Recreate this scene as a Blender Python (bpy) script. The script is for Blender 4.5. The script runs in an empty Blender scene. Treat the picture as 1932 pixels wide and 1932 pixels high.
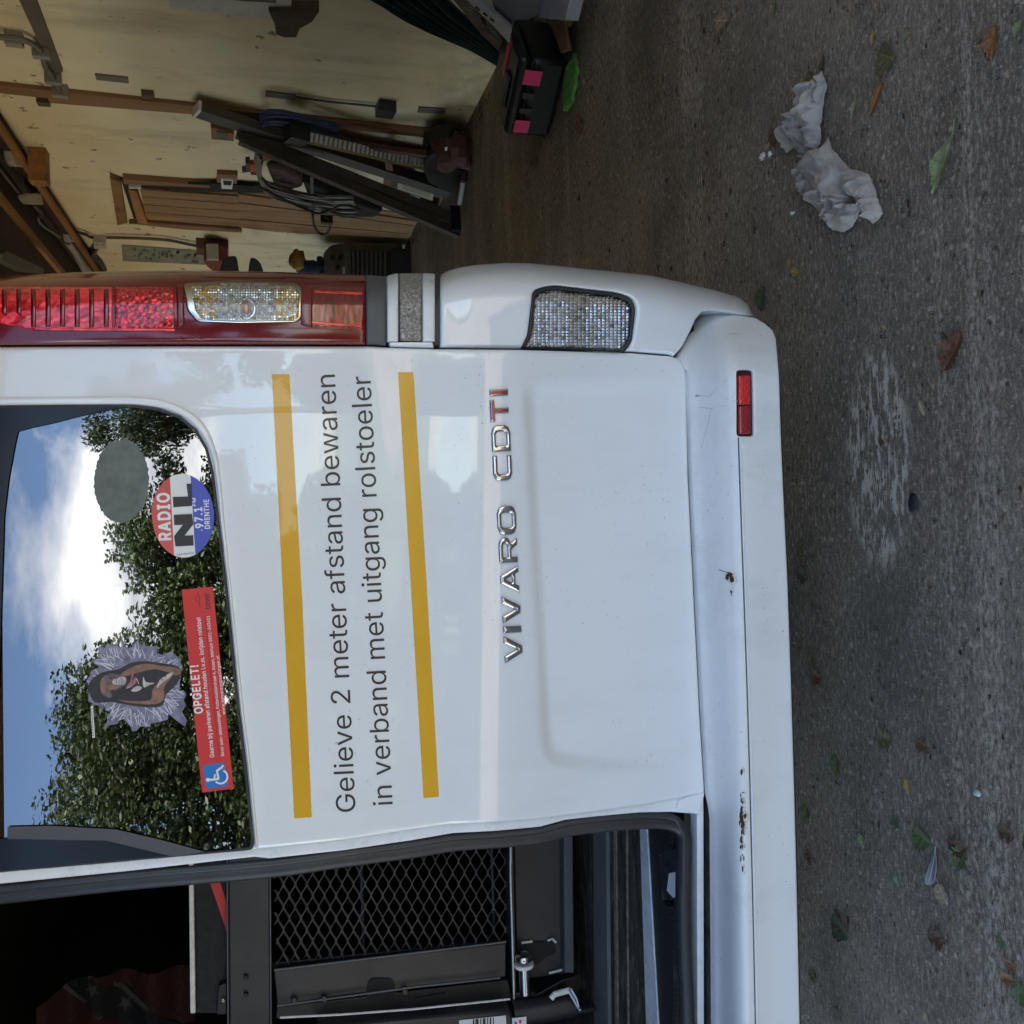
import bpy, math, random, json
import numpy as np
from mathutils import Vector, Matrix
from mathutils.geometry import delaunay_2d_cdt

# ------------------------------------------------------------------ camera
S = bpy.context.scene
COL = S.collection
CAM = np.array([0., 0., 1.2])
FPX, CEN = 1711.0, 966.0            # focal length and centre in units of a 1932 px wide print
_t, _r = math.radians(15.2), .03
_F = np.array([0, math.cos(_t), -math.sin(_t)])
_D = np.array([0, -math.sin(_t), -math.cos(_t)])
_R = np.array([1., 0, 0])
_U = math.cos(_r)*_R + math.sin(_r)*_D      # towards the top of the sideways picture
_V = -math.sin(_r)*_R + math.cos(_r)*_D     # towards the right of the sideways picture
cd = bpy.data.cameras.new('camera'); cam = bpy.data.objects.new('camera', cd); COL.objects.link(cam)
M = Matrix.Identity(4)
for i in range(3):
    M[i][0], M[i][1], M[i][2], M[i][3] = _V[i], _U[i], -_F[i], CAM[i]
cam.matrix_world = M
cd.sensor_width = 36; cd.lens = 36*FPX/1932; cd.clip_start = .02; cd.clip_end = 600
S.camera = cam
S.render.engine = 'CYCLES'
S.cycles.use_denoising = True
S.cycles.max_bounces = 10; S.cycles.diffuse_bounces = 6; S.cycles.glossy_bounces = 5
S.cycles.transparent_max_bounces = 16
S.cycles.caustics_reflective = False; S.cycles.caustics_refractive = False
S.cycles.sample_clamp_indirect = 6

# ------------------------------------------------------------------ sky, sun, exposure
SUN_EL, SUN_AZ = math.radians(52), math.radians(-38)     # high, from beyond the garage
w = bpy.data.worlds.new('World'); S.world = w; w.use_nodes = True
nt = w.node_tree; nt.nodes.clear()
def wn(t, **k):
    n = nt.nodes.new(t)
    for a, b in k.items(): setattr(n, a, b)
    return n
def wl(a, b): nt.links.new(a, b)
sky = wn('ShaderNodeTexSky', sky_type='NISHITA', sun_disc=False, sun_elevation=SUN_EL, sun_rotation=math.radians(-38)+math.pi*0, air_density=1.0, dust_density=.4, ozone_density=2.0)
tc = wn('ShaderNodeTexCoord'); sx = wn('ShaderNodeSeparateXYZ'); wl(tc.outputs['Generated'], sx.inputs[0])
zc = wn('ShaderNodeMath', operation='ADD'); wl(sx.outputs['Z'], zc.inputs[0]); zc.inputs[1].default_value = .22
zm = wn('ShaderNodeMath', operation='MAXIMUM'); wl(zc.outputs[0], zm.inputs[0]); zm.inputs[1].default_value = .08
dx = wn('ShaderNodeMath', operation='DIVIDE'); wl(sx.outputs['X'], dx.inputs[0]); wl(zm.outputs[0], dx.inputs[1])
dy = wn('ShaderNodeMath', operation='DIVIDE'); wl(sx.outputs['Y'], dy.inputs[0]); wl(zm.outputs[0], dy.inputs[1])
cb = wn('ShaderNodeCombineXYZ'); wl(dx.outputs[0], cb.inputs[0]); wl(dy.outputs[0], cb.inputs[1]); cb.inputs[2].default_value = 3.3
n1 = wn('ShaderNodeTexNoise'); n1.inputs['Scale'].default_value = 1.25; n1.inputs['Detail'].default_value = 9; n1.inputs['Roughness'].default_value = .56; wl(cb.outputs[0], n1.inputs['Vector'])
# one large cumulus low over the trees across the yard, the rest scattered
dv = wn('ShaderNodeVectorMath', operation='DISTANCE'); wl(tc.outputs['Generated'], dv.inputs[0]); dv.inputs[1].default_value = (-.03, -.93, .33)
dm = wn('ShaderNodeMapRange'); wl(dv.outputs['Value'], dm.inputs['Value']); dm.inputs['From Min'].default_value = .04; dm.inputs['From Max'].default_value = .27; dm.inputs['To Min'].default_value = .22; dm.inputs['To Max'].default_value = 0
ad = wn('ShaderNodeMath', operation='ADD'); wl(n1.outputs['Fac'], ad.inputs[0]); wl(dm.outputs[0], ad.inputs[1])
cr = wn('ShaderNodeValToRGB'); cr.color_ramp.elements[0].position = .56; cr.color_ramp.elements[1].position = .68
wl(ad.outputs[0], cr.inputs['Fac'])
n2 = wn('ShaderNodeTexNoise'); n2.inputs['Scale'].default_value = 3.4; n2.inputs['Detail'].default_value = 5; wl(cb.outputs[0], n2.inputs['Vector'])
c2 = wn('ShaderNodeValToRGB'); c2.color_ramp.elements[0].position = .36; c2.color_ramp.elements[1].position = .66
c2.color_ramp.elements[0].color = (3.0, 3.2, 3.7, 1); c2.color_ramp.elements[1].color = (8.2, 8.1, 7.9, 1)
wl(n2.outputs['Fac'], c2.inputs['Fac'])
mx = wn('ShaderNodeMix', data_type='RGBA'); wl(cr.outputs['Color'], mx.inputs[0]); wl(sky.outputs[0], mx.inputs[6]); wl(c2.outputs['Color'], mx.inputs[7])
bg = wn('ShaderNodeBackground'); bg.inputs['Strength'].default_value = .10; wl(mx.outputs[2], bg.inputs['Color'])
wo = wn('ShaderNodeOutputWorld'); wl(bg.outputs[0], wo.inputs['Surface'])

sd = bpy.data.lights.new('sun', 'SUN'); sd.energy = 5.0; sd.angle = math.radians(.5); sd.color = (1, .94, .84)
so = bpy.data.objects.new('sun', sd); COL.objects.link(so)
_az = math.radians(52)             # sun stands beyond the garage, to the right: direction in the ground plane
_sv = Vector((math.cos(_az)*math.cos(SUN_EL), math.sin(_az)*math.cos(SUN_EL), math.sin(SUN_EL)))
so.rotation_euler = _sv.to_track_quat('Z', 'Y').to_euler(); so.location = _sv*40
sky.sun_rotation = math.pi/2 - _az
S.view_settings.view_transform = 'Standard'; S.view_settings.look = 'None'
S.view_settings.exposure = 2.45; S.view_settings.gamma = 1; S.view_settings.use_curve_mapping = False

# ------------------------------------------------------------------ materials
MATS = {}
class NB:
    def __init__(s, name):
        s.m = bpy.data.materials.new(name); s.m.use_nodes = True; s.t = s.m.node_tree; s.t.nodes.clear()
        s.out = s.n('ShaderNodeOutputMaterial'); s.tc = s.n('ShaderNodeTexCoord')
    def n(s, t, **k):
        x = s.t.nodes.new(t)
        for a, b in k.items(): setattr(x, a, b)
        return x
    def l(s, a, b): s.t.links.new(a, b)
    def noise(s, scale, detail=4, rough=.55, stretch=None, coord='Object', loc=None, dist=0):
        x = s.n('ShaderNodeTexNoise'); x.inputs['Scale'].default_value = scale; x.inputs['Detail'].default_value = detail; x.inputs['Roughness'].default_value = rough
        x.inputs['Distortion'].default_value = dist
        mp = s.n('ShaderNodeMapping'); s.l(s.tc.outputs[coord], mp.inputs[0])
        if stretch: mp.inputs['Scale'].default_value = stretch
        if loc: mp.inputs['Location'].default_value = loc
        s.l(mp.outputs[0], x.inputs['Vector']); return x.outputs['Fac']
    def ramp(s, fac, stops):
        x = s.n('ShaderNodeValToRGB'); e = x.color_ramp.elements
        while len(e) < len(stops): e.new(.5)
        for i, (p, c) in enumerate(stops):
            e[i].position = p
            e[i].color = (*c, 1) if not isinstance(c, (int, float)) else (c, c, c, 1)
        s.l(fac, x.inputs['Fac']); return x.outputs['Color']
    def mix(s, fac, a, b, mode='MIX'):
        x = s.n('ShaderNodeMix', data_type='RGBA', blend_type=mode)
        for i, v in ((0, fac), (6, a), (7, b)):
            if isinstance(v, (int, float)): x.inputs[i].default_value = v
            elif isinstance(v, tuple): x.inputs[i].default_value = (*v, 1)
            else: s.l(v, x.inputs[i])
        return x.outputs[2]
    def math(s, op, a, b=0.):
        x = s.n('ShaderNodeMath', operation=op)
        for i, v in ((0, a), (1, b)):
            if isinstance(v, (int, float)): x.inputs[i].default_value = v
            else: s.l(v, x.inputs[i])
        return x.outputs[0]
    def bsdf(s, col, rough=.5, metal=0, coat=0, coat_r=.03, bump=None, bstr=.3, bdist=.002, ior=1.5, spec=None):
        p = s.n('ShaderNodeBsdfPrincipled')
        def put(k, v):
            if isinstance(v, (int, float)): p.inputs[k].default_value = v
            elif isinstance(v, tuple): p.inputs[k].default_value = (*v, 1)
            else: s.l(v, p.inputs[k])
        put('Base Color', col); put('Roughness', rough); put('Metallic', metal); put('Coat Weight', coat); put('Coat Roughness', coat_r); put('IOR', ior)
        if spec is not None: put('Specular IOR Level', spec)
        if bump is not None:
            b = s.n('ShaderNodeBump'); b.inputs['Strength'].default_value = bstr; b.inputs['Distance'].default_value = bdist
            s.l(bump, b.inputs['Height']); s.l(b.outputs[0], p.inputs['Normal'])
        s.l(p.outputs[0], s.out.inputs['Surface']); return p
def mat(name, col, rough=.5, metal=0, coat=0, var=.15, vs=6, bump=0, bs=60, stretch=None, dirt=0, coat_r=.03, ior=1.5, dirtcol=(.05, .04, .03), bdist=.002):
    if name in MATS: return MATS[name]
    b = NB(name)
    f = b.noise(vs, 5, .6, stretch)
    lo = tuple(c*(1-var) for c in col); hi = tuple(min(1, c*(1+var)) for c in col)
    c = b.ramp(f, [(.3, lo), (.7, hi)])
    if dirt:
        d = b.ramp(b.noise(vs*3.1, 8, .75, None, loc=(3, 7, 1)), [(.52, 0.), (.72, 1.)])
        c = b.mix(b.math('MULTIPLY', d, dirt), c, dirtcol)
    b.bsdf(c, rough, metal, coat, coat_r, b.noise(bs, 5, .6, stretch) if bump else None, bump, bdist, ior)
    MATS[name] = b.m; return b.m

def paint(name, col, dirt=.25, rough=.35, coat=1.0):
    b = NB(name)
    f = b.noise(2.2, 4)
    c = b.ramp(f, [(.3, tuple(x*.965 for x in col)), (.7, col)])
    sp = b.ramp(b.noise(170, 3, .6), [(.67, 0.), (.72, 1.)])            # fine specks of road dirt
    band = b.ramp(b.noise(4.5, 6, .65, loc=(1, 2, 3)), [(.45, 0.), (.75, 1.)])
    k = b.math('MULTIPLY', sp, b.math('MULTIPLY', band, dirt*2.2))
    c = b.mix(k, c, (.16, .13, .10))
    film = b.ramp(b.noise(9, 8, .7, (1, 1, .35), loc=(5, 1, 2)), [(.5, 0.), (.8, 1.)])
    c = b.mix(b.math('MULTIPLY', film, dirt*.28), c, (.30, .26, .21))
    cr_ = b.ramp(film, [(0, .02), (1, .09)])
    p = b.bsdf(c, rough, 0, coat, cr_, b.noise(9, 3), .075, .01)
    p.inputs['Coat IOR'].default_value = 1.65
    MATS[name] = b.m; return b.m
PAINT = paint('white_paint', (.80, .815, .83), .42)
PAINT_B = paint('white_paint_bumper', (.82, .815, .80), .95, .5, .35)
PAINT_EDGE = mat('white_paint_edge', (.74, .755, .765), .4, 0, .5, .06, 8, dirt=.3, dirtcol=(.14, .12, .10))
RUBBER = mat('black_rubber', (.022, .022, .025), .45, 0, 0, .3, 20, .2, 120)
PLASTIC = mat('dark_plastic', (.03, .032, .036), .42, 0, 0, .2, 10, .15, 200)
GREYPL = mat('grey_plastic', (.085, .09, .095), .5, 0, 0, .12, 10, .1, 220)
STEEL = mat('black_steel', (.040, .041, .047), .36, .25, .0, .3, 7, .18, 40)
STEELD = mat('dark_steel', (.016, .016, .019), .4, .2, .0, .4, 9, .25, 50)
WORN = mat('worn_edge', (.84, .82, .78), .6, 0, 0, .15, 60, .5, 160, dirt=.3)
ALU = mat('aluminium_strip', (.72, .73, .74), .42, .0, 0, .15, 30, .1, 80, dirt=.35)
CHROME = mat('chrome', (.56, .56, .57), .11, 1, 0, .03, 10)
SATIN = mat('satin_metal', (.62, .58, .54), .22, 1, 0, .15, 30)
YELLOW = mat('yellow_vinyl', (.72, .38, .012), .3, 0, .6, .05, 6)
INK = mat('dark_vinyl', (.026, .022, .030), .35, 0, .3, .1, 20)
WHITE = mat('white_print', (.78, .78, .77), .5, 0, 0, .04, 20)
RED = mat('red_print', (.62, .03, .028), .4, 0, .3, .06, 20)
RED2 = mat('faded_red_print', (.60, .10, .085), .5, 0, 0, .1, 14)
BLUE = mat('blue_print', (.08, .105, .50), .5, 0, 0, .1, 14)
BLUE2 = mat('sky_blue_print', (.02, .18, .52), .4, 0, .3, .05, 20)
BLACK = mat('black_print', (.035, .032, .03), .5, 0, 0, .1, 20)
REDBADGE = mat('red_badge', (.22, .012, .02), .25, .2, .8, .1, 20)
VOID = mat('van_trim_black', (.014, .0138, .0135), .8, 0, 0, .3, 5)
CARPET = mat('dark_carpet', (.03, .03, .033), .95, 0, 0, .3, 60, .8, 300)

def glassmat(name, tint, ior=1.5, rough=0.0):
    b = NB(name)
    fr = b.n('ShaderNodeFresnel'); fr.inputs['IOR'].default_value = ior
    gl = b.n('ShaderNodeBsdfGlossy'); gl.inputs['Roughness'].default_value = rough
    gl.inputs['Color'].default_value = (1, 1, 1, 1)
    tr = b.n('ShaderNodeBsdfTransparent'); tr.inputs['Color'].default_value = (*tint, 1)
    m = b.n('ShaderNodeMixShader'); b.l(fr.outputs[0], m.inputs[0]); b.l(tr.outputs[0], m.inputs[1]); b.l(gl.outputs[0], m.inputs[2])
    b.l(m.outputs[0], b.out.inputs['Surface']); MATS[name] = b.m; return b.m
GLASS = glassmat('tinted_glass', (.35, .38, .37), 3.1)
GLASS2 = glassmat('inner_glass', (.70, .78, .74), 2.8)
CLEAR = glassmat('clear_lens', (.96, .96, .96), 1.45)

# ------------------------------------------------------------------ pixels to places
def rays(px, py):
    px = np.asarray(px, float); py = np.asarray(py, float)
    return _F + ((CEN-py)/FPX)[..., None]*_U + ((px-CEN)/FPX)[..., None]*_V
def on(axis, val):
    def f(px, py, off=0.):
        d = rays(px, py); t = (val-off-CAM[axis])/d[..., axis]
        return CAM + t[..., None]*d
    return f
WALL_X = 2.27
wallp = on(0, WALL_X)
def floorp(px, py, h=0.):
    d = rays(px, py); t = (h-CAM[2])/d[..., 2]
    return CAM + t[..., None]*d
def yplane(y): return on(1, y)
def depth(yfun):
    """point on the view ray where y == yfun(px, py, x, z)"""
    def f(px, py, off=0.):
        d = rays(px, py); y = np.full(np.shape(d)[:-1], 1.4)
        for _ in range(14):
            t = y/d[..., 1]; P = CAM + t[..., None]*d
            y = .3*y + .7*(yfun(np.asarray(px, float), np.asarray(py, float), P[..., 0], P[..., 2]) - off)
        t = y/d[..., 1]
        return CAM + t[..., None]*d
    return f
def sstep(a, b, x):
    t = np.clip((x-a)/(b-a), 0, 1); return t*t*(3-2*t)
def interp(pts):
    xs = [p[0] for p in pts]; ys = [p[1] for p in pts]
    return lambda v: np.interp(v, xs, ys)

# ------------------------------------------------------------------ mesh helpers
def tag(o, label=None, cat=None, group=None, kind=None):
    if label: o['label'] = label
    if cat: o['category'] = cat
    if group: o['group'] = group
    if kind: o['kind'] = kind
    return o
def empty(name, loc=(0, 0, 0), label=None, cat=None, group=None, parent=None):
    o = bpy.data.objects.new(name, None); COL.objects.link(o); o.location = loc; o.empty_display_size = .05
    if parent: attach(o, parent)
    return tag(o, label, cat, group)
def attach(o, parent):
    o.parent = parent
    p = Matrix.Identity(4)
    q = parent; chain = []
    while q: chain.append(q); q = q.parent
    for q in reversed(chain): p = p @ q.matrix_parent_inverse @ Matrix.LocRotScale(q.location, q.rotation_euler, q.scale)
    o.matrix_parent_inverse = p.inverted()
def meshobj(name, verts, faces, mats, parent=None, smooth=40, fm=None):
    me = bpy.data.meshes.new(name); me.from_pydata([tuple(map(float, v)) for v in verts], [], [tuple(map(int, f)) for f in faces])
    for m in (mats if isinstance(mats, (list, tuple)) else [mats]): me.materials.append(m)
    if fm is not None: me.polygons.foreach_set('material_index', list(map(int, fm)))
    me.validate()
    if smooth:
        me.polygons.foreach_set('use_smooth', [True]*len(me.polygons))
        me.set_sharp_from_angle(angle=math.radians(smooth))
    me.update()
    o = bpy.data.objects.new(name, me); COL.objects.link(o)
    if parent: attach(o, parent)
    return o
def densify(P, step, closed=True):
    P = [np.array(p, float) for p in P]; out = []
    n = len(P)
    for i in range(n if closed else n-1):
        a, b = P[i], P[(i+1) % n]; k = max(1, int(np.ceil(np.linalg.norm(b-a)/step)))
        for j in range(k): out.append(a+(b-a)*j/k)
    if not closed: out.append(P[-1])
    return np.array(out)
def smoothpoly(P, n=6, closed=True):
    """Catmull-Rom through the points"""
    P = [np.array(p, float) for p in P]; N = len(P); out = []
    for i in range(N if closed else N-1):
        if closed: p0, p1, p2, p3 = P[i-1], P[i], P[(i+1) % N], P[(i+2) % N]
        else: p0, p1, p2, p3 = P[max(i-1, 0)], P[i], P[i+1], P[min(i+2, N-1)]
        for j in range(n):
            t = j/n
            out.append(.5*((2*p1)+(-p0+p2)*t+(2*p0-5*p1+4*p2-p3)*t*t+(-p0+3*p1-3*p2+p3)*t**3))
    if not closed: out.append(P[-1])
    return np.array(out)
def rounded(P, r, n=5):
    """polygon with rounded corners; r a number or one per corner"""
    P = [np.array(p, float) for p in P]; N = len(P); out = []
    for i in range(N):
        a, b, c = P[i-1], P[i], P[(i+1) % N]; rr = r[i] if isinstance(r, (list, tuple)) else r
        if rr <= 0: out.append(b); continue
        u = (a-b)/np.linalg.norm(a-b); v = (c-b)/np.linalg.norm(c-b)
        rr = min(rr, .49*np.linalg.norm(a-b), .49*np.linalg.norm(c-b))
        for j in range(n+1):
            t = j/n; p = b+u*rr; q = b+v*rr
            out.append((1-t)**2*p+2*t*(1-t)*b+t*t*q)
    return np.array(out)
def inside(contours, pts, nz=False):
    if nz:                                   # non-zero winding, for glyphs drawn with overlapping strokes
        w_ = np.zeros(len(pts), int)
        for C in contours:
            x, y = pts[:, 0][:, None], pts[:, 1][:, None]; D = np.roll(C, -1, 0)
            x0, y0, x1, y1 = C[:, 0][None], C[:, 1][None], D[:, 0][None], D[:, 1][None]
            lf = (x1-x0)*(y-y0)-(x-x0)*(y1-y0)
            w_ += ((y0 <= y) & (y1 > y) & (lf > 0)).sum(1)-((y0 > y) & (y1 <= y) & (lf < 0)).sum(1)
        return w_ != 0
    c = np.zeros(len(pts), bool)
    for C in contours:
        x, y = pts[:, 0][:, None], pts[:, 1][:, None]
        x0, y0 = C[:, 0][None], C[:, 1][None]; D = np.roll(C, -1, 0); x1, y1 = D[:, 0][None], D[:, 1][None]
        dy_ = np.where(y1 == y0, 1e-12, y1-y0)
        k = ((y0 > y) != (y1 > y)) & (x < (x1-x0)*(y-y0)/dy_+x0)
        c ^= (k.sum(1) % 2).astype(bool)
    return c
def bdist(contours, pts):
    d = np.full(len(pts), 1e9)
    for C in contours:
        A = C; B = np.roll(C, -1, 0); AB = B-A; L = (AB**2).sum(1)+1e-12
        for s in range(0, len(pts), 4000):
            p = pts[s:s+4000]
            t = np.clip(((p[:, None]-A[None])*AB[None]).sum(2)/L[None], 0, 1)
            q = A[None]+t[..., None]*AB[None]
            d[s:s+4000] = np.minimum(d[s:s+4000], np.sqrt(((p[:, None]-q)**2).sum(2)).min(1))
    return d
def tri2d(contours, res, rings=(), grid=True, nz=False):
    contours = [densify(C, res) if res else np.array(C, float) for C in contours]
    pts = [c for c in contours]; edges = []; k = 0
    for C in contours:
        n = len(C); edges += [(k+i, k+(i+1) % n) for i in range(n)]; k += n
    nb = k
    extra = []
    for r in rings:
        for C in contours:
            T = np.roll(C, -1, 0)-np.roll(C, 1, 0); T /= (np.linalg.norm(T, axis=1)[:, None]+1e-12)
            for s in (1, -1): extra.append(C+s*r*np.stack([-T[:, 1], T[:, 0]], 1))
    if extra:
        E_ = np.concatenate(extra); E_ = E_[inside(contours, E_)]
        if len(E_): E_ = E_[bdist(contours, E_) > min(rings)*.9]
    else: E_ = np.zeros((0, 2))
    if grid and res:
        al = np.concatenate(contours); lo, hi = al.min(0), al.max(0)
        gx = np.arange(lo[0], hi[0], res); gy = np.arange(lo[1], hi[1], res*.866)
        X, Y = np.meshgrid(gx, gy); X = X+(np.arange(len(gy)) % 2)[:, None]*res*.5
        G = np.stack([X.ravel(), Y.ravel()], 1); G = G[inside(contours, G)]
        if len(G): G = G[bdist(contours, G) > max([res*.5]+[r*1.15 for r in rings])]
    else: G = np.zeros((0, 2))
    allp = np.concatenate(contours+[E_, G])
    r = delaunay_2d_cdt([Vector(p) for p in allp], edges, [], 0, 1e-7)
    V_ = np.array([v[:] for v in r[0]]); F_ = np.array([f for f in r[2] if len(f) == 3])
    cen = V_[F_].mean(1); F_ = F_[inside(contours, cen, nz)]
    return V_, F_, contours
def sheet(name, contours, fn, res, mats, parent=None, r=0, rim=0, rdir=(0, 1, 0), smooth=40, upx=.00085, back=False, disp=None, facing=None, an=False):
    """filled outline in a 2-D domain, mapped by fn to the real surface, edges rounded over r metres and turned back by rim"""
    if not isinstance(contours[0][0], (list, tuple, np.ndarray)): contours = [contours]
    rr = r/upx
    P, F_, C = tri2d(contours, res, (rr*.12, rr*.4, rr) if r else ())
    X = fn(P[:, 0], P[:, 1]); rd = np.array(rdir, float)
    if disp is not None: X = X+disp(P[:, 0], P[:, 1])[:, None]*rd
    if r:
        d = np.minimum(bdist(C, P), rr); e = r-np.sqrt(np.maximum(0, r*r-(r-d*upx)**2))
        X = X+e[:, None]*rd
    n = np.cross(X[F_[:, 1]]-X[F_[:, 0]], X[F_[:, 2]]-X[F_[:, 0]])
    fc = -rd if facing is None else np.array(facing, float)
    if (n @ fc).sum() < 0: F_ = F_[:, ::-1]
    V_ = list(X); faces = [tuple(f) for f in F_]
    if rim:
        from collections import Counter
        ed = Counter()
        for f in faces:
            for i in range(3): ed[(f[i], f[(i+1) % 3])] += 1
        bed = [e for e in ed if (e[1], e[0]) not in ed]
        idx = {}
        for a, b in bed:
            for v in (a, b):
                if v not in idx: idx[v] = len(V_); V_.append(X[v]+rd*rim)
        nf = len(faces)
        for a, b in bed: faces.append((b, a, idx[a], idx[b]))
        if back:
            m = len(V_); V_ += list(X+rd*rim); faces += [tuple(v+m for v in f[::-1]) for f in faces[:nf]]
    o = meshobj(name, V_, faces, mats, parent, 0 if an else smooth)
    if an and len(o.data.vertices) == len(P):              # exact normals, so that mirrored things stay clean
        g = np.cross(fn(P[:, 0]+.5, P[:, 1])-fn(P[:, 0]-.5, P[:, 1]), fn(P[:, 0], P[:, 1]+.5)-fn(P[:, 0], P[:, 1]-.5))
        g /= np.linalg.norm(g, axis=1)[:, None]
        if (g @ fc).sum() < 0: g = -g
        o.data.polygons.foreach_set('use_smooth', [True]*len(o.data.polygons)); o.data.normals_split_custom_set_from_vertices([tuple(map(float, v)) for v in g])
    return o
def tube(name, pts, rad, m, parent=None, n=8, closed=False, sm=0, flat=1.):
    P = np.array([list(p) for p in pts], float)
    if sm: P = smoothpoly(P, sm, closed)
    N = len(P); V_ = []; F_ = []
    up = np.array([0.123, .33, .93])
    rads = rad if hasattr(rad, '__len__') else [rad]*N
    if hasattr(rad, '__len__') and len(rads) != N: rads = np.interp(np.linspace(0, 1, N), np.linspace(0, 1, len(rads)), rads)
    pa = None
    for i in range(N):
        t = P[(i+1) % N]-P[i-1] if closed else P[min(i+1, N-1)]-P[max(i-1, 0)]
        t = t/(np.linalg.norm(t)+1e-12)
        a = np.cross(t, up) if pa is None else pa-t*(pa@t)
        a /= np.linalg.norm(a)+1e-12; pa = a; b = np.cross(t, a)
        for j in range(n):
            q = 2*math.pi*j/n; V_.append(P[i]+rads[i]*(math.cos(q)*a+flat*math.sin(q)*b))
    for i in range(N if closed else N-1):
        for j in range(n):
            k = (i+1) % N; F_.append((i*n+j, i*n+(j+1) % n, k*n+(j+1) % n, k*n+j))
    if not closed:
        F_.append(tuple(range(n))[::-1]); F_.append(tuple((N-1)*n+j for j in range(n)))
    return meshobj(name, V_, F_, m, parent, 50)
def prism(name, poly, vec, m, parent=None, bev=0, smooth=30):
    poly = [np.array(p, float) for p in poly]; v = np.array(vec, float); n = len(poly)
    nn = np.zeros(3)
    for i in range(1, n-1): nn += np.cross(poly[i]-poly[0], poly[i+1]-poly[0])
    if nn @ v > 0: poly = poly[::-1]
    V_ = poly+[p+v for p in poly]
    F_ = [tuple(range(n)), tuple(range(2*n-1, n-1, -1))]+[((i+1) % n, i, n+i, n+(i+1) % n) for i in range(n)]
    o = meshobj(name, V_, F_, m, parent, smooth if bev else 0)
    if bev:
        b = o.modifiers.new('b', 'BEVEL'); b.width = bev; b.segments = 2; b.limit_method = 'ANGLE'
    return o
def box(name, c, size, m, parent=None, bev=0, rot=0):
    c = np.array(c, float); s = np.array(size, float)/2
    R_ = np.array([[math.cos(rot), -math.sin(rot)], [math.sin(rot), math.cos(rot)]])
    P = []
    for a, b in ((-1, -1), (1, -1), (1, 1), (-1, 1)):
        q = R_ @ np.array([a*s[0], b*s[1]]); P.append((c[0]+q[0], c[1]+q[1], c[2]-s[2]))
    return prism(name, P, (0, 0, size[2]), m, parent, bev)
def bar(name, p0, p1, wv, hv, m, parent=None, bev=0):
    """straight bar between two points, wv and hv its cross-section vectors"""
    p0, p1, wv, hv = (np.array(v, float) for v in (p0, p1, wv, hv))
    return prism(name, [p0-wv/2-hv/2, p0+wv/2-hv/2, p0+wv/2+hv/2, p0-wv/2+hv/2], p1-p0, m, parent, bev)
def join(name, objs, parent=None):
    """several helper meshes into one part"""
    V_, F_, fm, ms = [], [], [], []
    for o in objs:
        me = o.data; k = len(V_)
        mw = o.matrix_parent_inverse if o.parent else Matrix.Identity(4)
        V_ += [tuple(v.co) for v in me.vertices]
        mi = []
        for m in me.materials:
            if m not in ms: ms.append(m)
            mi.append(ms.index(m))
        for p in me.polygons: F_.append(tuple(v+k for v in p.vertices)); fm.append(mi[p.material_index])
        bpy.data.objects.remove(o)
    return meshobj(name, V_, F_, ms, parent, 40, fm)
def ellipse(cx, cy, rx, ry, n=40, rot=0):
    t = np.linspace(0, 2*math.pi, n, endpoint=False); c, s = math.cos(rot), math.sin(rot)
    x, y = rx*np.cos(t), ry*np.sin(t)
    return np.stack([cx+c*x-s*y, cy+s*x+c*y], 1)

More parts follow.
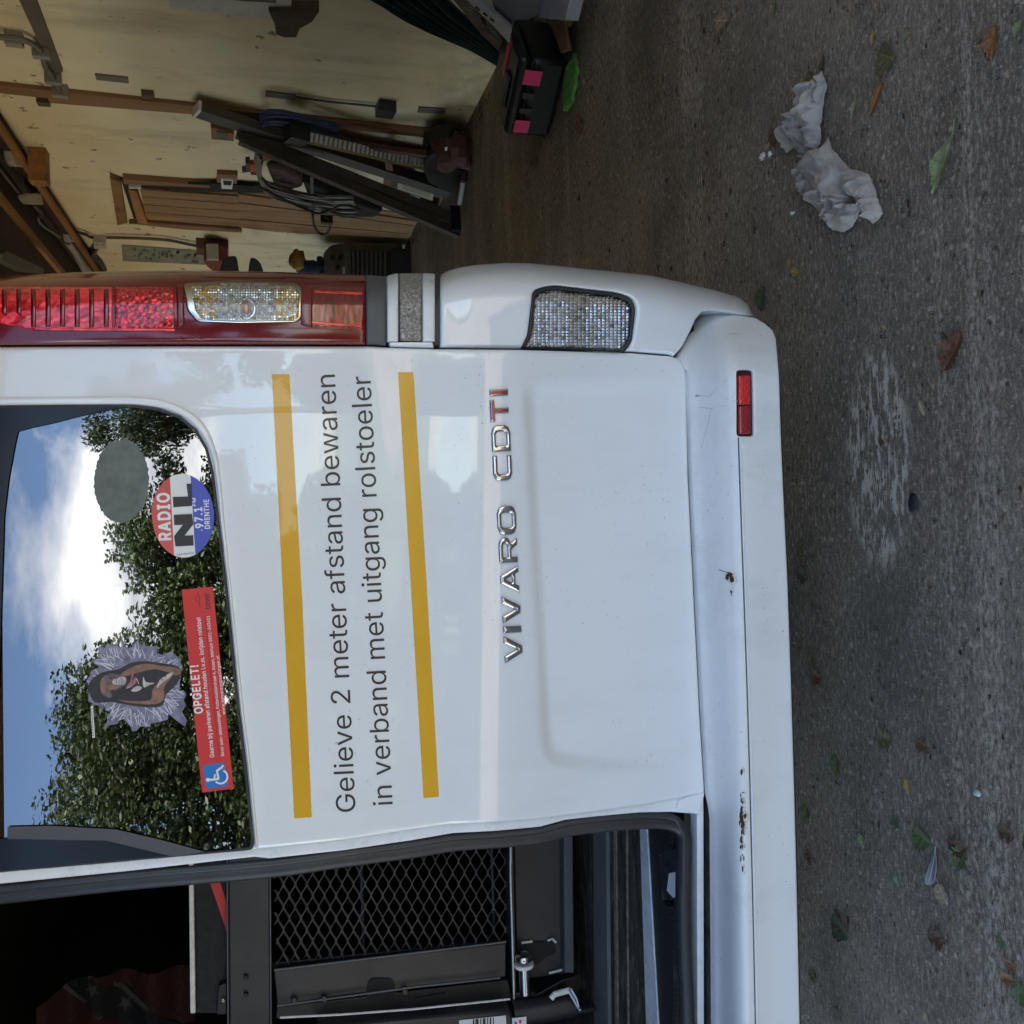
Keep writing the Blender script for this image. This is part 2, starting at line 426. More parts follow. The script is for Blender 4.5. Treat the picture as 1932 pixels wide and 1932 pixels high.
# ------------------------------------------------------------------ lettering
GL = json.loads(r'''{"!":[196,[[[67,160],[63,509],[132,509],[128,160]],[[98,-4],[81,-1],[66,9],[56,24],[52,41],[56,58],[66,73],[81,83],[98,86],[116,83],[130,73],[140,58],[143,41],[140,24],[130,9],[116,-1]]]],"'":[206,[[[78,318],[70,509],[136,509],[128,318]]]],",":[188,[[[38,-119],[68,71],[137,71],[84,-119]]]],"-":[453,[[[337,244],[337,188],[114,188],[114,244]]]],".":[188,[[[95,-4],[78,-1],[63,9],[53,24],[50,41],[53,59],[63,73],[78,83],[95,87],[113,83],[128,73],[138,59],[141,41],[138,24],[128,9],[113,-1]]]],"0":[453,[[[227,-7],[191,-3],[158,7],[130,24],[105,48],[85,77],[69,113],[57,155],[50,202],[48,254],[50,306],[57,353],[69,395],[85,431],[106,461],[130,484],[159,502],[191,512],[227,516],[262,512],[295,502],[323,484],[348,461],[368,431],[384,395],[396,353],[403,306],[405,254],[403,202],[396,155],[384,113],[368,77],[348,48],[323,24],[295,7],[263,-3]],[[227,50],[261,56],[290,74],[306,92],[320,116],[330,144],[338,176],[342,213],[344,254],[342,295],[338,332],[330,365],[320,393],[306,416],[290,435],[261,453],[227,460],[192,453],[163,435],[147,416],[134,393],[123,365],[115,332],[111,295],[109,254],[111,213],[115,176],[123,144],[134,116],[147,92],[163,74],[192,56]]]],"1":[453,[[[76,0],[76,55],[391,55],[391,0]],[[276,509],[276,0],[212,0],[212,448],[209,448],[86,358],[86,427],[198,509]]]],"2":[453,[[[64,0],[64,47],[234,229],[261,257],[282,282],[299,305],[311,327],[318,348],[320,371],[317,397],[308,419],[293,436],[273,449],[250,457],[224,460],[196,457],[172,447],[153,433],[139,413],[130,390],[127,362],[66,362],[68,391],[75,418],[86,442],[111,473],[143,496],[168,507],[196,513],[225,516],[254,513],[281,507],[306,497],[337,474],[361,445],[376,411],[381,372],[378,345],[371,318],[357,290],[336,259],[317,235],[294,209],[267,180],[153,60],[153,57],[389,57],[389,0]]]],"3":[453,[[[218,-7],[188,-5],[159,1],[133,10],[98,30],[70,57],[52,91],[44,132],[109,132],[115,107],[126,87],[144,71],[165,59],[191,52],[219,50],[248,53],[275,61],[297,74],[315,93],[325,116],[329,145],[326,172],[316,196],[299,217],[275,234],[242,244],[201,248],[157,248],[157,299],[288,448],[288,452],[70,452],[70,509],[372,509],[372,461],[211,278],[211,289],[247,290],[279,286],[308,276],[333,262],[354,244],[371,222],[383,198],[391,173],[393,145],[390,116],[383,90],[370,66],[354,45],[333,27],[309,12],[281,2],[251,-5]]]],"4":[453,[[[40,105],[40,158],[247,509],[311,509],[109,166],[109,163],[413,163],[413,105]],[[282,0],[282,121],[282,146],[282,318],[343,318],[343,0]]]],"5":[453,[[[221,-7],[192,-5],[165,1],[140,11],[108,32],[83,60],[66,93],[60,130],[122,130],[127,108],[138,89],[154,73],[173,60],[196,52],[221,50],[250,53],[276,64],[298,82],[314,104],[324,131],[328,162],[324,193],[314,221],[297,244],[275,262],[248,273],[218,277],[192,275],[167,268],[145,258],[128,246],[67,253],[96,509],[366,509],[366,452],[151,452],[134,301],[136,301],[155,315],[178,325],[203,331],[229,334],[263,330],[294,321],[321,306],[345,285],[364,260],[379,231],[388,199],[391,163],[388,132],[381,102],[369,76],[352,52],[332,32],[309,15],[282,3],[253,-4]]]],"6":[453,[[[226,-7],[196,-4],[168,3],[142,15],[119,31],[100,51],[84,74],[73,101],[66,130],[64,162],[68,199],[80,239],[93,268],[112,302],[137,340],[252,509],[322,509],[151,261],[145,261],[154,275],[165,288],[179,299],[196,307],[214,312],[235,314],[265,312],[291,305],[316,295],[346,271],[370,240],[380,215],[387,187],[389,157],[387,127],[379,98],[368,73],[352,50],[333,30],[310,14],[284,3],[257,-4]],[[226,48],[254,52],[279,63],[299,79],[314,101],[324,128],[327,157],[324,187],[314,213],[299,235],[279,251],[254,262],[226,265],[198,262],[174,252],[153,235],[138,214],[128,188],[125,158],[128,128],[138,102],[153,79],[174,63],[198,52]]]],"7":[453,[[[97,0],[323,448],[323,452],[62,452],[62,509],[391,509],[391,449],[165,0]]]],"8":[453,[[[226,-7],[193,-5],[163,1],[136,11],[101,33],[74,62],[57,96],[52,135],[55,166],[65,195],[81,220],[101,241],[125,256],[153,265],[153,267],[119,282],[93,308],[76,342],[70,380],[75,417],[90,450],[114,477],[146,498],[170,508],[197,514],[226,516],[255,514],[282,508],[306,498],[337,477],[361,450],[377,417],[382,380],[376,342],[359,308],[333,282],[300,267],[300,265],[327,256],[351,241],[372,220],[387,195],[397,166],[401,135],[395,96],[378,62],[352,33],[317,11],[289,1],[259,-5]],[[226,49],[258,52],[285,60],[307,74],[323,91],[333,113],[337,139],[333,165],[322,189],[305,208],[283,223],[256,232],[226,235],[196,232],[169,223],[147,208],[130,189],[119,165],[115,139],[119,113],[129,91],[145,74],[167,60],[195,52]],[[226,290],[252,292],[274,300],[293,313],[307,330],[316,351],[319,376],[316,399],[308,420],[294,437],[275,449],[252,457],[226,460],[200,457],[177,449],[159,437],[145,420],[136,399],[133,376],[136,351],[145,330],[159,313],[178,300],[201,292]]]],"9":[453,[[[226,516],[256,513],[285,506],[310,494],[333,478],[352,458],[368,434],[380,408],[387,378],[389,347],[385,309],[373,270],[359,240],[340,207],[315,168],[200,0],[130,0],[301,248],[307,248],[299,234],[287,221],[273,210],[257,202],[238,196],[218,195],[188,197],[161,203],[137,214],[106,237],[83,269],[72,294],[66,321],[64,352],[66,382],[73,411],[85,436],[101,459],[120,479],[143,494],[168,506],[196,513]],[[226,460],[199,457],[174,446],[154,429],[138,407],[129,381],[125,352],[129,322],[138,295],[154,274],[174,257],[199,247],[226,243],[254,247],[279,257],[299,273],[314,295],[324,321],[327,350],[324,381],[314,407],[299,429],[279,446],[254,457]]]],"A":[480,[[[16,0],[201,509],[276,509],[463,0],[395,0],[287,302],[276,334],[264,372],[255,402],[244,438],[232,478],[245,478],[233,437],[222,402],[213,371],[201,333],[191,302],[85,0]],[[110,142],[110,199],[370,199],[370,142]]]],"B":[456,[[[60,0],[60,509],[241,509],[274,507],[304,501],[329,491],[359,469],[381,442],[394,410],[398,374],[395,344],[387,320],[373,301],[356,286],[336,275],[315,267],[315,262],[339,257],[363,245],[385,227],[402,203],[414,173],[418,136],[413,100],[400,67],[377,39],[344,18],[317,8],[284,2],[247,0]],[[125,57],[245,57],[281,60],[309,67],[330,80],[349,105],[355,137],[352,161],[342,184],[327,203],[306,218],[279,228],[248,231],[125,231]],[[125,285],[238,285],[265,288],[288,296],[308,309],[323,326],[333,348],[336,372],[330,403],[313,429],[283,446],[240,452],[125,452]]]],"C":[510,[[[267,-7],[225,-3],[186,7],[150,25],[119,49],[92,79],[70,115],[53,157],[44,203],[40,254],[44,305],[53,352],[70,393],[92,429],[119,459],[150,484],[186,501],[225,512],[267,516],[305,513],[340,504],[373,490],[402,471],[427,447],[448,418],[463,385],[473,348],[408,348],[401,373],[389,395],[375,413],[357,428],[337,440],[315,449],[292,454],[267,456],[237,453],[209,445],[184,432],[161,414],[141,391],[125,364],[113,332],[106,295],[103,254],[106,213],[113,177],[125,145],[141,117],[161,94],[184,76],[210,63],[237,56],[267,53],[292,55],[315,60],[337,69],[357,81],[375,96],[389,114],[401,136],[408,160],[473,160],[463,124],[448,91],[428,62],[402,38],[373,19],[341,5],[305,-4]]]],"D":[502,[[[219,0],[96,0],[96,57],[215,57],[254,60],[288,68],[318,81],[343,99],[363,122],[379,149],[390,181],[397,216],[399,255],[397,294],[390,329],[379,361],[364,388],[344,410],[320,428],[291,441],[258,449],[221,452],[93,452],[93,509],[225,509],[273,505],[315,495],[353,478],[385,455],[412,426],[433,391],[449,351],[458,306],[462,255],[458,205],[449,159],[433,119],[411,83],[384,54],[351,31],[312,14],[268,3]],[[125,509],[125,0],[60,0],[60,509]]]],"E":[419,[[[60,0],[60,509],[372,509],[372,452],[125,452],[125,286],[355,286],[355,229],[125,229],[125,57],[375,57],[375,0]]]],"F":[410,[[[60,0],[60,509],[369,509],[369,452],[125,452],[125,278],[346,278],[346,221],[125,221],[125,0]]]],"G":[520,[[[269,-7],[225,-3],[185,7],[149,25],[118,49],[91,79],[69,116],[53,157],[43,203],[40,254],[43,305],[53,352],[69,393],[91,429],[117,459],[149,484],[184,501],[223,512],[265,516],[304,513],[340,504],[374,489],[403,469],[429,445],[449,416],[465,384],[474,349],[408,349],[399,372],[387,393],[373,411],[356,427],[337,439],[315,448],[291,454],[265,456],[236,453],[209,445],[183,432],[160,414],[141,392],[125,364],[113,332],[106,295],[103,254],[106,213],[113,177],[125,145],[141,117],[161,95],[184,76],[210,63],[238,56],[269,53],[309,57],[345,71],[374,93],[396,123],[407,147],[413,173],[415,202],[434,199],[283,199],[283,256],[478,256],[478,200],[475,160],[466,124],[451,91],[431,62],[406,38],[377,19],[344,5],[308,-4]]]],"H":[517,[[[60,0],[60,509],[125,509],[125,289],[392,289],[392,509],[457,509],[457,0],[392,0],[392,232],[125,232],[125,0]]]],"I":[300,[[[31,0],[31,57],[118,57],[118,452],[31,452],[31,509],[269,509],[269,452],[183,452],[183,57],[269,57],[269,0]]]],"L":[393,[[[60,0],[60,509],[125,509],[125,57],[361,57],[361,0]]]],"M":[628,[[[60,0],[60,509],[152,509],[277,187],[287,159],[299,123],[311,84],[322,49],[307,49],[318,83],[330,121],[342,158],[352,187],[476,509],[568,509],[568,0],[504,0],[504,291],[504,327],[505,369],[506,413],[507,457],[513,457],[505,433],[498,409],[482,363],[467,322],[456,291],[342,0],[286,0],[170,291],[159,321],[145,361],[129,408],[112,457],[119,457],[120,416],[121,372],[122,328],[122,291],[122,0]]]],"N":[523,[[[60,0],[60,509],[136,509],[343,183],[352,169],[363,151],[375,130],[388,107],[401,82],[414,55],[405,54],[402,81],[401,108],[400,134],[399,157],[399,195],[399,509],[463,509],[463,0],[387,0],[202,290],[177,331],[164,354],[148,381],[108,452],[119,454],[122,384],[124,328],[125,291],[125,0]]]],"O":[533,[[[267,-7],[225,-3],[186,7],[150,25],[119,49],[92,79],[70,115],[53,157],[44,203],[40,254],[44,305],[53,352],[70,393],[92,429],[119,459],[150,484],[186,501],[225,512],[267,516],[309,512],[348,501],[384,484],[415,459],[442,429],[464,393],[480,352],[490,305],[493,254],[490,203],[480,157],[464,115],[442,79],[415,49],[384,25],[348,7],[309,-3]],[[267,53],[296,55],[324,63],[349,76],[372,94],[392,116],[408,144],[420,176],[428,213],[430,254],[428,295],[420,332],[408,365],[392,392],[372,415],[349,433],[324,446],[296,453],[267,456],[237,453],[210,445],[184,433],[161,415],[142,392],[125,364],[113,332],[106,295],[103,254],[106,213],[113,176],[125,144],[142,117],[161,94],[184,76],[210,63],[237,55]]]],"P":[445,[[[60,0],[60,509],[235,509],[272,506],[305,499],[332,487],[356,471],[375,452],[390,430],[400,404],[407,377],[409,348],[407,318],[400,291],[390,265],[375,243],[356,223],[332,207],[305,195],[272,188],[235,186],[109,186],[109,242],[233,242],[269,246],[297,256],[318,272],[333,294],[342,319],[344,348],[342,376],[333,402],[318,423],[297,439],[268,449],[232,452],[125,452],[125,0]]]],"R":[449,[[[60,0],[60,509],[236,509],[273,506],[305,500],[333,489],[367,465],[390,433],[401,408],[407,381],[409,352],[407,323],[401,296],[390,271],[367,240],[333,217],[305,206],[273,200],[236,198],[96,198],[96,255],[234,255],[269,258],[298,267],[319,281],[334,300],[342,324],[345,352],[342,380],[334,405],[319,425],[298,440],[269,449],[233,452],[125,452],[125,0]],[[353,0],[230,229],[303,229],[428,0]]]],"T":[449,[[[32,452],[32,509],[417,509],[417,452],[257,452],[257,0],[193,0],[193,452]]]],"V":[480,[[[204,0],[16,509],[84,509],[192,206],[203,176],[215,137],[225,106],[236,71],[248,31],[235,31],[247,71],[257,107],[267,138],[279,176],[290,206],[395,509],[463,509],[278,0]]]],"a":[389,[[[160,-9],[126,-5],[94,5],[68,22],[48,45],[35,73],[30,108],[34,138],[43,161],[58,179],[78,193],[100,203],[125,211],[152,216],[178,220],[234,227],[252,230],[265,235],[273,243],[276,255],[276,257],[273,279],[267,297],[256,311],[240,322],[220,329],[196,331],[171,329],[149,322],[132,313],[118,301],[107,288],[100,274],[41,291],[57,322],[79,346],[104,364],[133,375],[163,382],[194,384],[215,383],[239,379],[263,372],[286,360],[306,343],[322,320],[333,290],[337,251],[337,0],[277,0],[277,52],[272,52],[264,38],[252,25],[236,12],[215,1],[190,-6]],[[170,45],[202,49],[228,59],[248,74],[263,93],[272,115],[276,138],[276,190],[270,186],[259,182],[246,179],[231,176],[200,171],[175,168],[154,164],[134,159],[117,150],[103,139],[95,124],[92,105],[94,87],[102,72],[114,61],[130,52],[149,47]]]],"b":[424,[[[229,-8],[198,-5],[172,4],[153,17],[138,31],[127,46],[118,59],[112,59],[112,0],[53,0],[53,509],[114,509],[114,319],[118,319],[127,331],[137,346],[152,360],[171,373],[197,381],[229,384],[259,382],[287,374],[313,361],[335,342],[354,320],[370,293],[381,261],[388,227],[390,189],[388,151],[381,116],[370,84],[355,57],[336,34],[313,16],[288,3],[260,-6]],[[220,47],[253,51],[279,66],[301,88],[316,117],[325,151],[328,189],[325,227],[316,261],[301,290],[280,311],[253,325],[220,330],[188,325],[161,312],[140,291],[125,263],[116,229],[113,189],[116,150],[125,115],[140,86],[162,65],[188,51]]]],"d":[424,[[[195,-8],[165,-6],[137,3],[111,16],[89,34],[70,57],[55,84],[43,116],[36,151],[34,189],[36,227],[43,261],[55,293],[70,320],[89,342],[112,361],[137,374],[165,382],[196,384],[228,381],[253,373],[272,360],[287,346],[298,331],[306,319],[311,319],[311,509],[372,509],[372,0],[313,0],[313,59],[307,59],[298,46],[287,31],[272,17],[252,4],[227,-5]],[[205,47],[236,51],[263,65],[284,86],[299,115],[309,150],[312,189],[309,229],[300,263],[284,291],[263,312],[237,325],[205,330],[172,325],[145,311],[124,290],[108,261],[99,227],[96,189],[99,151],[109,117],[124,88],[145,66],[172,51]]]],"e":[404,[[[212,-8],[177,-5],[145,3],[117,16],[92,35],[72,58],[56,85],[44,116],[37,150],[34,187],[36,224],[44,258],[55,290],[71,317],[91,340],[115,359],[142,373],[172,382],[205,384],[236,382],[266,374],[294,361],[319,341],[341,315],[357,282],[365,256],[370,227],[371,194],[371,169],[75,169],[75,221],[338,221],[310,202],[307,237],[298,269],[283,294],[263,314],[237,326],[205,330],[173,326],[146,313],[125,294],[109,270],[99,241],[96,211],[96,178],[100,139],[110,106],[128,80],[151,61],[179,50],[212,46],[234,48],[254,53],[271,61],[285,73],[297,88],[306,105],[365,91],[353,63],[335,39],[311,19],[283,4],[249,-5]]]],"f":[254,[[[228,379],[228,327],[6,327],[6,379]],[[81,0],[81,432],[84,461],[96,486],[113,505],[135,519],[161,527],[187,530],[207,529],[222,527],[234,524],[243,521],[227,468],[215,472],[206,473],[195,474],[171,470],[154,460],[145,443],[142,419],[142,0]]]],"g":[425,[[[207,-151],[168,-148],[134,-140],[105,-127],[82,-110],[64,-91],[51,-69],[101,-41],[110,-53],[122,-66],[136,-78],[154,-88],[178,-95],[207,-97],[249,-92],[282,-75],[304,-47],[311,-6],[311,68],[306,68],[298,56],[287,41],[272,28],[252,16],[227,8],[195,5],[165,7],[138,14],[113,27],[90,43],[71,65],[55,90],[43,120],[36,154],[34,191],[36,229],[43,263],[55,293],[71,320],[90,342],[112,361],[138,374],[166,382],[196,384],[228,382],[253,373],[273,360],[288,346],[299,331],[308,319],[313,319],[313,379],[372,379],[372,-9],[370,-40],[363,-67],[350,-90],[324,-117],[291,-136],[265,-144],[237,-149]],[[205,59],[237,63],[264,75],[285,95],[300,121],[309,154],[312,193],[309,231],[300,264],[285,291],[264,312],[237,325],[205,330],[172,325],[145,312],[124,290],[109,262],[99,229],[96,193],[99,155],[109,123],[124,96],[145,76],[172,63]]]],"h":[410,[[[114,227],[114,0],[53,0],[53,509],[114,509],[114,287],[102,287],[116,319],[132,344],[152,362],[187,379],[227,384],[264,380],[295,369],[321,349],[341,321],[350,298],[355,271],[357,240],[357,0],[296,0],[296,235],[290,275],[273,304],[246,323],[210,329],[184,326],[161,317],[141,303],[126,283],[117,257]]]],"i":[167,[[[53,0],[53,379],[114,379],[114,0]],[[84,443],[67,446],[54,455],[44,468],[41,483],[44,499],[54,512],[67,521],[84,524],[100,521],[114,512],[123,499],[126,483],[123,468],[114,455],[100,446]]]],"j":[167,[[[53,379],[114,379],[114,-30],[111,-63],[102,-90],[86,-113],[65,-129],[37,-139],[4,-143],[-10,-143],[-10,-87],[2,-87],[25,-83],[40,-72],[50,-54],[53,-29]],[[83,443],[67,446],[53,455],[44,468],[41,483],[44,499],[53,512],[67,521],[83,524],[100,521],[114,512],[123,499],[126,483],[123,468],[114,455],[100,446]]]],"k":[381,[[[110,137],[110,212],[121,212],[284,379],[360,379],[184,199],[177,199]],[[53,0],[53,509],[114,509],[114,0]],[[294,0],[148,186],[191,229],[372,0]]]],"l":[182,[[[60,0],[60,530],[122,530],[122,0]]]],"m":[610,[[[53,0],[53,379],[112,379],[112,295],[108,295],[118,323],[132,346],[151,363],[172,376],[195,384],[219,386],[257,380],[287,361],[309,331],[321,295],[312,295],[322,321],[337,343],[357,361],[381,375],[407,383],[437,386],[468,383],[497,372],[522,354],[541,328],[553,296],[557,255],[557,0],[496,0],[496,254],[490,289],[473,313],[447,326],[419,330],[395,328],[374,320],[358,307],[345,290],[338,270],[335,247],[335,0],[274,0],[274,260],[269,288],[253,311],[229,326],[199,330],[178,328],[158,320],[140,307],[126,289],[117,266],[114,238],[114,0]]]],"n":[410,[[[114,227],[114,0],[53,0],[53,379],[112,379],[112,287],[102,287],[116,319],[132,344],[152,362],[187,379],[227,384],[264,380],[295,369],[321,349],[341,321],[350,298],[355,271],[357,240],[357,0],[296,0],[296,235],[290,275],[273,304],[246,323],[210,329],[184,326],[161,317],[141,303],[126,283],[117,257]]]],"o":[415,[[[207,-8],[174,-5],[144,3],[117,16],[93,35],[72,58],[56,85],[44,116],[37,150],[34,187],[37,225],[44,260],[56,291],[72,318],[93,341],[117,360],[144,374],[174,382],[207,384],[241,382],[271,374],[299,360],[323,341],[343,318],[359,291],[371,260],[379,225],[381,187],[379,150],[371,116],[359,85],[343,58],[323,35],[299,16],[271,3],[241,-5]],[[207,46],[242,51],[270,66],[292,89],[307,117],[316,151],[319,187],[316,224],[307,258],[292,287],[270,310],[242,325],[207,330],[173,325],[145,310],[124,287],[108,258],[99,224],[96,187],[99,151],[108,117],[124,89],[145,66],[173,51]]]],"p":[424,[[[53,-143],[53,379],[112,379],[112,319],[118,319],[126,331],[137,346],[152,360],[171,373],[197,381],[229,384],[259,382],[287,374],[313,361],[335,342],[354,320],[370,293],[381,261],[388,227],[390,189],[388,151],[381,116],[370,84],[355,57],[336,34],[313,16],[288,3],[260,-6],[229,-8],[198,-5],[173,4],[153,17],[138,31],[127,46],[118,59],[114,59],[114,-143]],[[220,47],[253,51],[279,66],[301,88],[316,117],[325,151],[328,189],[325,227],[316,261],[301,290],[280,311],[253,325],[220,330],[188,325],[161,312],[140,291],[125,263],[116,229],[113,189],[116,150],[125,115],[140,86],[162,65],[188,51]]]],"r":[259,[[[53,0],[53,379],[112,379],[112,321],[115,321],[130,347],[152,367],[181,380],[213,385],[229,384],[243,384],[243,322],[230,324],[219,325],[207,326],[182,323],[159,315],[140,301],[126,284],[117,262],[114,237],[114,0]]]],"s":[365,[[[182,-8],[145,-5],[112,3],[84,18],[62,38],[45,63],[36,94],[94,107],[105,79],[124,60],[150,49],[181,45],[217,50],[244,62],[262,81],[268,103],[265,121],[254,136],[237,147],[212,155],[149,170],[118,180],[92,192],[72,208],[53,237],[47,274],[51,305],[65,332],[87,354],[115,370],[149,381],[187,384],[223,381],[254,372],[279,358],[299,339],[314,316],[324,290],[268,277],[258,298],[243,316],[219,328],[187,333],[156,329],[131,317],[114,299],[109,277],[112,258],[124,243],[144,232],[172,223],[229,209],[261,200],[287,187],[306,171],[325,142],[331,107],[326,75],[312,47],[290,24],[260,6],[223,-5]]]],"t":[227,[[[204,379],[204,327],[6,327],[6,379]],[[65,471],[126,471],[126,98],[128,76],[136,61],[150,53],[170,50],[185,51],[202,54],[213,2],[203,-1],[192,-3],[180,-4],[168,-4],[138,-1],[113,7],[92,21],[72,52],[65,93]]]],"u":[410,[[[182,-5],[146,-1],[115,11],[89,31],[69,59],[60,82],[54,109],[53,139],[53,379],[114,379],[114,144],[119,105],[137,75],[164,56],[200,50],[226,53],[249,62],[268,77],[283,97],[293,122],[296,153],[296,379],[357,379],[357,0],[298,0],[298,92],[307,92],[294,60],[277,35],[257,17],[222,0]]]],"v":[389,[[[163,0],[17,379],[84,379],[165,155],[177,121],[187,87],[196,53],[206,21],[184,21],[194,53],[203,87],[213,121],[224,155],[305,379],[371,379],[226,0]]]],"w":[567,[[[138,0],[23,379],[87,379],[133,214],[143,177],[154,137],[161,107],[168,75],[175,41],[165,41],[172,74],[179,105],[186,135],[192,163],[199,189],[206,214],[252,379],[316,379],[362,214],[368,189],[375,163],[382,136],[388,106],[395,75],[402,41],[391,41],[399,75],[406,106],[413,135],[420,163],[427,189],[434,214],[480,379],[545,379],[429,0],[368,0],[319,172],[305,225],[297,252],[291,280],[277,338],[291,338],[277,280],[263,225],[255,198],[248,172],[199,0]]]]}''')
def layout(txt, bold=0):
    out = []; x = 0
    for ch in txt:
        if ch == ' ': x += 200; continue
        adv, cs = GL[ch]
        cs = [np.array(c, float) for c in cs]
        if bold:
            for c in cs:
                T = np.roll(c, -1, 0)-np.roll(c, 1, 0); T /= np.linalg.norm(T, axis=1)[:, None]+1e-9
                c += bold*np.stack([-T[:, 1], T[:, 0]], 1)*1.0     # outlines run clockwise: left is outwards
        out.append((ch, [c+np.array([x+bold, 0]) for c in cs])); x += adv+2*bold
    return out, x
def text_px(txt, p0, p1, cap, bold=0):
    """glyph outlines laid on the print between two baseline ends: list of (char, contours)"""
    L, W_ = layout(txt, bold)
    xs = np.concatenate([c[:, 0] for _, cs in L for c in cs]); lo, hi = xs.min(), xs.max()
    p0, p1 = np.array(p0, float), np.array(p1, float); d = p1-p0; u = d/np.linalg.norm(d); up = np.array([u[1], -u[0]])
    res = []
    for ch, cs in L:
        res.append((ch, [p0+d*((c[:, 0]-lo)/(hi-lo))[:, None]+up*(c[:, 1]*cap/509.)[:, None] for c in cs]))
    return res
def text(name, txt, p0, p1, cap, fn, m, parent, off, bold=0):
    V_, F_ = [], []
    for ch, cs in text_px(txt, p0, p1, cap, bold):
        P, f, _ = tri2d(cs, 0, nz=True)
        X = fn(P[:, 0], P[:, 1], off)
        n = np.cross(X[f[:, 1]]-X[f[:, 0]], X[f[:, 2]]-X[f[:, 0]])
        if n[:, 1].sum() > 0: f = f[:, ::-1]
        F_ += [tuple(q+len(V_)) for q in f]; V_ += list(X)
    return V_, F_, m
def flat(contours, fn, off, m, res=0):
    if not isinstance(contours[0][0], (list, tuple, np.ndarray)): contours = [contours]
    contours = [np.array(c, float) for c in contours]
    P, f, _ = tri2d(contours, res, grid=bool(res))
    X = fn(P[:, 0], P[:, 1], off)
    n = np.cross(X[f[:, 1]]-X[f[:, 0]], X[f[:, 2]]-X[f[:, 0]])
    if n[:, 1].sum() > 0: f = f[:, ::-1]
    return list(X), [tuple(q) for q in f], m
def print_sheet(name, pieces, parent):
    """flat print: several coloured pieces in one sticker"""
    V_, F_, fm, ms = [], [], [], []
    for v, f, m in pieces:
        if m not in ms: ms.append(m)
        F_ += [tuple(i+len(V_) for i in q) for q in f]; fm += [ms.index(m)]*len(f); V_ += list(v)
    return meshobj(name, V_, F_, ms, parent, 0, fm)

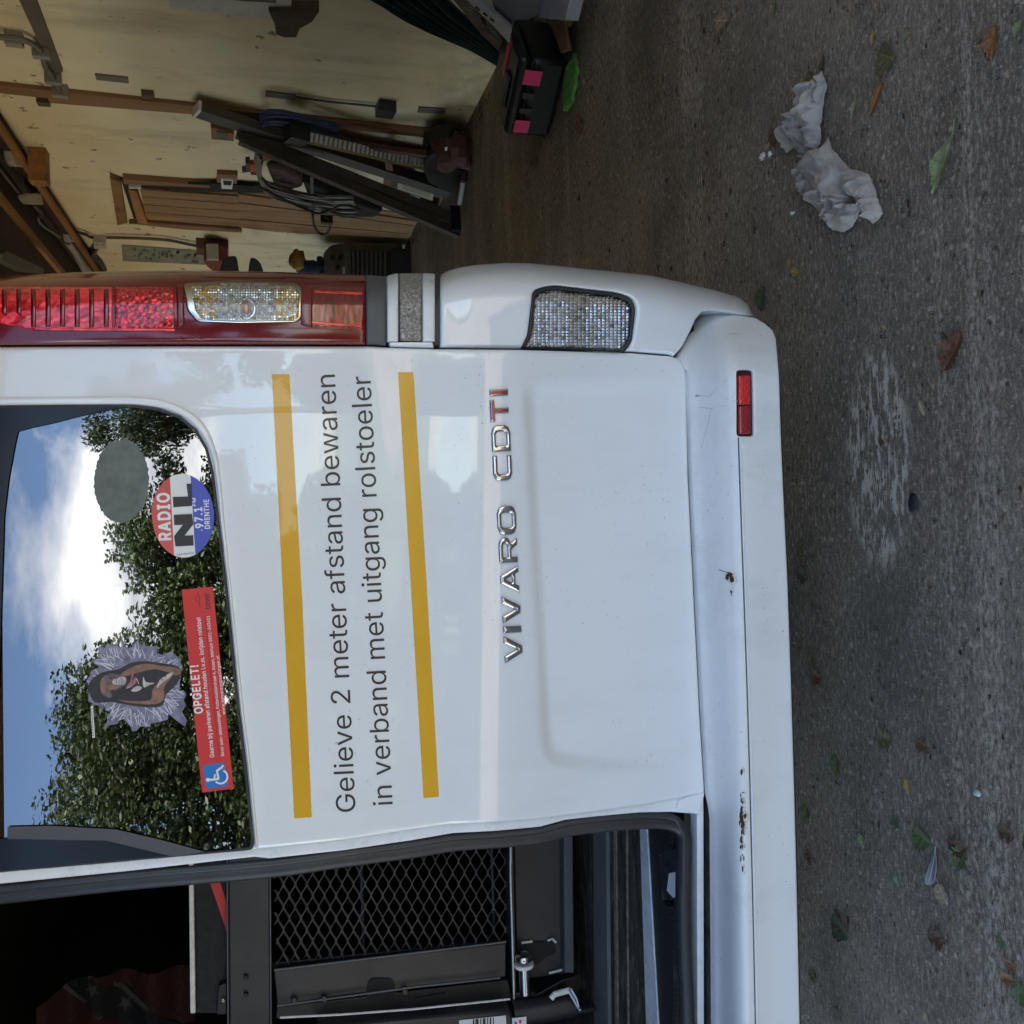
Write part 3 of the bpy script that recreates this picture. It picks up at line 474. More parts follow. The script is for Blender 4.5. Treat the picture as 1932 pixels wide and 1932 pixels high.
# ------------------------------------------------------------------ setting: ground, garage
def concrete():
    b = NB('brushed_concrete')
    big = b.noise(.9, 5, .6); mid = b.noise(4, 7, .7, (1, 1.7, 1)); brush = b.noise(52, 6, .78, (.85, 2.3, 1)); grit = b.noise(170, 4, .75); agg = b.noise(75, 2, .5, (1, 1.3, 1), loc=(4, 2, 0))
    sep = b.n('ShaderNodeSeparateXYZ'); b.l(b.tc.outputs['Object'], sep.inputs[0])
    # towards the yard the slab is greyer, further in browner
    g = b.n('ShaderNodeMapRange'); b.l(sep.outputs['Y'], g.inputs['Value']); g.inputs['From Min'].default_value = 1.5; g.inputs['From Max'].default_value = 3.8
    base = b.mix(g.outputs[0], (.25, .226, .20), (.31, .262, .20))
    c = b.mix(b.ramp(big, [(.35, 0.), (.65, 1.)]), base, b.mix(.75, base, (.085, .075, .066)))
    c = b.mix(b.math('MULTIPLY', b.ramp(mid, [(.50, 0.), (.72, 1.)]), .6), c, (.095, .085, .076))
    c = b.mix(b.math('MULTIPLY', b.ramp(mid, [(.28, 1.), (.42, 0.)]), .45), c, (.36, .335, .30))
    c = b.mix(b.math('MULTIPLY', b.ramp(brush, [(.52, 0.), (.66, 1.)]), .75), c, (.52, .48, .44))
    c = b.mix(b.math('MULTIPLY', b.ramp(brush, [(.33, 1.), (.47, 0.)]), .85), c, (.045, .040, .036))
    c = b.mix(b.math('MULTIPLY', b.ramp(grit, [(.57, 0.), (.66, 1.)]), .75), c, (.54, .51, .47))
    c = b.mix(b.math('MULTIPLY', b.ramp(grit, [(.32, 1.), (.42, 0.)]), .5), c, (.05, .045, .04))
    c = b.mix(b.math('MULTIPLY', b.ramp(agg, [(.25, 1.), (.31, 0.)]), .85), c, (.03, .028, .025))
    c = b.mix(b.math('MULTIPLY', b.ramp(agg, [(.66, 0.), (.73, 1.)]), .7), c, (.52, .50, .47))
    vo = b.n('ShaderNodeTexVoronoi'); vo.inputs['Scale'].default_value = 62; b.l(b.tc.outputs['Object'], vo.inputs['Vector'])
    vs_ = b.n('ShaderNodeSeparateColor'); b.l(vo.outputs['Color'], vs_.inputs[0]); sm = b.ramp(vo.outputs['Distance'], [(.22, 1.), (.36, 0.)])
    c = b.mix(b.math('MULTIPLY', sm, b.ramp(vs_.outputs[0], [(.86, 0.), (.90, .6)])), c, (.50, .47, .43))
    c = b.mix(b.math('MULTIPLY', sm, b.ramp(vs_.outputs[1], [(.08, .7), (.11, 0.)])), c, (.045, .042, .040))
    # pale lines left along the brushing, damp stains, and a patch of spilt lime behind the bumper
    vr = b.noise(1.7, 3, .6, (.10, 3.4, 1), loc=(.3, .2, 0))
    c = b.mix(b.math('MULTIPLY', b.math('MULTIPLY', b.ramp(vr, [(.56, 0.), (.66, 1.)]), b.ramp(brush, [(.44, 0.), (.58, 1.)])), .6), c, (.52, .49, .45))
    c = b.mix(b.math('MULTIPLY', b.ramp(b.noise(1.6, 6, .65, (1, 1.4, 1), loc=(7, 3, 0)), [(.50, 0.), (.64, 1.)]), .5), c, (.075, .066, .058))
    q = b.n('ShaderNodeVectorMath', operation='SUBTRACT'); b.l(b.tc.outputs['Object'], q.inputs[0]); q.inputs[1].default_value = tuple(LIME)
    q2 = b.n('ShaderNodeVectorMath', operation='MULTIPLY'); b.l(q.outputs[0], q2.inputs[0]); q2.inputs[1].default_value = (4.0, 9., 0)
    q3 = b.n('ShaderNodeVectorMath', operation='LENGTH'); b.l(q2.outputs[0], q3.inputs[0])
    mk = b.ramp(q3.outputs['Value'], [(.75, 1.), (1., 0.)])
    st = b.ramp(b.noise(26, 7, .75, (.55, 2.2, 1), loc=(2, 9, 0)), [(.50, 0.), (.55, 1.)])
    c = b.mix(b.math('MULTIPLY', b.math('MULTIPLY', mk, st), .85), c, (.56, .56, .54))
    c = b.mix(1., c, (1.26, 1.09, .90), 'MULTIPLY')
    h = b.math('ADD', b.math('MULTIPLY', brush, .8), b.math('ADD', b.math('MULTIPLY', grit, .5), b.math('MULTIPLY', agg, .4)))
    b.bsdf(c, .82, 0, 0, .03, h, .8, .004, spec=.3)
    return b.m
LIME = floorp(1655, 865)
CONC = concrete()
def quad(name, P, m, parent=None): return meshobj(name, P, [tuple(range(len(P)))], m, parent, 0)
g = quad('ground', [(-250, -250, 0), (250, -250, 0), (250, 250, 0), (-250, 250, 0)], CONC); tag(g, kind='structure')
LAWN = mat('lawn_green', (.06, .10, .025), .9, 0, 0, .4, 1.5, .6, 30)
g = quad('lawn', [(-120, -200, .004), (120, -200, .004), (120, -11.5, .004), (-120, -11.5, .004)], LAWN); tag(g, kind='structure')

def plaster():
    b = NB('cream_wall_paint')
    f = b.noise(1.3, 6, .6); y = b.noise(.8, 4, .6, loc=(3, 1, 5))
    c = b.ramp(f, [(.3, (.73, .625, .40)), (.7, (.87, .78, .56))])
    c = b.mix(b.math('MULTIPLY', b.ramp(y, [(.5, 0.), (.75, 1.)]), .55), c, (.70, .53, .24))
    c = b.mix(b.math('MULTIPLY', b.ramp(b.noise(9, 5, .62, (1, 1, 1), loc=(1, 1, 1)), [(.65, 0.), (.69, 1.)]), .8), c, (.16, .11, .06))
    c = b.mix(b.math('MULTIPLY', b.ramp(b.noise(3, 6, .7, (1, 1, .3), loc=(1, 4, 2)), [(.52, 0.), (.75, 1.)]), .5), c, (.20, .15, .08))
    sep = b.n('ShaderNodeSeparateXYZ'); b.l(b.tc.outputs['Object'], sep.inputs[0])
    d = b.math('MULTIPLY', b.ramp(sep.outputs['Z'], [(0., 1.), (.45, 0.)]), b.ramp(b.noise(7, 6, .7), [(.4, 0.), (.7, 1.)]))
    c = b.mix(b.math('MULTIPLY', d, .6), c, (.12, .085, .05))
    b.bsdf(c, .85, 0, 0, .03, b.noise(40, 5, .6), .25, .004)
    return b.m
PLASTER = plaster()
WOODB = mat('brown_batten', (.24, .125, .055), .7, 0, 0, .3, 5, .3, 60, (1, 1, .1))
WOODO = mat('orange_timber', (.36, .17, .05), .75, 0, 0, .4, 9, .3, 60, (1, .15, 1), dirt=.7)
WOODP = mat('door_planks', (.31, .18, .085), .7, 0, 0, .35, 7, .3, 70, (1, 6, .35), dirt=.35)
WOODR = mat('reddish_planks', (.10, .045, .03), .7, 0, 0, .4, 7, .3, 70, (1, 6, .35))
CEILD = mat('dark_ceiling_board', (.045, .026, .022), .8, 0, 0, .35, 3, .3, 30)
rw = box('wall', (WALL_X+.1, 5.3, 1.35), (.2, 11.4, 2.7), PLASTER); tag(rw, kind='structure')
tag(box('wall', (-1.33, 11.1, 1.35), (7.4, .2, 2.7), PLASTER), kind='structure')
# unseen left wall left out to light the interior; posts added for the roof
for y, nm in ((.2, 'front'), (5.6, 'middle'), (10.8, 'back')):
    o = box('added_roof_post', (-4.9, y, 1.33), (.16, .16, 2.66), mat('post_timber', (.14, .09, .05), .8, 0, 0, .3, 6)); tag(o, nm+' added timber post under the unseen roof side left open for light', 'post', 'added posts of the side left open for light')
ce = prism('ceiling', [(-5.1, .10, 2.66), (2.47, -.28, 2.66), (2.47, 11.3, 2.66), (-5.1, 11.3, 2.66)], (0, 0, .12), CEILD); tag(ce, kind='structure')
# beams under the ceiling, running with the right-hand wall
def cz(px, py, z): d = rays(np.array(px), np.array(py)); return CAM+d*((z-CAM[2])/d[2])
for (p, q, wd) in (((0, 232), (147, 451), .036), ((0, 371), (117, 507), .04)):
    a, b_ = cz(*p, 2.52), cz(*q, 2.52); x = (a[0]+b_[0])/2
    o = box('beam', (x, 5.2, 2.535), (wd, 10.4, .03), WOODO, ce)
tag(box('wall_plate', (2.22, 5.3, 2.60), (.10, 11., .12), mat('dark_timber', (.05, .03, .02), .8, 0, 0, .3, 6), ce))
p = wallp(95, 285)
box('bearing_block', (2.17, p[1], 2.46), (.2, .10, .10), WOODO, ce)

# ------------------------------------------------------------------ the van
van = empty('van', (-.53, 2.6, 0), 'white van in the garage with one rear door open and yellow stripes on the other', 'van')
def ybase(z): return 1.40+.15*np.maximum(0, z-.98)**2
def ydoor(px, py, x, z):
    return ybase(z)-.015*np.exp(-((px-945+(.02*(py-1000)))/112)**2)+.25*np.maximum(0, x-.1)**2
Vp = depth(ydoor)
RIGHT = [(-250, 651.5), (0, 653), (300, 651.5), (700, 652), (740, 655), (820, 657.5), (985, 659), (1190, 665), (1265, 671)]
FOLD = [(1324, 1498), (1207, 1521), (1120, 1533), (1034, 1544.5), (970, 1551), (917, 1554), (847, 1557), (775, 1567), (646, 1587), (481, 1604)]
skin = RIGHT+[(1281, 675), (1290, 685), (1296, 705), (1300, 900), (1312, 1150), (1322, 1350), (1331, 1495)]+FOLD+[(241, 1629), (0, 1650), (-250, 1672)]
WIN = [(-235, 767), (0, 766), (200, 764), (255, 765), (300, 771), (340, 786), (370, 811), (390, 845), (402, 890), (415, 1000), (430, 1130), (450, 1330), (465, 1450), (479, 1592), (474, 1603), (462, 1605), (0, 1646), (-235, 1668)]
REC = rounded([(984, 716), (1283, 716), (1292, 1462), (1022, 1450)], [40, 25, 60, 60])
def recess(px, py):
    P = np.stack([px, py], 1)
    d = np.where(inside([REC], P), bdist([REC], P), 0)
    return .017*sstep(0, 24, d)*np.clip((1290-px)/270, 0, 1)
door = sheet('rear_door', [skin, WIN[::-1]], Vp, 9, PAINT, van, r=.006, rim=.03, disp=recess)
RINGO = [(-250, 748), (0, 748), (200, 747), (262, 748), (310, 755), (350, 771), (383, 797), (404, 838), (415, 890), (425, 1000), (439, 1130), (459, 1330), (474, 1450), (488, 1601)]
RINGI = [(488-6, 1602), (467, 1450), (452, 1330), (432, 1130), (417, 1000), (405, 890), (393, 845), (372, 810), (342, 784), (301, 769), (255, 763), (200, 762.5), (0, 764), (-250, 765)]
ring = smoothpoly(RINGO, 3, False).tolist()+smoothpoly(RINGI, 3, False).tolist()
sheet('window_surround', ring, lambda a, b: Vp(a, b, .0045), 4, PAINT, door, r=.005, rim=.008)
sheet('window_seal', [np.array(WIN), (np.array(WIN)-(100, 1200))*(.988, .993)+(100, 1200)], lambda a, b: Vp(a, b, .0005), 8, RUBBER, door, rim=.02)
pane = sheet('window_pane', (np.array(WIN)-(100, 1200))*(.997, .997)+(100, 1200), lambda a, b: Vp(a, b, -.002), 14, GLASS, door, an=True)
inner = rounded([(-230, 850), (347, 846), (352, 1474), (330, 1490), (-230, 1545)], [0, 95, 8, 10, 0])
sheet('inner_pane', inner, lambda a, b: Vp(a, b, -.040), 14, GLASS2, door, an=True)
GREEN = mat('green_glass_edge', (.10, .22, .16), .2, 0, .5, .4, 60)
for nm, P in (('pane_edge', [(348, 1000), (350, 1180), (352, 1474)]), ('pane_edge', [(338, 1103), (180, 1106), (0, 1108)]), ('pane_edge', [(-20, 1028), (180, 1021), (290, 1016)]), ('pane_edge', [(20, 993), (300, 990)])):
    tube(nm, Vp(*np.array(P, float).T, -.036), .0022 if nm else .002, GREEN, door, 6)
# dark reflections in the glass, painted as black and grey sheets at the pane
DARK_REFL = mat('painted_dark_reflection', (.0045, .0045, .005), .22, 0, 0, .2, 8)
sheet('reflection_sheet', [(14, 1560), (96, 1558), (219, 1565), (305, 1585), (386, 1607), (330, 1617), (200, 1586), (14, 1583)], lambda a, b: Vp(a, b, .0012), 10, mat('painted_grey_reflection', (.075, .073, .078), .5, 0, 0, .1, 8), door)
sheet('reflection_sheet', [(-230, 1584), (14, 1582), (200, 1585), (330, 1616), (386, 1606), (466, 1602), (0, 1645), (-230, 1667)], lambda a, b: Vp(a, b, .0004), 10, DARK_REFL, door)
sheet('reflection_sheet', [(-230, 758), (420, 758), (395, 840), (362, 800), (300, 778), (150, 776), (60, 790), (34, 800), (32, 815), (8, 972), (-230, 1000)], lambda a, b: Vp(a, b, -.004), 14, RUBBER, door)
sheet('reflection_sheet', [(-230, 767), (0, 768), (250, 767), (190, 776), (140, 788), (98, 799), (60, 807), (34, 814), (29, 835), (17, 900), (8, 972), (4, 1100), (-2, 1300), (-230, 1300)], lambda a, b: Vp(a, b, .0004), 10, DARK_REFL, door)
sheet('reflection_sheet', [(-230, 990), (6, 990), (10, 1645), (-230, 1680)], lambda a, b: Vp(a, b, -.045), 20, VOID, door)

# prints on the door
for q in ([(513, 706), (546, 706), (570, 1130), (588, 1542), (555, 1544), (534, 1130)], [(751, 702), (780, 702), (806, 1120), (828, 1503), (799, 1506), (776, 1120)]):
    sheet('stripe', q, lambda a, b: Vp(a, b, .0007), 10, YELLOW, door, rim=.0006)
def text_part(name, parts, m, parent, fn=Vp):
    return print_sheet(name, [text(name, t, a, b, c, fn, m, parent, .0007, bo) for t, a, b, c, bo in parts], parent)
text_part('lettering', [('Gelieve 2 meter afstand bewaren', (671, 1531), (632, 706.5), 36.5, 0)], INK, door)
text_part('lettering', [('in verband met uitgang rolstoeler', (741, 1518), (699, 709), 36.5, 0)], INK, door)
def badge(ch, cs, m, extra=0):
    gr = []
    for i, c in enumerate(cs):
        T = np.roll(c, -1, 0)-np.roll(c, 1, 0); T /= np.linalg.norm(T, axis=1)[:, None]+1e-9
        ar = (c[:, 0]*np.roll(c[:, 1], -1)-c[:, 1]*np.roll(c[:, 0], -1)).sum()
        gr.append(c+(1 if ar > 0 else -1)*(1 if i == 0 else -1)*1.0*np.stack([T[:, 1], -T[:, 0]], 1))
    cs = gr
    sheet('badge_letter', cs, lambda a, b: Vp(a, b, .0042), 3.0, m, door, r=.0032, rim=.005)
def badge_word(word, p0, p1, cap, gap=.22, red=()):
    """wide chrome capitals drawn as strokes, each letter on its own"""
    shapes = {
        'V': [[(0, 1), (.24, 1), (.5, .28), (.76, 1), (1, 1), (.62, 0), (.38, 0)]],
        'I': [[(0, 0), (1, 0), (1, 1), (0, 1)]],
        'A': [[(0, 0), (.38, 1), (.62, 1), (1, 0), (.77, 0), (.70, .2), (.30, .2), (.23, 0)], [(.37, .38), (.63, .38), (.5, .74)]],
        'R': [[(0, 0), (0, 1), (.7, 1), (.9, .93), (1, .75), (1, .6), (.92, .44), (.75, .37), (1, 0), (.73, 0), (.52, .34), (.22, .34), (.22, 0)], [(.22, .52), (.22, .80), (.68, .80), (.78, .74), (.78, .58), (.68, .52)]],
        'O': [[(.25, 0), (.75, 0), (.93, .1), (1, .3), (1, .7), (.93, .9), (.75, 1), (.25, 1), (.07, .9), (0, .7), (0, .3), (.07, .1)], [(.3, .2), (.23, .3), (.22, .5), (.23, .7), (.3, .8), (.7, .8), (.77, .7), (.78, .5), (.77, .3), (.7, .2)]],
        'C': [[(1, 0), (.25, 0), (.07, .1), (0, .3), (0, .7), (.07, .9), (.25, 1), (1, 1), (1, .78), (.32, .78), (.24, .7), (.23, .5), (.24, .3), (.32, .22), (1, .22)]],
        'D': [[(0, 0), (0, 1), (.7, 1), (.92, .9), (1, .7), (1, .3), (.92, .1), (.7, 0)], [(.22, .2), (.68, .2), (.77, .3), (.78, .5), (.77, .7), (.68, .8), (.22, .8)]],
        'T': [[(0, 1), (1, 1), (1, .79), (.61, .79), (.61, 0), (.39, 0), (.39, .79), (0, .79)]]}
    wd = {'V': 1.22, 'I': .27, 'A': 1.2, 'R': 1.12, 'O': 1.28, 'C': 1.15, 'D': 1.2, 'T': 1.0}
    tot = sum(wd[c] for c in word)+gap*(len(word)-1)
    p0, p1 = np.array(p0, float), np.array(p1, float); d = (p1-p0)/tot; u = (p1-p0)/np.linalg.norm(p1-p0); up = np.array([u[1], -u[0]])*cap
    x = 0
    for i, c in enumerate(word):
        cs = [np.array([p0+d*(x+wd[c]*a)+up*b for a, b in k]) for k in shapes[c]]
        badge(c, cs, CHROME)
        if i in red:
            ins = [np.array([p0+d*(x+wd[c]*(.5+(a-.5)*(.62 if c == 'I' else .90)))+up*(.5+(b-.5)*.86) for a, b in k]) for k in ([shapes[c][0]] if c == 'I' else [[(0, 1), (1, 1), (1, .83), (.57, .83), (.57, 0), (.43, 0), (.43, .83), (0, .83)]])]
            sheet('badge_inlay', ins, lambda a, b: Vp(a, b, .0046), 4, REDBADGE, door, rim=.001)
        x += wd[c]+gap
badge_word('VIVARO', (988, 1250), (973, 954), 35, .16)
badge_word('CDTI', (967.5, 905), (959, 734), 35, .2, (2, 3))

# stickers on the glass
def stroke(P, wd):
    P = np.array(P, float); T = np.gradient(P, axis=0); T /= np.linalg.norm(T, axis=1)[:, None]; N = np.stack([-T[:, 1], T[:, 0]], 1)*wd/2
    return np.concatenate([P+N, (P-N)[::-1]])
Gp = lambda a, b, off=0.: Vp(a, b, off-.002)
def zr(X, Y): return (258.3+.1337*X, 839.4+.1337*Y)
el = ellipse(650, 1000, 438, 590, 90, math.radians(-3))
E1 = np.array([zr(*p) for p in el])
def cut(E_, keep):
    return np.array([zr(*p) for p in E_ if keep(*p)])
xr = lambda Y: 465+(Y-460)*60/1100.; xb = lambda Y: 757+(Y-430)*68/1115.
radio = [flat(E1, Gp, .0006, WHITE)]
left = [p for p in el if p[0] < xr(p[1])]; right = [p for p in el if p[0] > xb(p[1])]
def order(P):
    P = np.array(P); c = P.mean(0); return P[np.argsort(np.arctan2(P[:, 1]-c[1], P[:, 0]-c[0]))]
radio.append(flat(np.array([zr(*p) for p in order(left+[(xr(455), 455), (xr(1560), 1560)])]), Gp, .0010, RED2))
radio.append(flat(np.array([zr(*p) for p in order(right+[(xb(432), 432), (xb(1545), 1545)])]), Gp, .0010, BLUE))
for t, a, b_, c, m, bo in (('RADIO', (484, 1345), (452, 672), 168, WHITE, 34), ('NL', (797, 1420), (750, 545), 250, BLACK, 50), ('97.1', (940, 1170), (915, 878), 112, WHITE, 26), ('FM', (833, 862), (829, 748), 46, WHITE, 22), ('DRENTHE', (1032, 1183), (1012, 768), 72, WHITE, 24), ("'", (958, 1205), (956, 1190), 50, WHITE, 15), ('www.radionl.fm', (806, 1532), (803, 1524), 6, BLACK, 0)):
    if t.startswith('www'):
        t, a, b_, c = 'www.radionl.fm', (560, 1560), (800, 1535), 26
    radio.append(text('t', t, zr(*a), zr(*b_), c*.1337, Gp, m, None, .0014, bo))
print_sheet('sticker', radio, door)
def z4(X, Y): return (.4679*X, 710.3+.4679*Y)
q4 = lambda P: np.array([z4(*p) for p in P])
warn = [flat(q4([(733, 860), (858, 847), (942, 1662), (815, 1678)]), Gp, .0006, RED, 30), flat(rounded(q4([(817, 1568), (904, 1556), (920, 1652), (832, 1664)]), 4), Gp, .0010, BLUE2)]
def zw(X, Y): return (129.1+.2005*X, 1162.3+.2005*Y)
qw = lambda P: np.array([zw(*p) for p in P])
arc = np.array([(1432+64*math.cos(t), 1512+64*math.sin(t)) for t in np.linspace(-1.15, 2.35, 24)])
for P in (stroke(qw([(1332, 1542), (1380, 1537), (1418, 1531)]), 4.2), stroke(qw([(1372, 1540), (1376, 1512), (1380, 1488)]), 3), stroke(qw([(1413, 1534), (1404, 1490), (1398, 1452)]), 4), stroke(qw([(1398, 1456), (1425, 1436), (1448, 1420)]), 4), stroke(qw([(1440, 1426), (1450, 1414), (1456, 1402)]), 3.4), stroke(qw(arc), 3.4), ellipse(*zw(1313, 1541), 3.9, 3.9, 16)):
    warn.append(flat(P, Gp, .0014, WHITE))
for t, a, b_, c, m, bo in (('OPGELET!', (818, 1358), (798, 1163), 33, WHITE, 26), ('Gaarne bij parkeren afstand houden i.v.m. inrijden rolstoel', (864, 1535), (808, 972), 17, WHITE, 14), ('Bever auto-aanpassingen, Pottenbakkerstraat 4, Assen, telefoon 0592-343411', (904, 1530), (845, 965), 12.5, WHITE, 8), ('www.beveraanpassingen.nl', (909, 1362), (884, 1126), 12.5, WHITE, 8), ('bever', (850, 936), (844, 872), 26, BLACK, 4)):
    warn.append(text('t', t, z4(*a), z4(*b_), c*.4679, Gp, m, None, .0014, bo))
warn.append(flat(stroke(q4([(884, 1535), (855, 1250), (826, 965)]), .7), Gp, .0014, BLACK))
warn.append(flat(stroke(q4([(806, 935), (800, 870)]), .8), Gp, .0014, BLACK))
warn.append(flat(stroke(q4([(800, 915), (790, 905), (788, 890), (796, 882), (806, 890)]), .8), Gp, .0014, BLACK))
print_sheet('sticker', warn, door)

# the torn print of a dog bursting through glass
random.seed(5)
SHARD = mat('print_shards', (.19, .18, .27), .35, 0, .3, .5, 90, dirt=0)
SHARDW = mat('print_crack_white', (.62, .62, .70), .4, 0, 0, .2, 80)
DOGB = mat('print_dog_black', (.028, .022, .022), .4, 0, .2, .4, 90); DOGT = mat('print_dog_tan', (.26, .13, .085), .4, 0, .2, .35, 120)
DOGW = mat('print_dog_white', (.52, .49, .48), .4, 0, .2, .2, 120); DOGR = mat('print_dog_red', (.36, .13, .13), .4)
DOGM = mat('print_dog_muzzle', (.13, .10, .10), .4, 0, .2, .4, 120)
shard = [(165, 615), (205, 560), (215, 515), (290, 480), (225, 430), (240, 400), (300, 410), (275, 300), (300, 285), (345, 300), (365, 255), (420, 270), (440, 265), (490, 300), (505, 270), (488, 190), (510, 225), (525, 290), (590, 300), (615, 260), (650, 230), (655, 150), (668, 200), (655, 270), (690, 290), (715, 240), (728, 285), (790, 282), (845, 285), (830, 345), (880, 365), (960, 335), (995, 305), (985, 345), (1040, 400), (1060, 470), (1060, 560), (1050, 620), (1045, 700), (1085, 700), (1110, 740), (1085, 790), (1105, 840), (1070, 900), (1115, 985), (1095, 1040), (1000, 970), (940, 920), (935, 975), (850, 1000), (775, 1010), (770, 1045), (680, 1040), (640, 1080), (600, 1085), (585, 1040), (525, 975), (490, 965), (465, 1015), (345, 1035), (365, 985), (360, 940), (400, 900), (350, 890), (340, 855), (245, 835), (185, 800), (195, 745), (210, 690), (185, 640)]
dog = [flat(qw(shard), Gp, .0006, SHARD, 12)]
for i in range(260):
    t = random.uniform(0, 2*math.pi); r0 = random.uniform(.62, .95); r1 = min(1.08, r0+random.uniform(.08, .36))
    c0 = (640+math.cos(t)*r0*430, 640+math.sin(t)*r0*370); t2 = t+random.uniform(-.16, .16)
    c1 = (640+math.cos(t2)*r1*430, 640+math.sin(t2)*r1*370)
    if inside([np.array(shard, float)], np.array([c0, c1])).all() : dog.append(flat(stroke(qw([c0, ((c0[0]+c1[0])/2+random.uniform(-8, 8), (c0[1]+c1[1])/2), c1]), random.uniform(.5, 1.5)), Gp, .0009, SHARDW))
hole = [(190, 700), (215, 600), (320, 530), (470, 500), (590, 440), (720, 425), (860, 440), (1020, 470), (1058, 540), (1020, 640), (920, 740), (870, 850), (640, 850), (420, 810), (250, 810)]
dog.append(flat(smoothpoly(qw(hole), 4), Gp, .0010, DOGB))
for P, m in (([(480, 560), (600, 480), (740, 448), (880, 470), (1010, 485), (1060, 530), (1030, 545), (900, 520), (820, 500), (700, 520), (560, 560)], DOGT),      # raised foreleg and shoulder
             ([(960, 490), (1040, 500), (1062, 535), (1020, 560), (975, 540)], DOGT),
             ([(470, 790), (600, 800), (770, 790), (790, 700), (850, 620), (940, 540), (985, 530), (970, 575), (900, 670), (905, 750), (870, 810), (760, 832), (560, 815)], DOGT),   # other foreleg
             ([(300, 620), (330, 570), (390, 540), (470, 550), (540, 570), (545, 640), (480, 680), (420, 720), (400, 770), (330, 745), (302, 690)], DOGM),     # head
             ([(302, 620), (330, 580), (350, 640), (345, 720), (312, 720)], DOGT), ([(360, 650), (440, 640), (480, 660), (430, 690), (370, 690)], DOGT),
             ([(420, 600), (500, 570), (540, 590), (530, 640), (470, 650), (420, 640)], DOGW),
             ([(400, 700), (480, 690), (520, 710), (470, 740), (420, 750)], DOGB), ([(488, 590), (510, 588), (515, 635), (492, 645), (480, 615)], DOGB),
             ([(545, 665), (580, 620), (600, 545), (612, 560), (596, 625), (610, 600), (635, 575), (640, 620), (600, 660)], DOGR),
             ([(600, 580), (660, 585), (672, 640), (640, 680), (610, 660)], DOGB),
             ([(590, 700), (640, 660), (690, 670), (670, 700), (620, 712)], DOGW), ([(705, 570), (730, 620), (810, 630), (760, 650), (715, 672), (700, 640)], DOGW),
             ([(860, 600), (960, 535), (985, 530), (960, 570), (880, 630), (830, 680)], DOGW)):
    dog.append(flat(smoothpoly(qw(P), 3), Gp, .0014, m))
for e in ((398, 588), (408, 712)): dog.append(flat(ellipse(*zw(*e), 2.2, 2.2, 12), Gp, .0017, DOGB))
for a, b_ in (((640, 585), (660, 640)), ((545, 680), (600, 655))): dog.append(flat(stroke(qw([a, ((a[0]+b_[0])/2+4, (a[1]+b_[1])/2), b_]), 1.3), Gp, .0017, DOGW))
print_sheet('sticker', dog, door)
strip = [flat(np.array([(171, 1333), (175.5, 1332), (179, 1391.5), (174.5, 1392.5)]), Gp, .0006, WHITE)]
for k in range(11):
    y0 = 1337+k*4.9; strip.append(flat(stroke([(173+.058*(k*5), y0), (173.2+.06*(k*5), y0+3)], 1.6), Gp, .0010, BLACK))
print_sheet('sticker', strip, door)
random.seed(11)
blob = [(x+random.gauss(0, .9), y+random.gauss(0, .9)) for x, y in ellipse(229, 907, 52, 79, 110, .03)]
sheet('sticker_residue', blob, lambda a, b: Gp(a, b, .0005), 10, mat('glue_residue', (.14, .16, .15), .8, 0, 0, .22, 60, .4, 300), door)

# inner edge of the door with its rubber seal
edge_o = [(1319, 1537), (1268, 1533), (1207, 1534), (1120, 1542), (1067, 1548), (1020, 1561), (936, 1569), (856, 1573), (775, 1587), (646, 1606), (509, 1621), (479, 1618), (241, 1645), (0, 1669), (-250, 1693)]
fo = [(-250, 1660), (0, 1646), (241, 1626), (479, 1600)]+FOLD[::-1]
fo = [(a, b-4) for a, b in fo]
sheet('door_edge', fo+[(1322, 1500)]+edge_o, lambda a, b: Vp(a, b, -.011), 7, PAINT_EDGE, door, r=.004, rim=.02)
sheet('corner_gusset', [(1331, 1496), (1324, 1492), (1280, 1512), (1276, 1524), (1304, 1534), (1319, 1538), (1326, 1520)], lambda a, b: Vp(a, b, -.006), 6, PAINT_EDGE, door, r=.004, rim=.01)
SEAL = np.array([(-250, 1713), (0, 1688), (241, 1662), (509, 1639), (646, 1620), (775, 1603), (856, 1590), (936, 1584), (1020, 1576), (1067, 1564), (1120, 1556), (1207, 1549), (1260, 1551), (1286, 1566), (1290, 1600), (1289, 1700), (1291, 1800), (1296, 1932), (1300, 2250)], float)
sp = smoothpoly(SEAL, 4, False)
yse = np.interp(sp[:, 1], [1550, 1600], [1.428, 1.428])
tube('door_seal', depth(lambda a, b, x, z: ybase(z)+.03)(sp[:, 0], sp[:, 1]), .0135, RUBBER, van, 10)
sp2 = sp.copy(); sp2[:, 1] -= np.where(sp[:, 0] < 1280, 11, 0); 
tube('seal_lip', depth(lambda a, b, x, z: ybase(z)+.022)(sp2[:60, 0], sp2[:60, 1]), .006, PLASTIC, van, 8)

# ---- rear corner: tail lamp, hinge, quarter panel
SIL = [(-250, 524), (0, 518.5), (170, 512), (340, 509.5), (520, 512), (690, 518), (728, 521), (745, 515.5), (809, 515), (822, 516), (832, 517), (850, 508), (870, 503), (897, 499), (951, 495), (1004, 495.6), (1111, 507), (1162, 512), (1227, 519), (1279, 530), (1349, 545.6), (1396, 559.6), (1412, 570), (1424, 592)]
silf = interp(SIL); ridge = interp(RIGHT+[(1290, 690), (1420, 720)])
def scorner(px, py): return (ridge(px)-py)/(ridge(px)-silf(px))
def ycorner(px, py, x, z):
    s = np.clip(scorner(px, py), -.05, 1)
    return ybase(z)+.010*np.clip(1-s/.06, 0, 1)**2+.022*s**2+.12*np.maximum(s, 0)**9
Cp = depth(ycorner)
def silp(px, f=1.): return (px, ridge(px)+(silf(px)-ridge(px))*f)
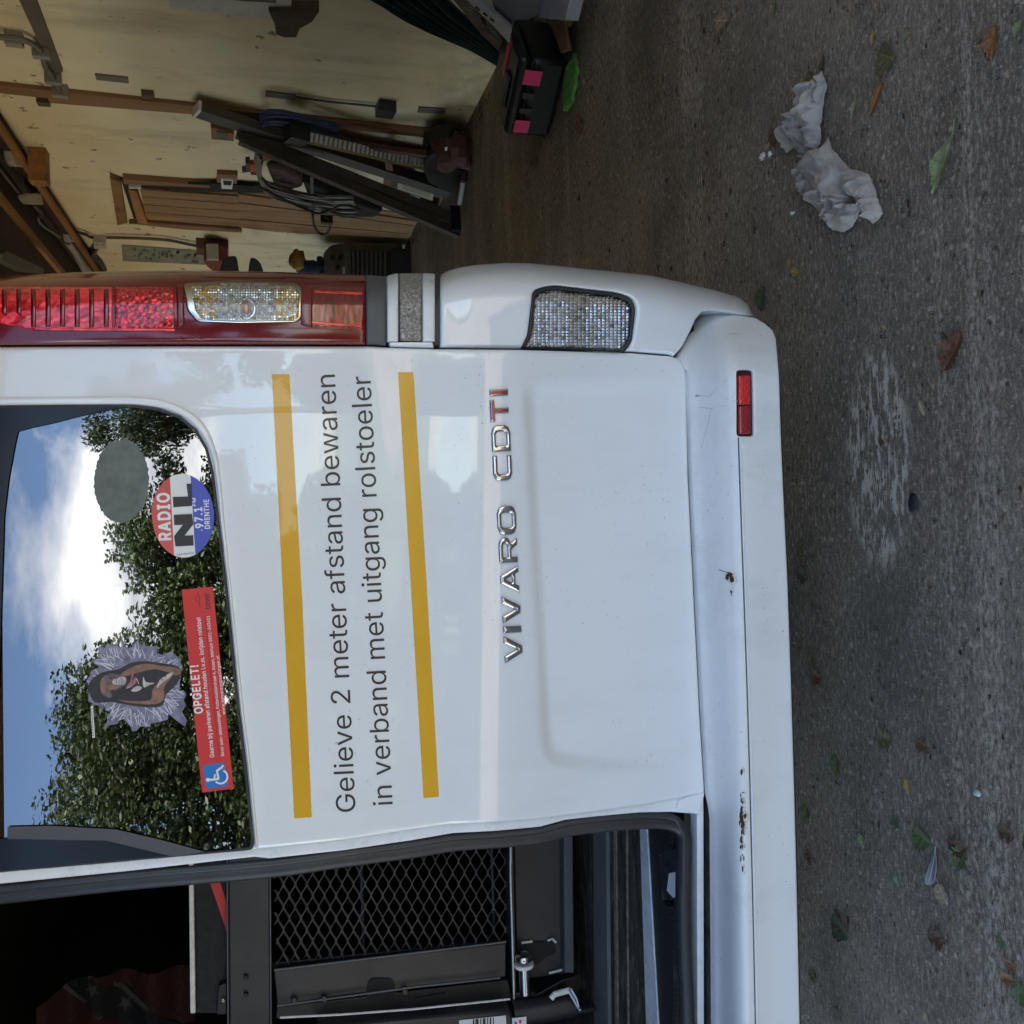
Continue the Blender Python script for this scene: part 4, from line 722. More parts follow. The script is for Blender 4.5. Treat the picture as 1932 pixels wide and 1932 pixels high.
def cpoly(a, b, gap=2, n=24):
    t = np.linspace(a, b, n); return [(x, ridge(x)-gap) for x in t]+[(x, silf(x)) for x in t[::-1]]
RDIR = (.10, 1, 0)
LAMP = mat('lamp_red_body', (.15, .004, .009), .10, 0, .35, .15, 5, coat_r=.02)
def ribmat(name, c1, c2, s, st, rough=.16, metal=.55, bstr=.8):
    b = NB(name)
    f = b.noise(s, 3, .5, st); v = b.n('ShaderNodeTexVoronoi'); v.inputs['Scale'].default_value = s*.9
    mp = b.n('ShaderNodeMapping'); b.l(b.tc.outputs['Object'], mp.inputs[0]); mp.inputs['Scale'].default_value = st; b.l(mp.outputs[0], v.inputs['Vector'])
    c = b.ramp(f, [(.35, c1), (.62, c2)])
    b.bsdf(c, rough, metal, 1, .02, v.outputs['Distance'], bstr, .004)
    MATS[name] = b.m; return b.m
LRED = ribmat('lamp_red_reflector', (.50, .010, .018), (1., .035, .05), 90, (1, 1, .55), .2, .25)
LRED2 = ribmat('lamp_red_fine', (.22, .006, .010), (.85, .025, .04), 150, (1, 1, 1))
LRED3 = ribmat('lamp_red_deep', (.11, .003, .006), (.19, .004, .008), 30, (1, 1, 3), .1, .3, .2)
lamp = sheet('tail_lamp', cpoly(-215, 690, 2, 40), lambda a, b: Cp(a, b, .004), 7, LAMP, van, r=.004, rim=.12, rdir=RDIR)
tag(lamp, 'red lamp cluster with a clear indicator window')
def lamp_panel(name, P, m, off=.0052, r=.002, res=5): return sheet(name, P, lambda a, b: Cp(a, b, off), res, m, lamp, r=r, rim=.002, rdir=RDIR)
lamp_panel('reflector', rounded([(-200, 541), (212, 541), (212, 622), (60, 622), (-5, 610), (-60, 590), (-200, 585)], 4), LRED)
lamp_panel('reflector', rounded([(216, 541), (328, 541), (330, 620), (216, 622)], 4), LRED2)
lamp_panel('reflector', rounded([(575, 537), (688, 540), (686, 622), (575, 618)], 4), LRED3)
for k in range(15):
    x0 = -190+k*27.5
    sheet('rib', [(x0, 544), (x0+10, 544), (x0+10, 616 if x0 > 40 else 596), (x0, 616 if x0 > 40 else 590)], lambda a, b: Cp(a, b, .0075), 8, LRED3, lamp, r=.0022, rim=.003)
for P in ([(332, 540), (346, 534), (348, 612), (334, 622)], [(566, 536), (590, 540), (590, 618), (568, 612)]): lamp_panel('divider', P, LAMP, .0075, .003)
for P in ([(592, 547), (684, 551), (684, 556), (592, 552)], [(578, 605), (684, 612), (684, 617), (578, 610)], [(60, 618), (330, 620), (330, 625), (60, 623)]): lamp_panel('reflector', P, LRED, .0066, .001, 6)
ind = rounded([(345, 534), (450, 527), (560, 533), (571, 545), (570, 600), (560, 607), (450, 609), (370, 606), (352, 585)], 8)
sheet('indicator_frame', ind, lambda a, b: Cp(a, b, .0072), 5, SATIN, lamp, r=.003, rim=.006)
ind_in = (np.array(ind)-(457, 570))*(.90, .86)+(462, 571)
def facets(name, contour, cw, ch, fn, off, mats, pick, parent, tilt=.0011, seed=1):
    """moulded optics: a field of small pyramids, each leaning its own way"""
    rnd = random.Random(seed); C = np.array(contour, float); lo, hi = C.min(0), C.max(0); V_, F_, fm = [], [], []
    for i in range(int((hi[0]-lo[0])/cw)+1):
        for j in range(int((hi[1]-lo[1])/ch)+1):
            x, y = lo[0]+i*cw, lo[1]+j*ch
            if not inside([C], np.array([[x+cw/2, y+ch/2]]))[0]: continue
            g_ = .04; a = np.array([x+g_*cw, x+cw-g_*cw, x+cw-g_*cw, x+g_*cw, x+cw*rnd.uniform(.42, .58)]); b = np.array([y+g_*ch, y+g_*ch, y+ch-g_*ch, y+ch-g_*ch, y+ch*rnd.uniform(.4, .6)])
            P = fn(a, b, off); P[4, 1] -= tilt*rnd.uniform(.85, 1.2); k = len(V_); V_ += list(P)
            m = pick((x-lo[0])/(hi[0]-lo[0]), (y-lo[1])/(hi[1]-lo[1]), rnd)
            for q in range(4): F_.append((k+q, k+4, k+(q+1) % 4)); fm.append(m)
    o = meshobj(name, V_, F_, mats, parent, 0, fm); o['kind'] = 'stuff'; return o
AMB = mat('amber_optic', (.95, .46, .09), .2, .45, 0, .4, 200); SILV = mat('silver_optic', (.90, .90, .90), .16, .75, 0, .2, 200); DARKO = mat('dark_optic', (.34, .32, .30), .25, .5, 0, .4, 200)
CLRO = mat('hazy_optic', (.62, .59, .54), .25, .45, 0, .25, 200)
sheet('optic_backing', ind_in, lambda a, b: Cp(a, b, .0074), 6, DARKO, lamp)
facets('optics', ind_in, 4.8, 4.6, Cp, .0085, [AMB, SILV, DARKO, CLRO], lambda u, v, r: (0 if r.random() < .38 else 1 if r.random() < .85 else 2) if abs(u-.5) > .27 else (3 if r.random() < .6 else 1 if r.random() < .75 else 2), lamp, seed=3)
sheet('indicator_lens', ind_in, lambda a, b: Cp(a, b, .013), 6, CLEAR, lamp, r=.003)
sheet('bulb_ring', [ellipse(466, 583, 17, 20, 28), ellipse(465, 582, 13, 16, 28)[::-1]], lambda a, b: Cp(a, b, .0110), 5, CHROME, lamp, r=.0014, rim=.004)
sheet('bulb', ellipse(464, 580, 12.5, 15, 24), lambda a, b: Cp(a, b, .0115), 3, mat('amber_bulb', (.50, .20, .04), .08, .3, 1, .2, 60), lamp, r=.008, rim=.002)
sheet('lamp_base', cpoly(691, 729, 2, 8), lambda a, b: Cp(a, b, .001), 6, GREYPL, van, r=.004, rim=.12, rdir=RDIR)
# hinge
HB = sheet('door_hinge', cpoly(730, 832, 2, 10), lambda a, b: Cp(a, b, -.010), 6, PLASTIC, van, r=.003, rim=.10, rdir=RDIR)
LICH = NB('spotted_hinge_tape'); _f = LICH.noise(260, 4, .7); _g = LICH.noise(60, 3, .5, loc=(2, 2, 2))
LICH.bsdf(LICH.mix(LICH.ramp(_g, [(.62, 0.), (.70, 1.)]), LICH.ramp(_f, [(.38, (.15, .135, .11)), (.52, (.30, .285, .25)), (.64, (.48, .47, .44))]), (.60, .60, .60)), .6, .2, 0, .03, _f, .5, .003)
def hinge_part(a, b, y1, m, off, nm):
    t = np.linspace(a, b, 6); P = [(x, y1) for x in t]+[(x, silf(x)) for x in t[::-1]]
    return sheet(nm, rounded(P, 4, 3), lambda p, q: Cp(p, q, off), 5, m, HB, r=.003, rim=.05, rdir=RDIR)
hinge_part(731, 752, 644, PAINT_EDGE, .004, 'hinge_plate'); hinge_part(798, 821, 644, PAINT_EDGE, .004, 'hinge_plate')
hinge_part(755, 796, 643, LICH.m, .002, 'hinge_cover')
sheet('hinge_foot', [(735, 645), (816, 645), (819, 656), (737, 654)], lambda a, b: Cp(a, b, .0), 5, PAINT, HB, r=.002, rim=.02)
# quarter panel below the hinge, with the reversing lamp let in
JOINT = [(1425, 598), (1373, 588.5), (1340, 585), (1326, 588), (1314, 602), (1302.6, 627), (1288.6, 653), (1272, 673)]
BEZ = rounded([(983, 659), (996, 632), (1004, 548), (1026, 541), (1047, 538.5), (1165, 552), (1192, 562), (1200, 582), (1193, 645), (1177, 667)], [2, 6, 18, 8, 6, 20, 14, 12, 10, 3])
t = np.linspace(832, 1262, 44)
quarter = [(x, ridge(x)-2) for x in t]+[tuple(p) for p in JOINT[::-1]]+[(x, silf(x)) for x in np.linspace(1424, 832, 60)]
def qdisp(px, py):      # the body side folds over along a soft crease, and sweeps in above
    return -.006*np.exp(-((py-560)/55)**2)*sstep(840, 900, px)*(1-sstep(1200, 1330, px))
qp = sheet('quarter_panel', [quarter, BEZ[::-1]], Cp, 6, PAINT, van, r=.005, rim=.12, rdir=RDIR, disp=qdisp)
rl = sheet('reversing_lamp', [BEZ, (np.array(BEZ)-(1090, 600))*(.925, .90)+(1091, 601)], lambda a, b: Cp(a, b, -.001), 4, RUBBER, van, r=.003, rim=.03)
lens = (np.array(BEZ)-(1090, 600))*(.935, .91)+(1091, 601)
sheet('lamp_backing', lens, lambda a, b: Cp(a, b, -.014), 8, DARKO, rl)
facets('optics', lens, 7.6, 5.6, Cp, -.010, [SILV, DARKO, mat('white_optic', (.85, .87, .9), .25, .5, 0, .1, 100), CLRO], lambda u, v, r: (1 if r.random() < .18 else 3) if .40 < u < .54 else (2 if (abs(u-.80) < .06 and v > .35) or abs(u-.26) < .05 else 0) if r.random() < .72 else (3 if r.random() < .85 else 1), rl, .0015, 8)
sheet('lamp_lens', lens, lambda a, b: Cp(a, b, .001), 6, CLEAR, rl, r=.004)

# ---- bumper
BACK = interp([(650, 1296), (704, 1297), (904, 1304), (1150, 1316), (1350, 1326), (1495, 1335), (1540, 1345), (2250, 1350)])
CRE = interp([(600, 1362), (720, 1374), (904, 1381), (1150, 1385), (1495, 1391), (1932, 1398), (2250, 1402)])
BOT = interp([(609, 1443), (623, 1459), (639, 1465), (709, 1471), (826, 1474.6), (904, 1478), (1100, 1487), (1300, 1494), (1500, 1500), (1700, 1505), (1932, 1510), (2250, 1516)])
def ybump(px, py, x, z):
    b_, c = BACK(py), CRE(py)
    q = (px-b_)/(c-b_)
    y = 1.405-.098*np.clip(q, 0, 1)+.0
    k = .16                       # round the two folds
    y = y+.098*k*.5*np.exp(-((q-1)/k)**2)-.098*k*.5*np.exp(-(q/k)**2)
    y = y+.006*sstep(1.2, 2.4, q)
    y = y+.10*np.maximum(0, (735-py)/125)**2.3
    return y
Bp = depth(ybump)
bo = [(1285, 690), (1276, 678)]+[(a+1.5, b+1.5) for a, b in JOINT[::-1][1:]]+[(1443, 609), (1459, 623), (1465, 640), (1471, 709)]
bo += [(BOT(y), y) for y in np.linspace(770, 2250, 40)]+[(BACK(y)+1.5, y) for y in np.linspace(2250, 1500, 30)]+[(BACK(y)+2, y) for y in np.linspace(1488, 700, 40)]
REFL = rounded([(1390.5, 698), (1421, 698), (1423, 823), (1391, 823)], 7)
bump = sheet('bumper', [bo, REFL[::-1]], Bp, 7, PAINT_B, van, r=.003, rim=.012)
sheet('reflector_recess', REFL, lambda a, b: Bp(a, b, -.006), 10, mat('dark_red_recess', (.05, .006, .008), .4), bump, rim=.01)
bl = NB('red_reflector'); _v = bl.n('ShaderNodeTexVoronoi'); _v.inputs['Scale'].default_value = 420; bl.l(bl.tc.outputs['Object'], _v.inputs['Vector'])
bl.bsdf(bl.ramp(_v.outputs['Distance'], [(.2, (.50, .012, .02)), (.7, (.85, .04, .05))]), .15, .3, 1, .03, _v.outputs['Distance'], .6, .002)
sheet('reflector', rounded([(1394.5, 708), (1416, 708), (1416.5, 764), (1394.5, 764)], 3), lambda a, b: Bp(a, b, .0015), 6, bl.m, bump, r=.002, rim=.006)
bd = NB('red_reflector_dull'); _v = bd.n('ShaderNodeTexVoronoi'); _v.inputs['Scale'].default_value = 420; bd.l(bd.tc.outputs['Object'], _v.inputs['Vector'])
bd.bsdf(bd.ramp(_v.outputs['Distance'], [(.2, (.22, .008, .012)), (.7, (.42, .014, .022))]), .2, .2, 1, .03, _v.outputs['Distance'], .6, .002)
sheet('reflector', rounded([(1394.5, 765.5), (1416.5, 765.5), (1416.5, 819), (1395, 819)], 3), lambda a, b: Bp(a, b, .0015), 6, bd.m, bump, r=.002, rim=.006)
for off, m, wd in ((0., mat('groove_shadow', (.10, .10, .105), .7), .0013), (5., PAINT, .0016)):
    P = np.array([(1393+off, 826), (1399+off, 1000), (1406+off, 1200), (1413+off, 1420), (1419+off, 1660), (1425+off, 1932), (1431+off, 2250)])
    tube('seam', Bp(P[:, 0], P[:, 1], -.0002), wd, m, bump, 6, sm=4)
RUST = mat('rust_chip', (.055, .030, .018), .85, 0, 0, .5, 120, .5, 200)
STAIN = mat('rust_bleed', (.66, .60, .53), .7, 0, 0, .35, 90)
random.seed(3)
chips = [(1376, 1085, 8, 5), (1381, 1093, 5, 7), (1371, 1090, 4, 5), (1379, 1116, 2, 3)]
for k in range(38):
    y = random.choice([random.gauss(1540, 18), random.uniform(1450, 1640), random.gauss(1535, 40)])
    chips.append((np.interp(y, [1420, 1780], [1398, 1402])+random.gauss(0, 1.8), y, random.uniform(.9, 2.6), random.uniform(1.4, 7)))
chips += [(1399, 1541, 5, 12), (1402, 1553, 3, 6), (1406, 1540, 3, 5), (1314, 747, 3.2, 1.4)]
ps = []
for x, y, a, b_ in chips:
    C = [(x+a*math.cos(t)*random.uniform(.55, 1.25), y+b_*math.sin(t)*random.uniform(.55, 1.25)) for t in np.linspace(0, 2*math.pi, 11)[:-1]]
    ps.append(flat(np.array(C), Bp, .0007, RUST))
for P in ([(1356, 1075), (1374, 1080)], [(1379, 1117), (1381, 1124)]): ps.append(flat(stroke([P[0], ((P[0][0]+P[1][0])/2, (P[0][1]+P[1][1])/2+1), P[1]], 1.2), Bp, .0007, RUST))
stain = []
for x, y, a, b_ in chips:
    if a > 1.6:
        C = [(x+3+a*1.9*math.cos(t)*random.uniform(.6, 1.2), y+b_*1.5*math.sin(t)*random.uniform(.6, 1.2)) for t in np.linspace(0, 2*math.pi, 13)[:-1]]
        stain.append(flat(np.array(C), Bp, .0005, STAIN))
ps = stain+ps
o = print_sheet('paint_chips', ps, bump); o['kind'] = 'stuff'
CRACK = mat('hairline_crack', (.50, .50, .50), .7)
ps = [flat(stroke(P, .9), Bp, .0006, CRACK) for P in ([(1313, 745), (1338, 748), (1350, 735), (1372, 716)], [(1320, 768), (1342, 771), (1362, 766), (1385, 758)], [(1342, 771), (1336, 800), (1323, 845)], [(1350, 752), (1372, 753), (1392, 757)], [(1375, 631), (1385, 629), (1398, 631)])]
o = print_sheet('paint_cracks', ps, bump); o['kind'] = 'stuff'
sheet('bumper_underside', [(1440, 612), (1472, 712)]+[(BOT(y)+1, y) for y in np.linspace(770, 2250, 12)]+[(BOT(y)-14, y) for y in np.linspace(2250, 640, 14)], lambda a, b: Bp(a, b, -.02), 20, PLASTIC, bump, rim=.12)

# ---- shell of the body (seen only from the side), wheels
sheet('body_side', [(1.66, .46), (4.9, .46), (4.9, 1.35), (4.2, 1.90), (1.66, 1.90)], lambda a, b: np.stack([.372+0*a-.06*np.maximum(0, b-1.2)**2, a, b], -1), .12, PAINT, van, rim=-.02, rdir=(-1, 0, 0), facing=(1, 0, 0))
sheet('body_side', [(1.50, .46), (4.9, .46), (4.9, 1.35), (4.2, 1.90), (1.42, 1.90)], lambda a, b: np.stack([-1.45+0*a+.06*np.maximum(0, b-1.2)**2, a, b], -1), .12, PAINT, van, rim=.02, rdir=(1, 0, 0), facing=(-1, 0, 0))
sheet('roof', [(-1.42, 1.50), (.365, 1.50), (.365, 4.3), (-1.42, 4.3)], lambda a, b: np.stack([a, b, 1.93+.03*np.cos((a+.53)*1.4)], -1), .15, PAINT, van, rim=-.03, rdir=(0, 0, 1), facing=(0, 0, 1))
box('front_end', (-.53, 5.0, .95), (1.82, .5, .9), PAINT, van, .1)
for s in (-1, 1):
    for y in (2.35, 4.75):
        c = (-.53+s*.80, y, .325)
        th = np.linspace(0, 2*math.pi, 33)[:-1]
        tw = prism('wheel', [(c[0]-.1, y+.325*math.cos(q), .325+.325*math.sin(q)) for q in th], (.2, 0, 0), RUBBER, van, .02)
        prism('rim', [(c[0]-.105, y+.2*math.cos(q), .325+.2*math.sin(q)) for q in th], (.21, 0, 0), ALU, tw, .01)

# ---- load bay: trim, floor and sill
IN = empty
def fl(name, P, h, m, parent, rim=.02, res=25, fn=None):
    return sheet(name, P, lambda a, b: floorp(a, b, h), res, m, parent, rim=-rim, rdir=(0, 0, 1), facing=(0, 0, 1))
bay = prism('load_bay', [(-1.40, 1.46, .46), (.34, 1.46, .46), (.34, 4.1, .46), (-1.40, 4.1, .46)], (0, 0, .02), VOID, van)
for P, v in (([(.33, 1.47, .46), (.33, 4.1, .46), (.33, 4.1, 1.9), (.33, 1.47, 1.9)], (.01, 0, 0)), ([(-1.39, 1.47, .46), (-1.39, 4.1, .46), (-1.39, 4.1, 1.9), (-1.39, 1.47, 1.9)], (.01, 0, 0)), ([(-1.40, 4.09, .46), (.34, 4.09, .46), (.34, 4.09, 1.9), (-1.40, 4.09, 1.9)], (0, .01, 0)), ([(-1.40, 1.47, 1.885), (.34, 1.47, 1.885), (.34, 4.1, 1.885), (-1.40, 4.1, 1.885)], (0, 0, .01))):
    prism('bay_lining', P, v, VOID, bay)
MATR = NB('dirty_rubber_mat'); _f = MATR.noise(14, 7, .7, (1, 5, 1)); _g = MATR.noise(260, 2)
MATR.bsdf(MATR.mix(MATR.ramp(_g, [(.68, 0.), (.74, 1.)]), MATR.ramp(_f, [(.38, (.022, .020, .017)), (.55, (.075, .064, .048)), (.72, (.24, .205, .155))]), (.36, .33, .28)), .95, 0, 0, .03, _f, .4, .003)
y0, y1 = 1480, 2300
def strip_(name, a0, a1, b0, b1, h, m, rim=.02):
    """floor strip: px a0..b0 at py 1560, a1..b1 at py 1932"""
    e = lambda u, v, y: u+(v-u)*(y-1560)/372.
    return fl(name, [(e(a0, a1, y0), y0), (e(b0, b1, y0), y0), (e(b0, b1, y1), y1), (e(a0, a1, y1), y1)], h, m, bay, rim)
strip_('floor_mat', 1040, 1040, 1122, 1124, .520, MATR.m)
strip_('floor_rib', 1119, 1121, 1143, 1147, .528, mat('floor_rib_grey', (.17, .165, .155), .8, 0, 0, .15, 10), .02)
strip_('floor_mat', 1142, 1146, 1210, 1224, .520, MATR.m)
for u in (1157, 1160, 1180): strip_('floor_bead', u, u+3, u+1.3, u+4.6, .5235, mat('grimy_bead', (.20, .16, .115), .7, 0, 0, .5, 60), .006)
strip_('sill_strip', 1207, 1219, 1219.5, 1241, .530, ALU, .02)
HON = NB('honeycomb_tread'); _v = HON.n('ShaderNodeTexVoronoi', feature='DISTANCE_TO_EDGE'); _v.inputs['Scale'].default_value = 105; _v.inputs['Randomness'].default_value = .12
HON.l(HON.tc.outputs['Object'], _v.inputs['Vector'])
HON.bsdf(HON.ramp(_v.outputs['Distance'], [(.02, (.05, .052, .055)), (.12, (.008, .008, .009))]), .5, 0, 0, .03, _v.outputs['Distance'], -1, .005)
fl('tread', [(1218, 1500), (1262, 1500), (1262, 1600), (1244, 1612), (1250, 1700), (1262, 1712), (1270, 1740), (1272, 2300), (1244, 2300), (1238, 1932), (1222, 1690), (1219, 1560)], .527, HON.m, bay, .02)
fl('sill_tray', [(1235, 1500), (1290, 1500), (1296, 2300), (1250, 2300), (1246, 1690)], .515, RUBBER, bay, .02)
strike = fl('latch_striker', rounded([(1248, 1602), (1276, 1602), (1279, 1692), (1268, 1700), (1250, 1690)], 5), .523, PLASTIC, bay, .012, 10)
fl('white_label', [(1262, 1648), (1275, 1645), (1278, 1688), (1270, 1694), (1258, 1680)], .5245, WHITE, strike, .001)
o = fl('striker_hole', ellipse(1258, 1630, 4, 7, 14), .525, VOID, strike, .001)
strip_('sill_edge', 1300, 1301, 1315, 1316, .503, PAINT_EDGE, .012)
GRIM = NB('grimy_channel'); _f = GRIM.noise(30, 6, .7, (.6, 1, 1)); GRIM.bsdf(GRIM.ramp(_f, [(.35, (.05, .036, .025)), (.55, (.15, .115, .085)), (.75, (.34, .30, .26))]), .7, 0, 0, .03, _f, .3, .003)
strip_('sill_channel', 1313, 1314, 1351, 1356, .476, GRIM.m, .03)

# ------------------------------------------------------------------ wheelchair lift standing in the load bay
LY = 1.90
Lp = yplane(LY)
lift = empty('wheelchair_lift', tuple(Lp(np.array(1075.), np.array(1760.))), 'black steel wheelchair lift with a mesh platform folded up in the van', 'wheelchair lift')
def lp(name, P, m, d=.03, off=0., parent=lift, bev=.002):
    P = np.array(P, float); X = yplane(LY-off)(P[:, 0], P[:, 1]); return prism(name, X, (0, d, 0), m, parent, bev)
def lt(name, P, rad, m, off=0., parent=lift, n=10): 
    P = np.array(P, float); return tube(name, yplane(LY-off)(P[:, 0], P[:, 1]), rad, m, parent, n)
top = lp('top_box', [(362, 1600), (429, 1600), (431, 1912), (365, 1912)], CARPET, .10, .0)
lp('frayed_trim', [(355.5, 1600), (364.5, 1600), (369, 1912), (359, 1913)], WORN, .10, .012, top)
lp('warning_tape', [(395, 1663), (415, 1663), (429, 1704), (429, 1761)], RED, .002, .002, top)
beam = lp('cross_beam', [(430, 1600), (510, 1600), (512, 2150), (434, 2150)], STEEL, .06, .03, bev=.004)
for x in (427, 508): lp('beam_lip', [(x, 1600), (x+3, 1600), (x+6, 2150), (x+3, 2150)], mat('grey_edge', (.20, .20, .21), .4, .3), .012, .034, beam)
for y in (1845, 1878):
    lp('bolt', ellipse(464, y, 5, 5, 10), STEELD, .008, .037, beam)
lp('bracket', rounded([(412, 1860), (428, 1854), (428, 1915), (408, 1915)], 5), STEELD, .02, .02); lp('bolt', ellipse(421, 1889, 5, 5, 8), SATIN, .008, .028)
# expanded metal: two sheets of zigzag strands
def expanded(name, P, yoff, m, pu=43., pv=11.0):
    C = np.array(P, float); V_, F_ = [], []
    fn = yplane(LY-yoff)
    lo, hi = C.min(0), C.max(0); wv = 1.7
    row = 0
    x = lo[0]
    while x < hi[0]+pv:
        n = int((hi[1]-lo[1])/pu*8)
        for i in range(n):
            u0, u1 = lo[1]+i*pu/8, lo[1]+(i+1)*pu/8
            def zz(u):
                ph = ((u-lo[1])/pu+.5*(row % 2)) % 1.
                tr = abs(ph-.5)*2; tr = min(1, max(0, (tr-.12)/.76)); return x+pv*(tr)*1.0
            a = np.array([[zz(u0), u0], [zz(u1), u1]])
            if not inside([C], a).all(): continue
            k = len(V_)
            q = np.array([[a[0, 0]-wv, a[0, 1]], [a[1, 0]-wv, a[1, 1]], [a[1, 0]+wv, a[1, 1]], [a[0, 0]+wv, a[0, 1]]])
            X = fn(q[:, 0], q[:, 1]); X[:2, 1] -= .005
            V_ += list(X)+list(X+np.array([0, .0018, 0])); F_ += [(k, k+1, k+2, k+3), (k+4, k+7, k+6, k+5), (k, k+4, k+5, k+1), (k+3, k+2, k+6, k+7)]
        x += pv; row += 1
    return meshobj(name, V_, F_, m, lift, 0)
MESHM = mat('expanded_metal', (.34, .34, .35), .35, .4, 0, .3, 20)
o = expanded('mesh_platform', [(513, 1600), (957, 1560), (957, 1776), (521, 1821)], .0, MESHM); 
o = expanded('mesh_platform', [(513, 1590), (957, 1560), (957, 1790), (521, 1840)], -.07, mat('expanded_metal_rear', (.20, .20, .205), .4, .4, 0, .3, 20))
for x in (683, 930): lt('mesh_stiffener', [(x-3, 1590), (x+4, 1830)], .004, STEEL, -.03)
lp('platform_edge', [(512, 1817), (957, 1772), (957, 1780), (516, 1829)], STEELD, .03, .004)
lp('side_plate', [(517, 1831), (775, 1799.5), (955, 1778.5), (955, 1843), (944, 1845), (777, 1863), (640, 1880), (523, 1898)], STEEL, .012, .03, bev=.003)
for P in ([(517, 1830), (955, 1777)], [(523, 1898), (777, 1863), (944, 1845)]): lt('plate_rim', P, .0018, mat('grey_edge', (.2, .2, .2), .4), .042, n=6)
cutp = rounded([(692, 1862), (698, 1846), (740, 1846), (746, 1862), (746, 1886), (692, 1890)], 8)
lp('slot', cutp, VOID, .002, .0325, bev=0)
lp('lower_rail', [(523, 1900), (958, 1848), (968, 1890), (926, 1889), (640, 1914), (520, 1922)], STEELD, .03, .03)
lt('worn_edge', [(528, 1920), (646, 1914), (780, 1904), (926, 1889), (962, 1885)], .0022, WORN, .064, n=6)
lp('rail_slot', rounded([(782, 1884), (840, 1873), (842, 1878), (784, 1890)], 2), VOID, .003, .0335, bev=0)
for x, y in ((556, 1862+28), (765, 1873), (612, 1886)): lp('bolt', ellipse(x, y, 7, 7, 6), STEEL, .012, .043)
fm_ = lp('frame_post', [(958, 1500), (967, 1500), (975, 1886), (967, 1889)], STEEL, .05, .032)
lt('worn_edge', [(964, 1560), (963, 1650), (970, 1885)], .0018, WORN, .036, fm_, 6)
lp('base_plate', [(968, 1500), (1063, 1500), (1066, 1837), (976, 1850)], STEEL, .01, .0, bev=.002)
lp('base_flange', [(1063, 1500), (1080, 1500), (1083, 1836), (1066, 1836)], GREYPL, .02, .025)
lp('latch_hole', rounded([(981, 1778), (1046, 1776), (1050, 1798), (1030, 1806), (1012, 1822), (1000, 1806), (981, 1796)], 6), VOID, .002, .0035, bev=0)
for P in ([(984, 1779), (1004, 1776)], [(1033, 1775), (1042, 1771), (1049, 1778)], [(1036, 1836), (1060, 1830)]): lt('worn_edge', P, .0026, ALU, .005, n=6)
pin = lt('locking_pin', [(989, 1823), (991, 1874)], .0128, SATIN, .04, n=20)
lt('pin_collar', [(988, 1816.5), (988.2, 1823)], .021, WORN, .04, pin, 16)
P = np.array([(987, 1797), (987, 1799), (987.3, 1803), (987.6, 1810), (987.8, 1815)], float)
tube('pin_head', yplane(LY-.04)(P[:, 0], P[:, 1]), [.006, .014, .018, .019, .015], SATIN, pin, 16)
lp('pin_guide', [(972, 1874), (1010, 1871), (1012, 1880), (972, 1884)], STEELD, .04, .04)
lp('lower_block', [(962, 1884), (1010, 1878), (1060, 1850), (1092, 1838), (1096, 1900), (1060, 1905), (980, 1912)], STEELD, .05, .02)
cyl = lt('hydraulic_cylinder', [(966, 1913), (1024, 1905), (1080, 1893)], .026, STEEL, .05, n=16)
lt('cylinder_hose', [(1040, 1884), (1046, 1876), (1060, 1872), (1075, 1868)], .006, WORN, .08, cyl)
for k, (m, dy_) in enumerate(((WHITE, 0), (BLUE, 4), (mat('violet_wire', (.2, .12, .2), .5), 8), (WHITE, 11))): lt('wire', [(1072+dy_*.4, 1868-dy_*.2), (1084+dy_*.3, 1888-dy_*.3), (1094-dy_*.2, 1906-dy_*.3)], .0028, m, .085, cyl, 6)
lp('foot_plate', [(1000, 1922), (1125, 1900), (1128, 1907), (1004, 1930)], STEEL, .08, .06)
mb = lp('motor_housing', [(600, 1940), (820, 1918), (930, 1908), (962, 1906), (970, 1918), (974, 2100), (600, 2130)], STEEL, .08, .08, bev=.008)
LAB = print_sheet('type_label', [flat([(866, 1925), (954, 1916), (957, 1950), (868, 1960)], yplane(LY), .082, WHITE)]+[flat([(a, 1926-(a-866)*.1), (a+w_, 1926-(a+w_-866)*.1), (a+w_, 1950), (a, 1950)], yplane(LY), .083, BLACK) for a, w_ in ((892, 3), (897, 6), (906, 2), (911, 5), (919, 2), (924, 3), (930, 2))], mb)
print_sheet('maker_label', [flat([(966, 1921), (993, 1918), (994, 1950), (967, 1953)], yplane(LY), .0831, WHITE)]+[flat([(970, 1926), (976, 1930), (972, 1938)], yplane(LY), .0835, BLUE), flat([(980, 1924), (984, 1924), (983, 1932), (979, 1930)], yplane(LY), .0835, RED)], mb)
# the flag deep in the van, its colours darkened in place of shade
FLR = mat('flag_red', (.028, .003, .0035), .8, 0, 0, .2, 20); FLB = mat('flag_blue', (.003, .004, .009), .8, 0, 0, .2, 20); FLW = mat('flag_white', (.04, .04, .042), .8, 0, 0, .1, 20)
def z6(X, Y): return (.4011*X, 1420.5+.4011*Y)
fn_f = lambda a, b, off=0.: (lambda P: P+np.stack([0*a, .02*np.sin(a*.06)-0., 0*a], -1))(yplane(2.35)(a, b, off))
q6 = lambda P: np.array([z6(*p) for p in P])
star = lambda x, y, r: np.array([(x+r*(1 if k % 2 == 0 else .42)*math.cos(k*math.pi/5+.4), y+r*(1 if k % 2 == 0 else .42)*math.sin(k*math.pi/5+.4)) for k in range(10)])
fp = [flat(q6([(180, 1180), (300, 1105), (410, 1045), (900, 1010), (920, 1260), (640, 1420), (180, 1420)]), fn_f, 0, FLR, 14), flat(q6([(296, 1108), (418, 1045), (700, 1190), (860, 1300), (720, 1380), (470, 1225)]), fn_f, .003, FLB, 14)]
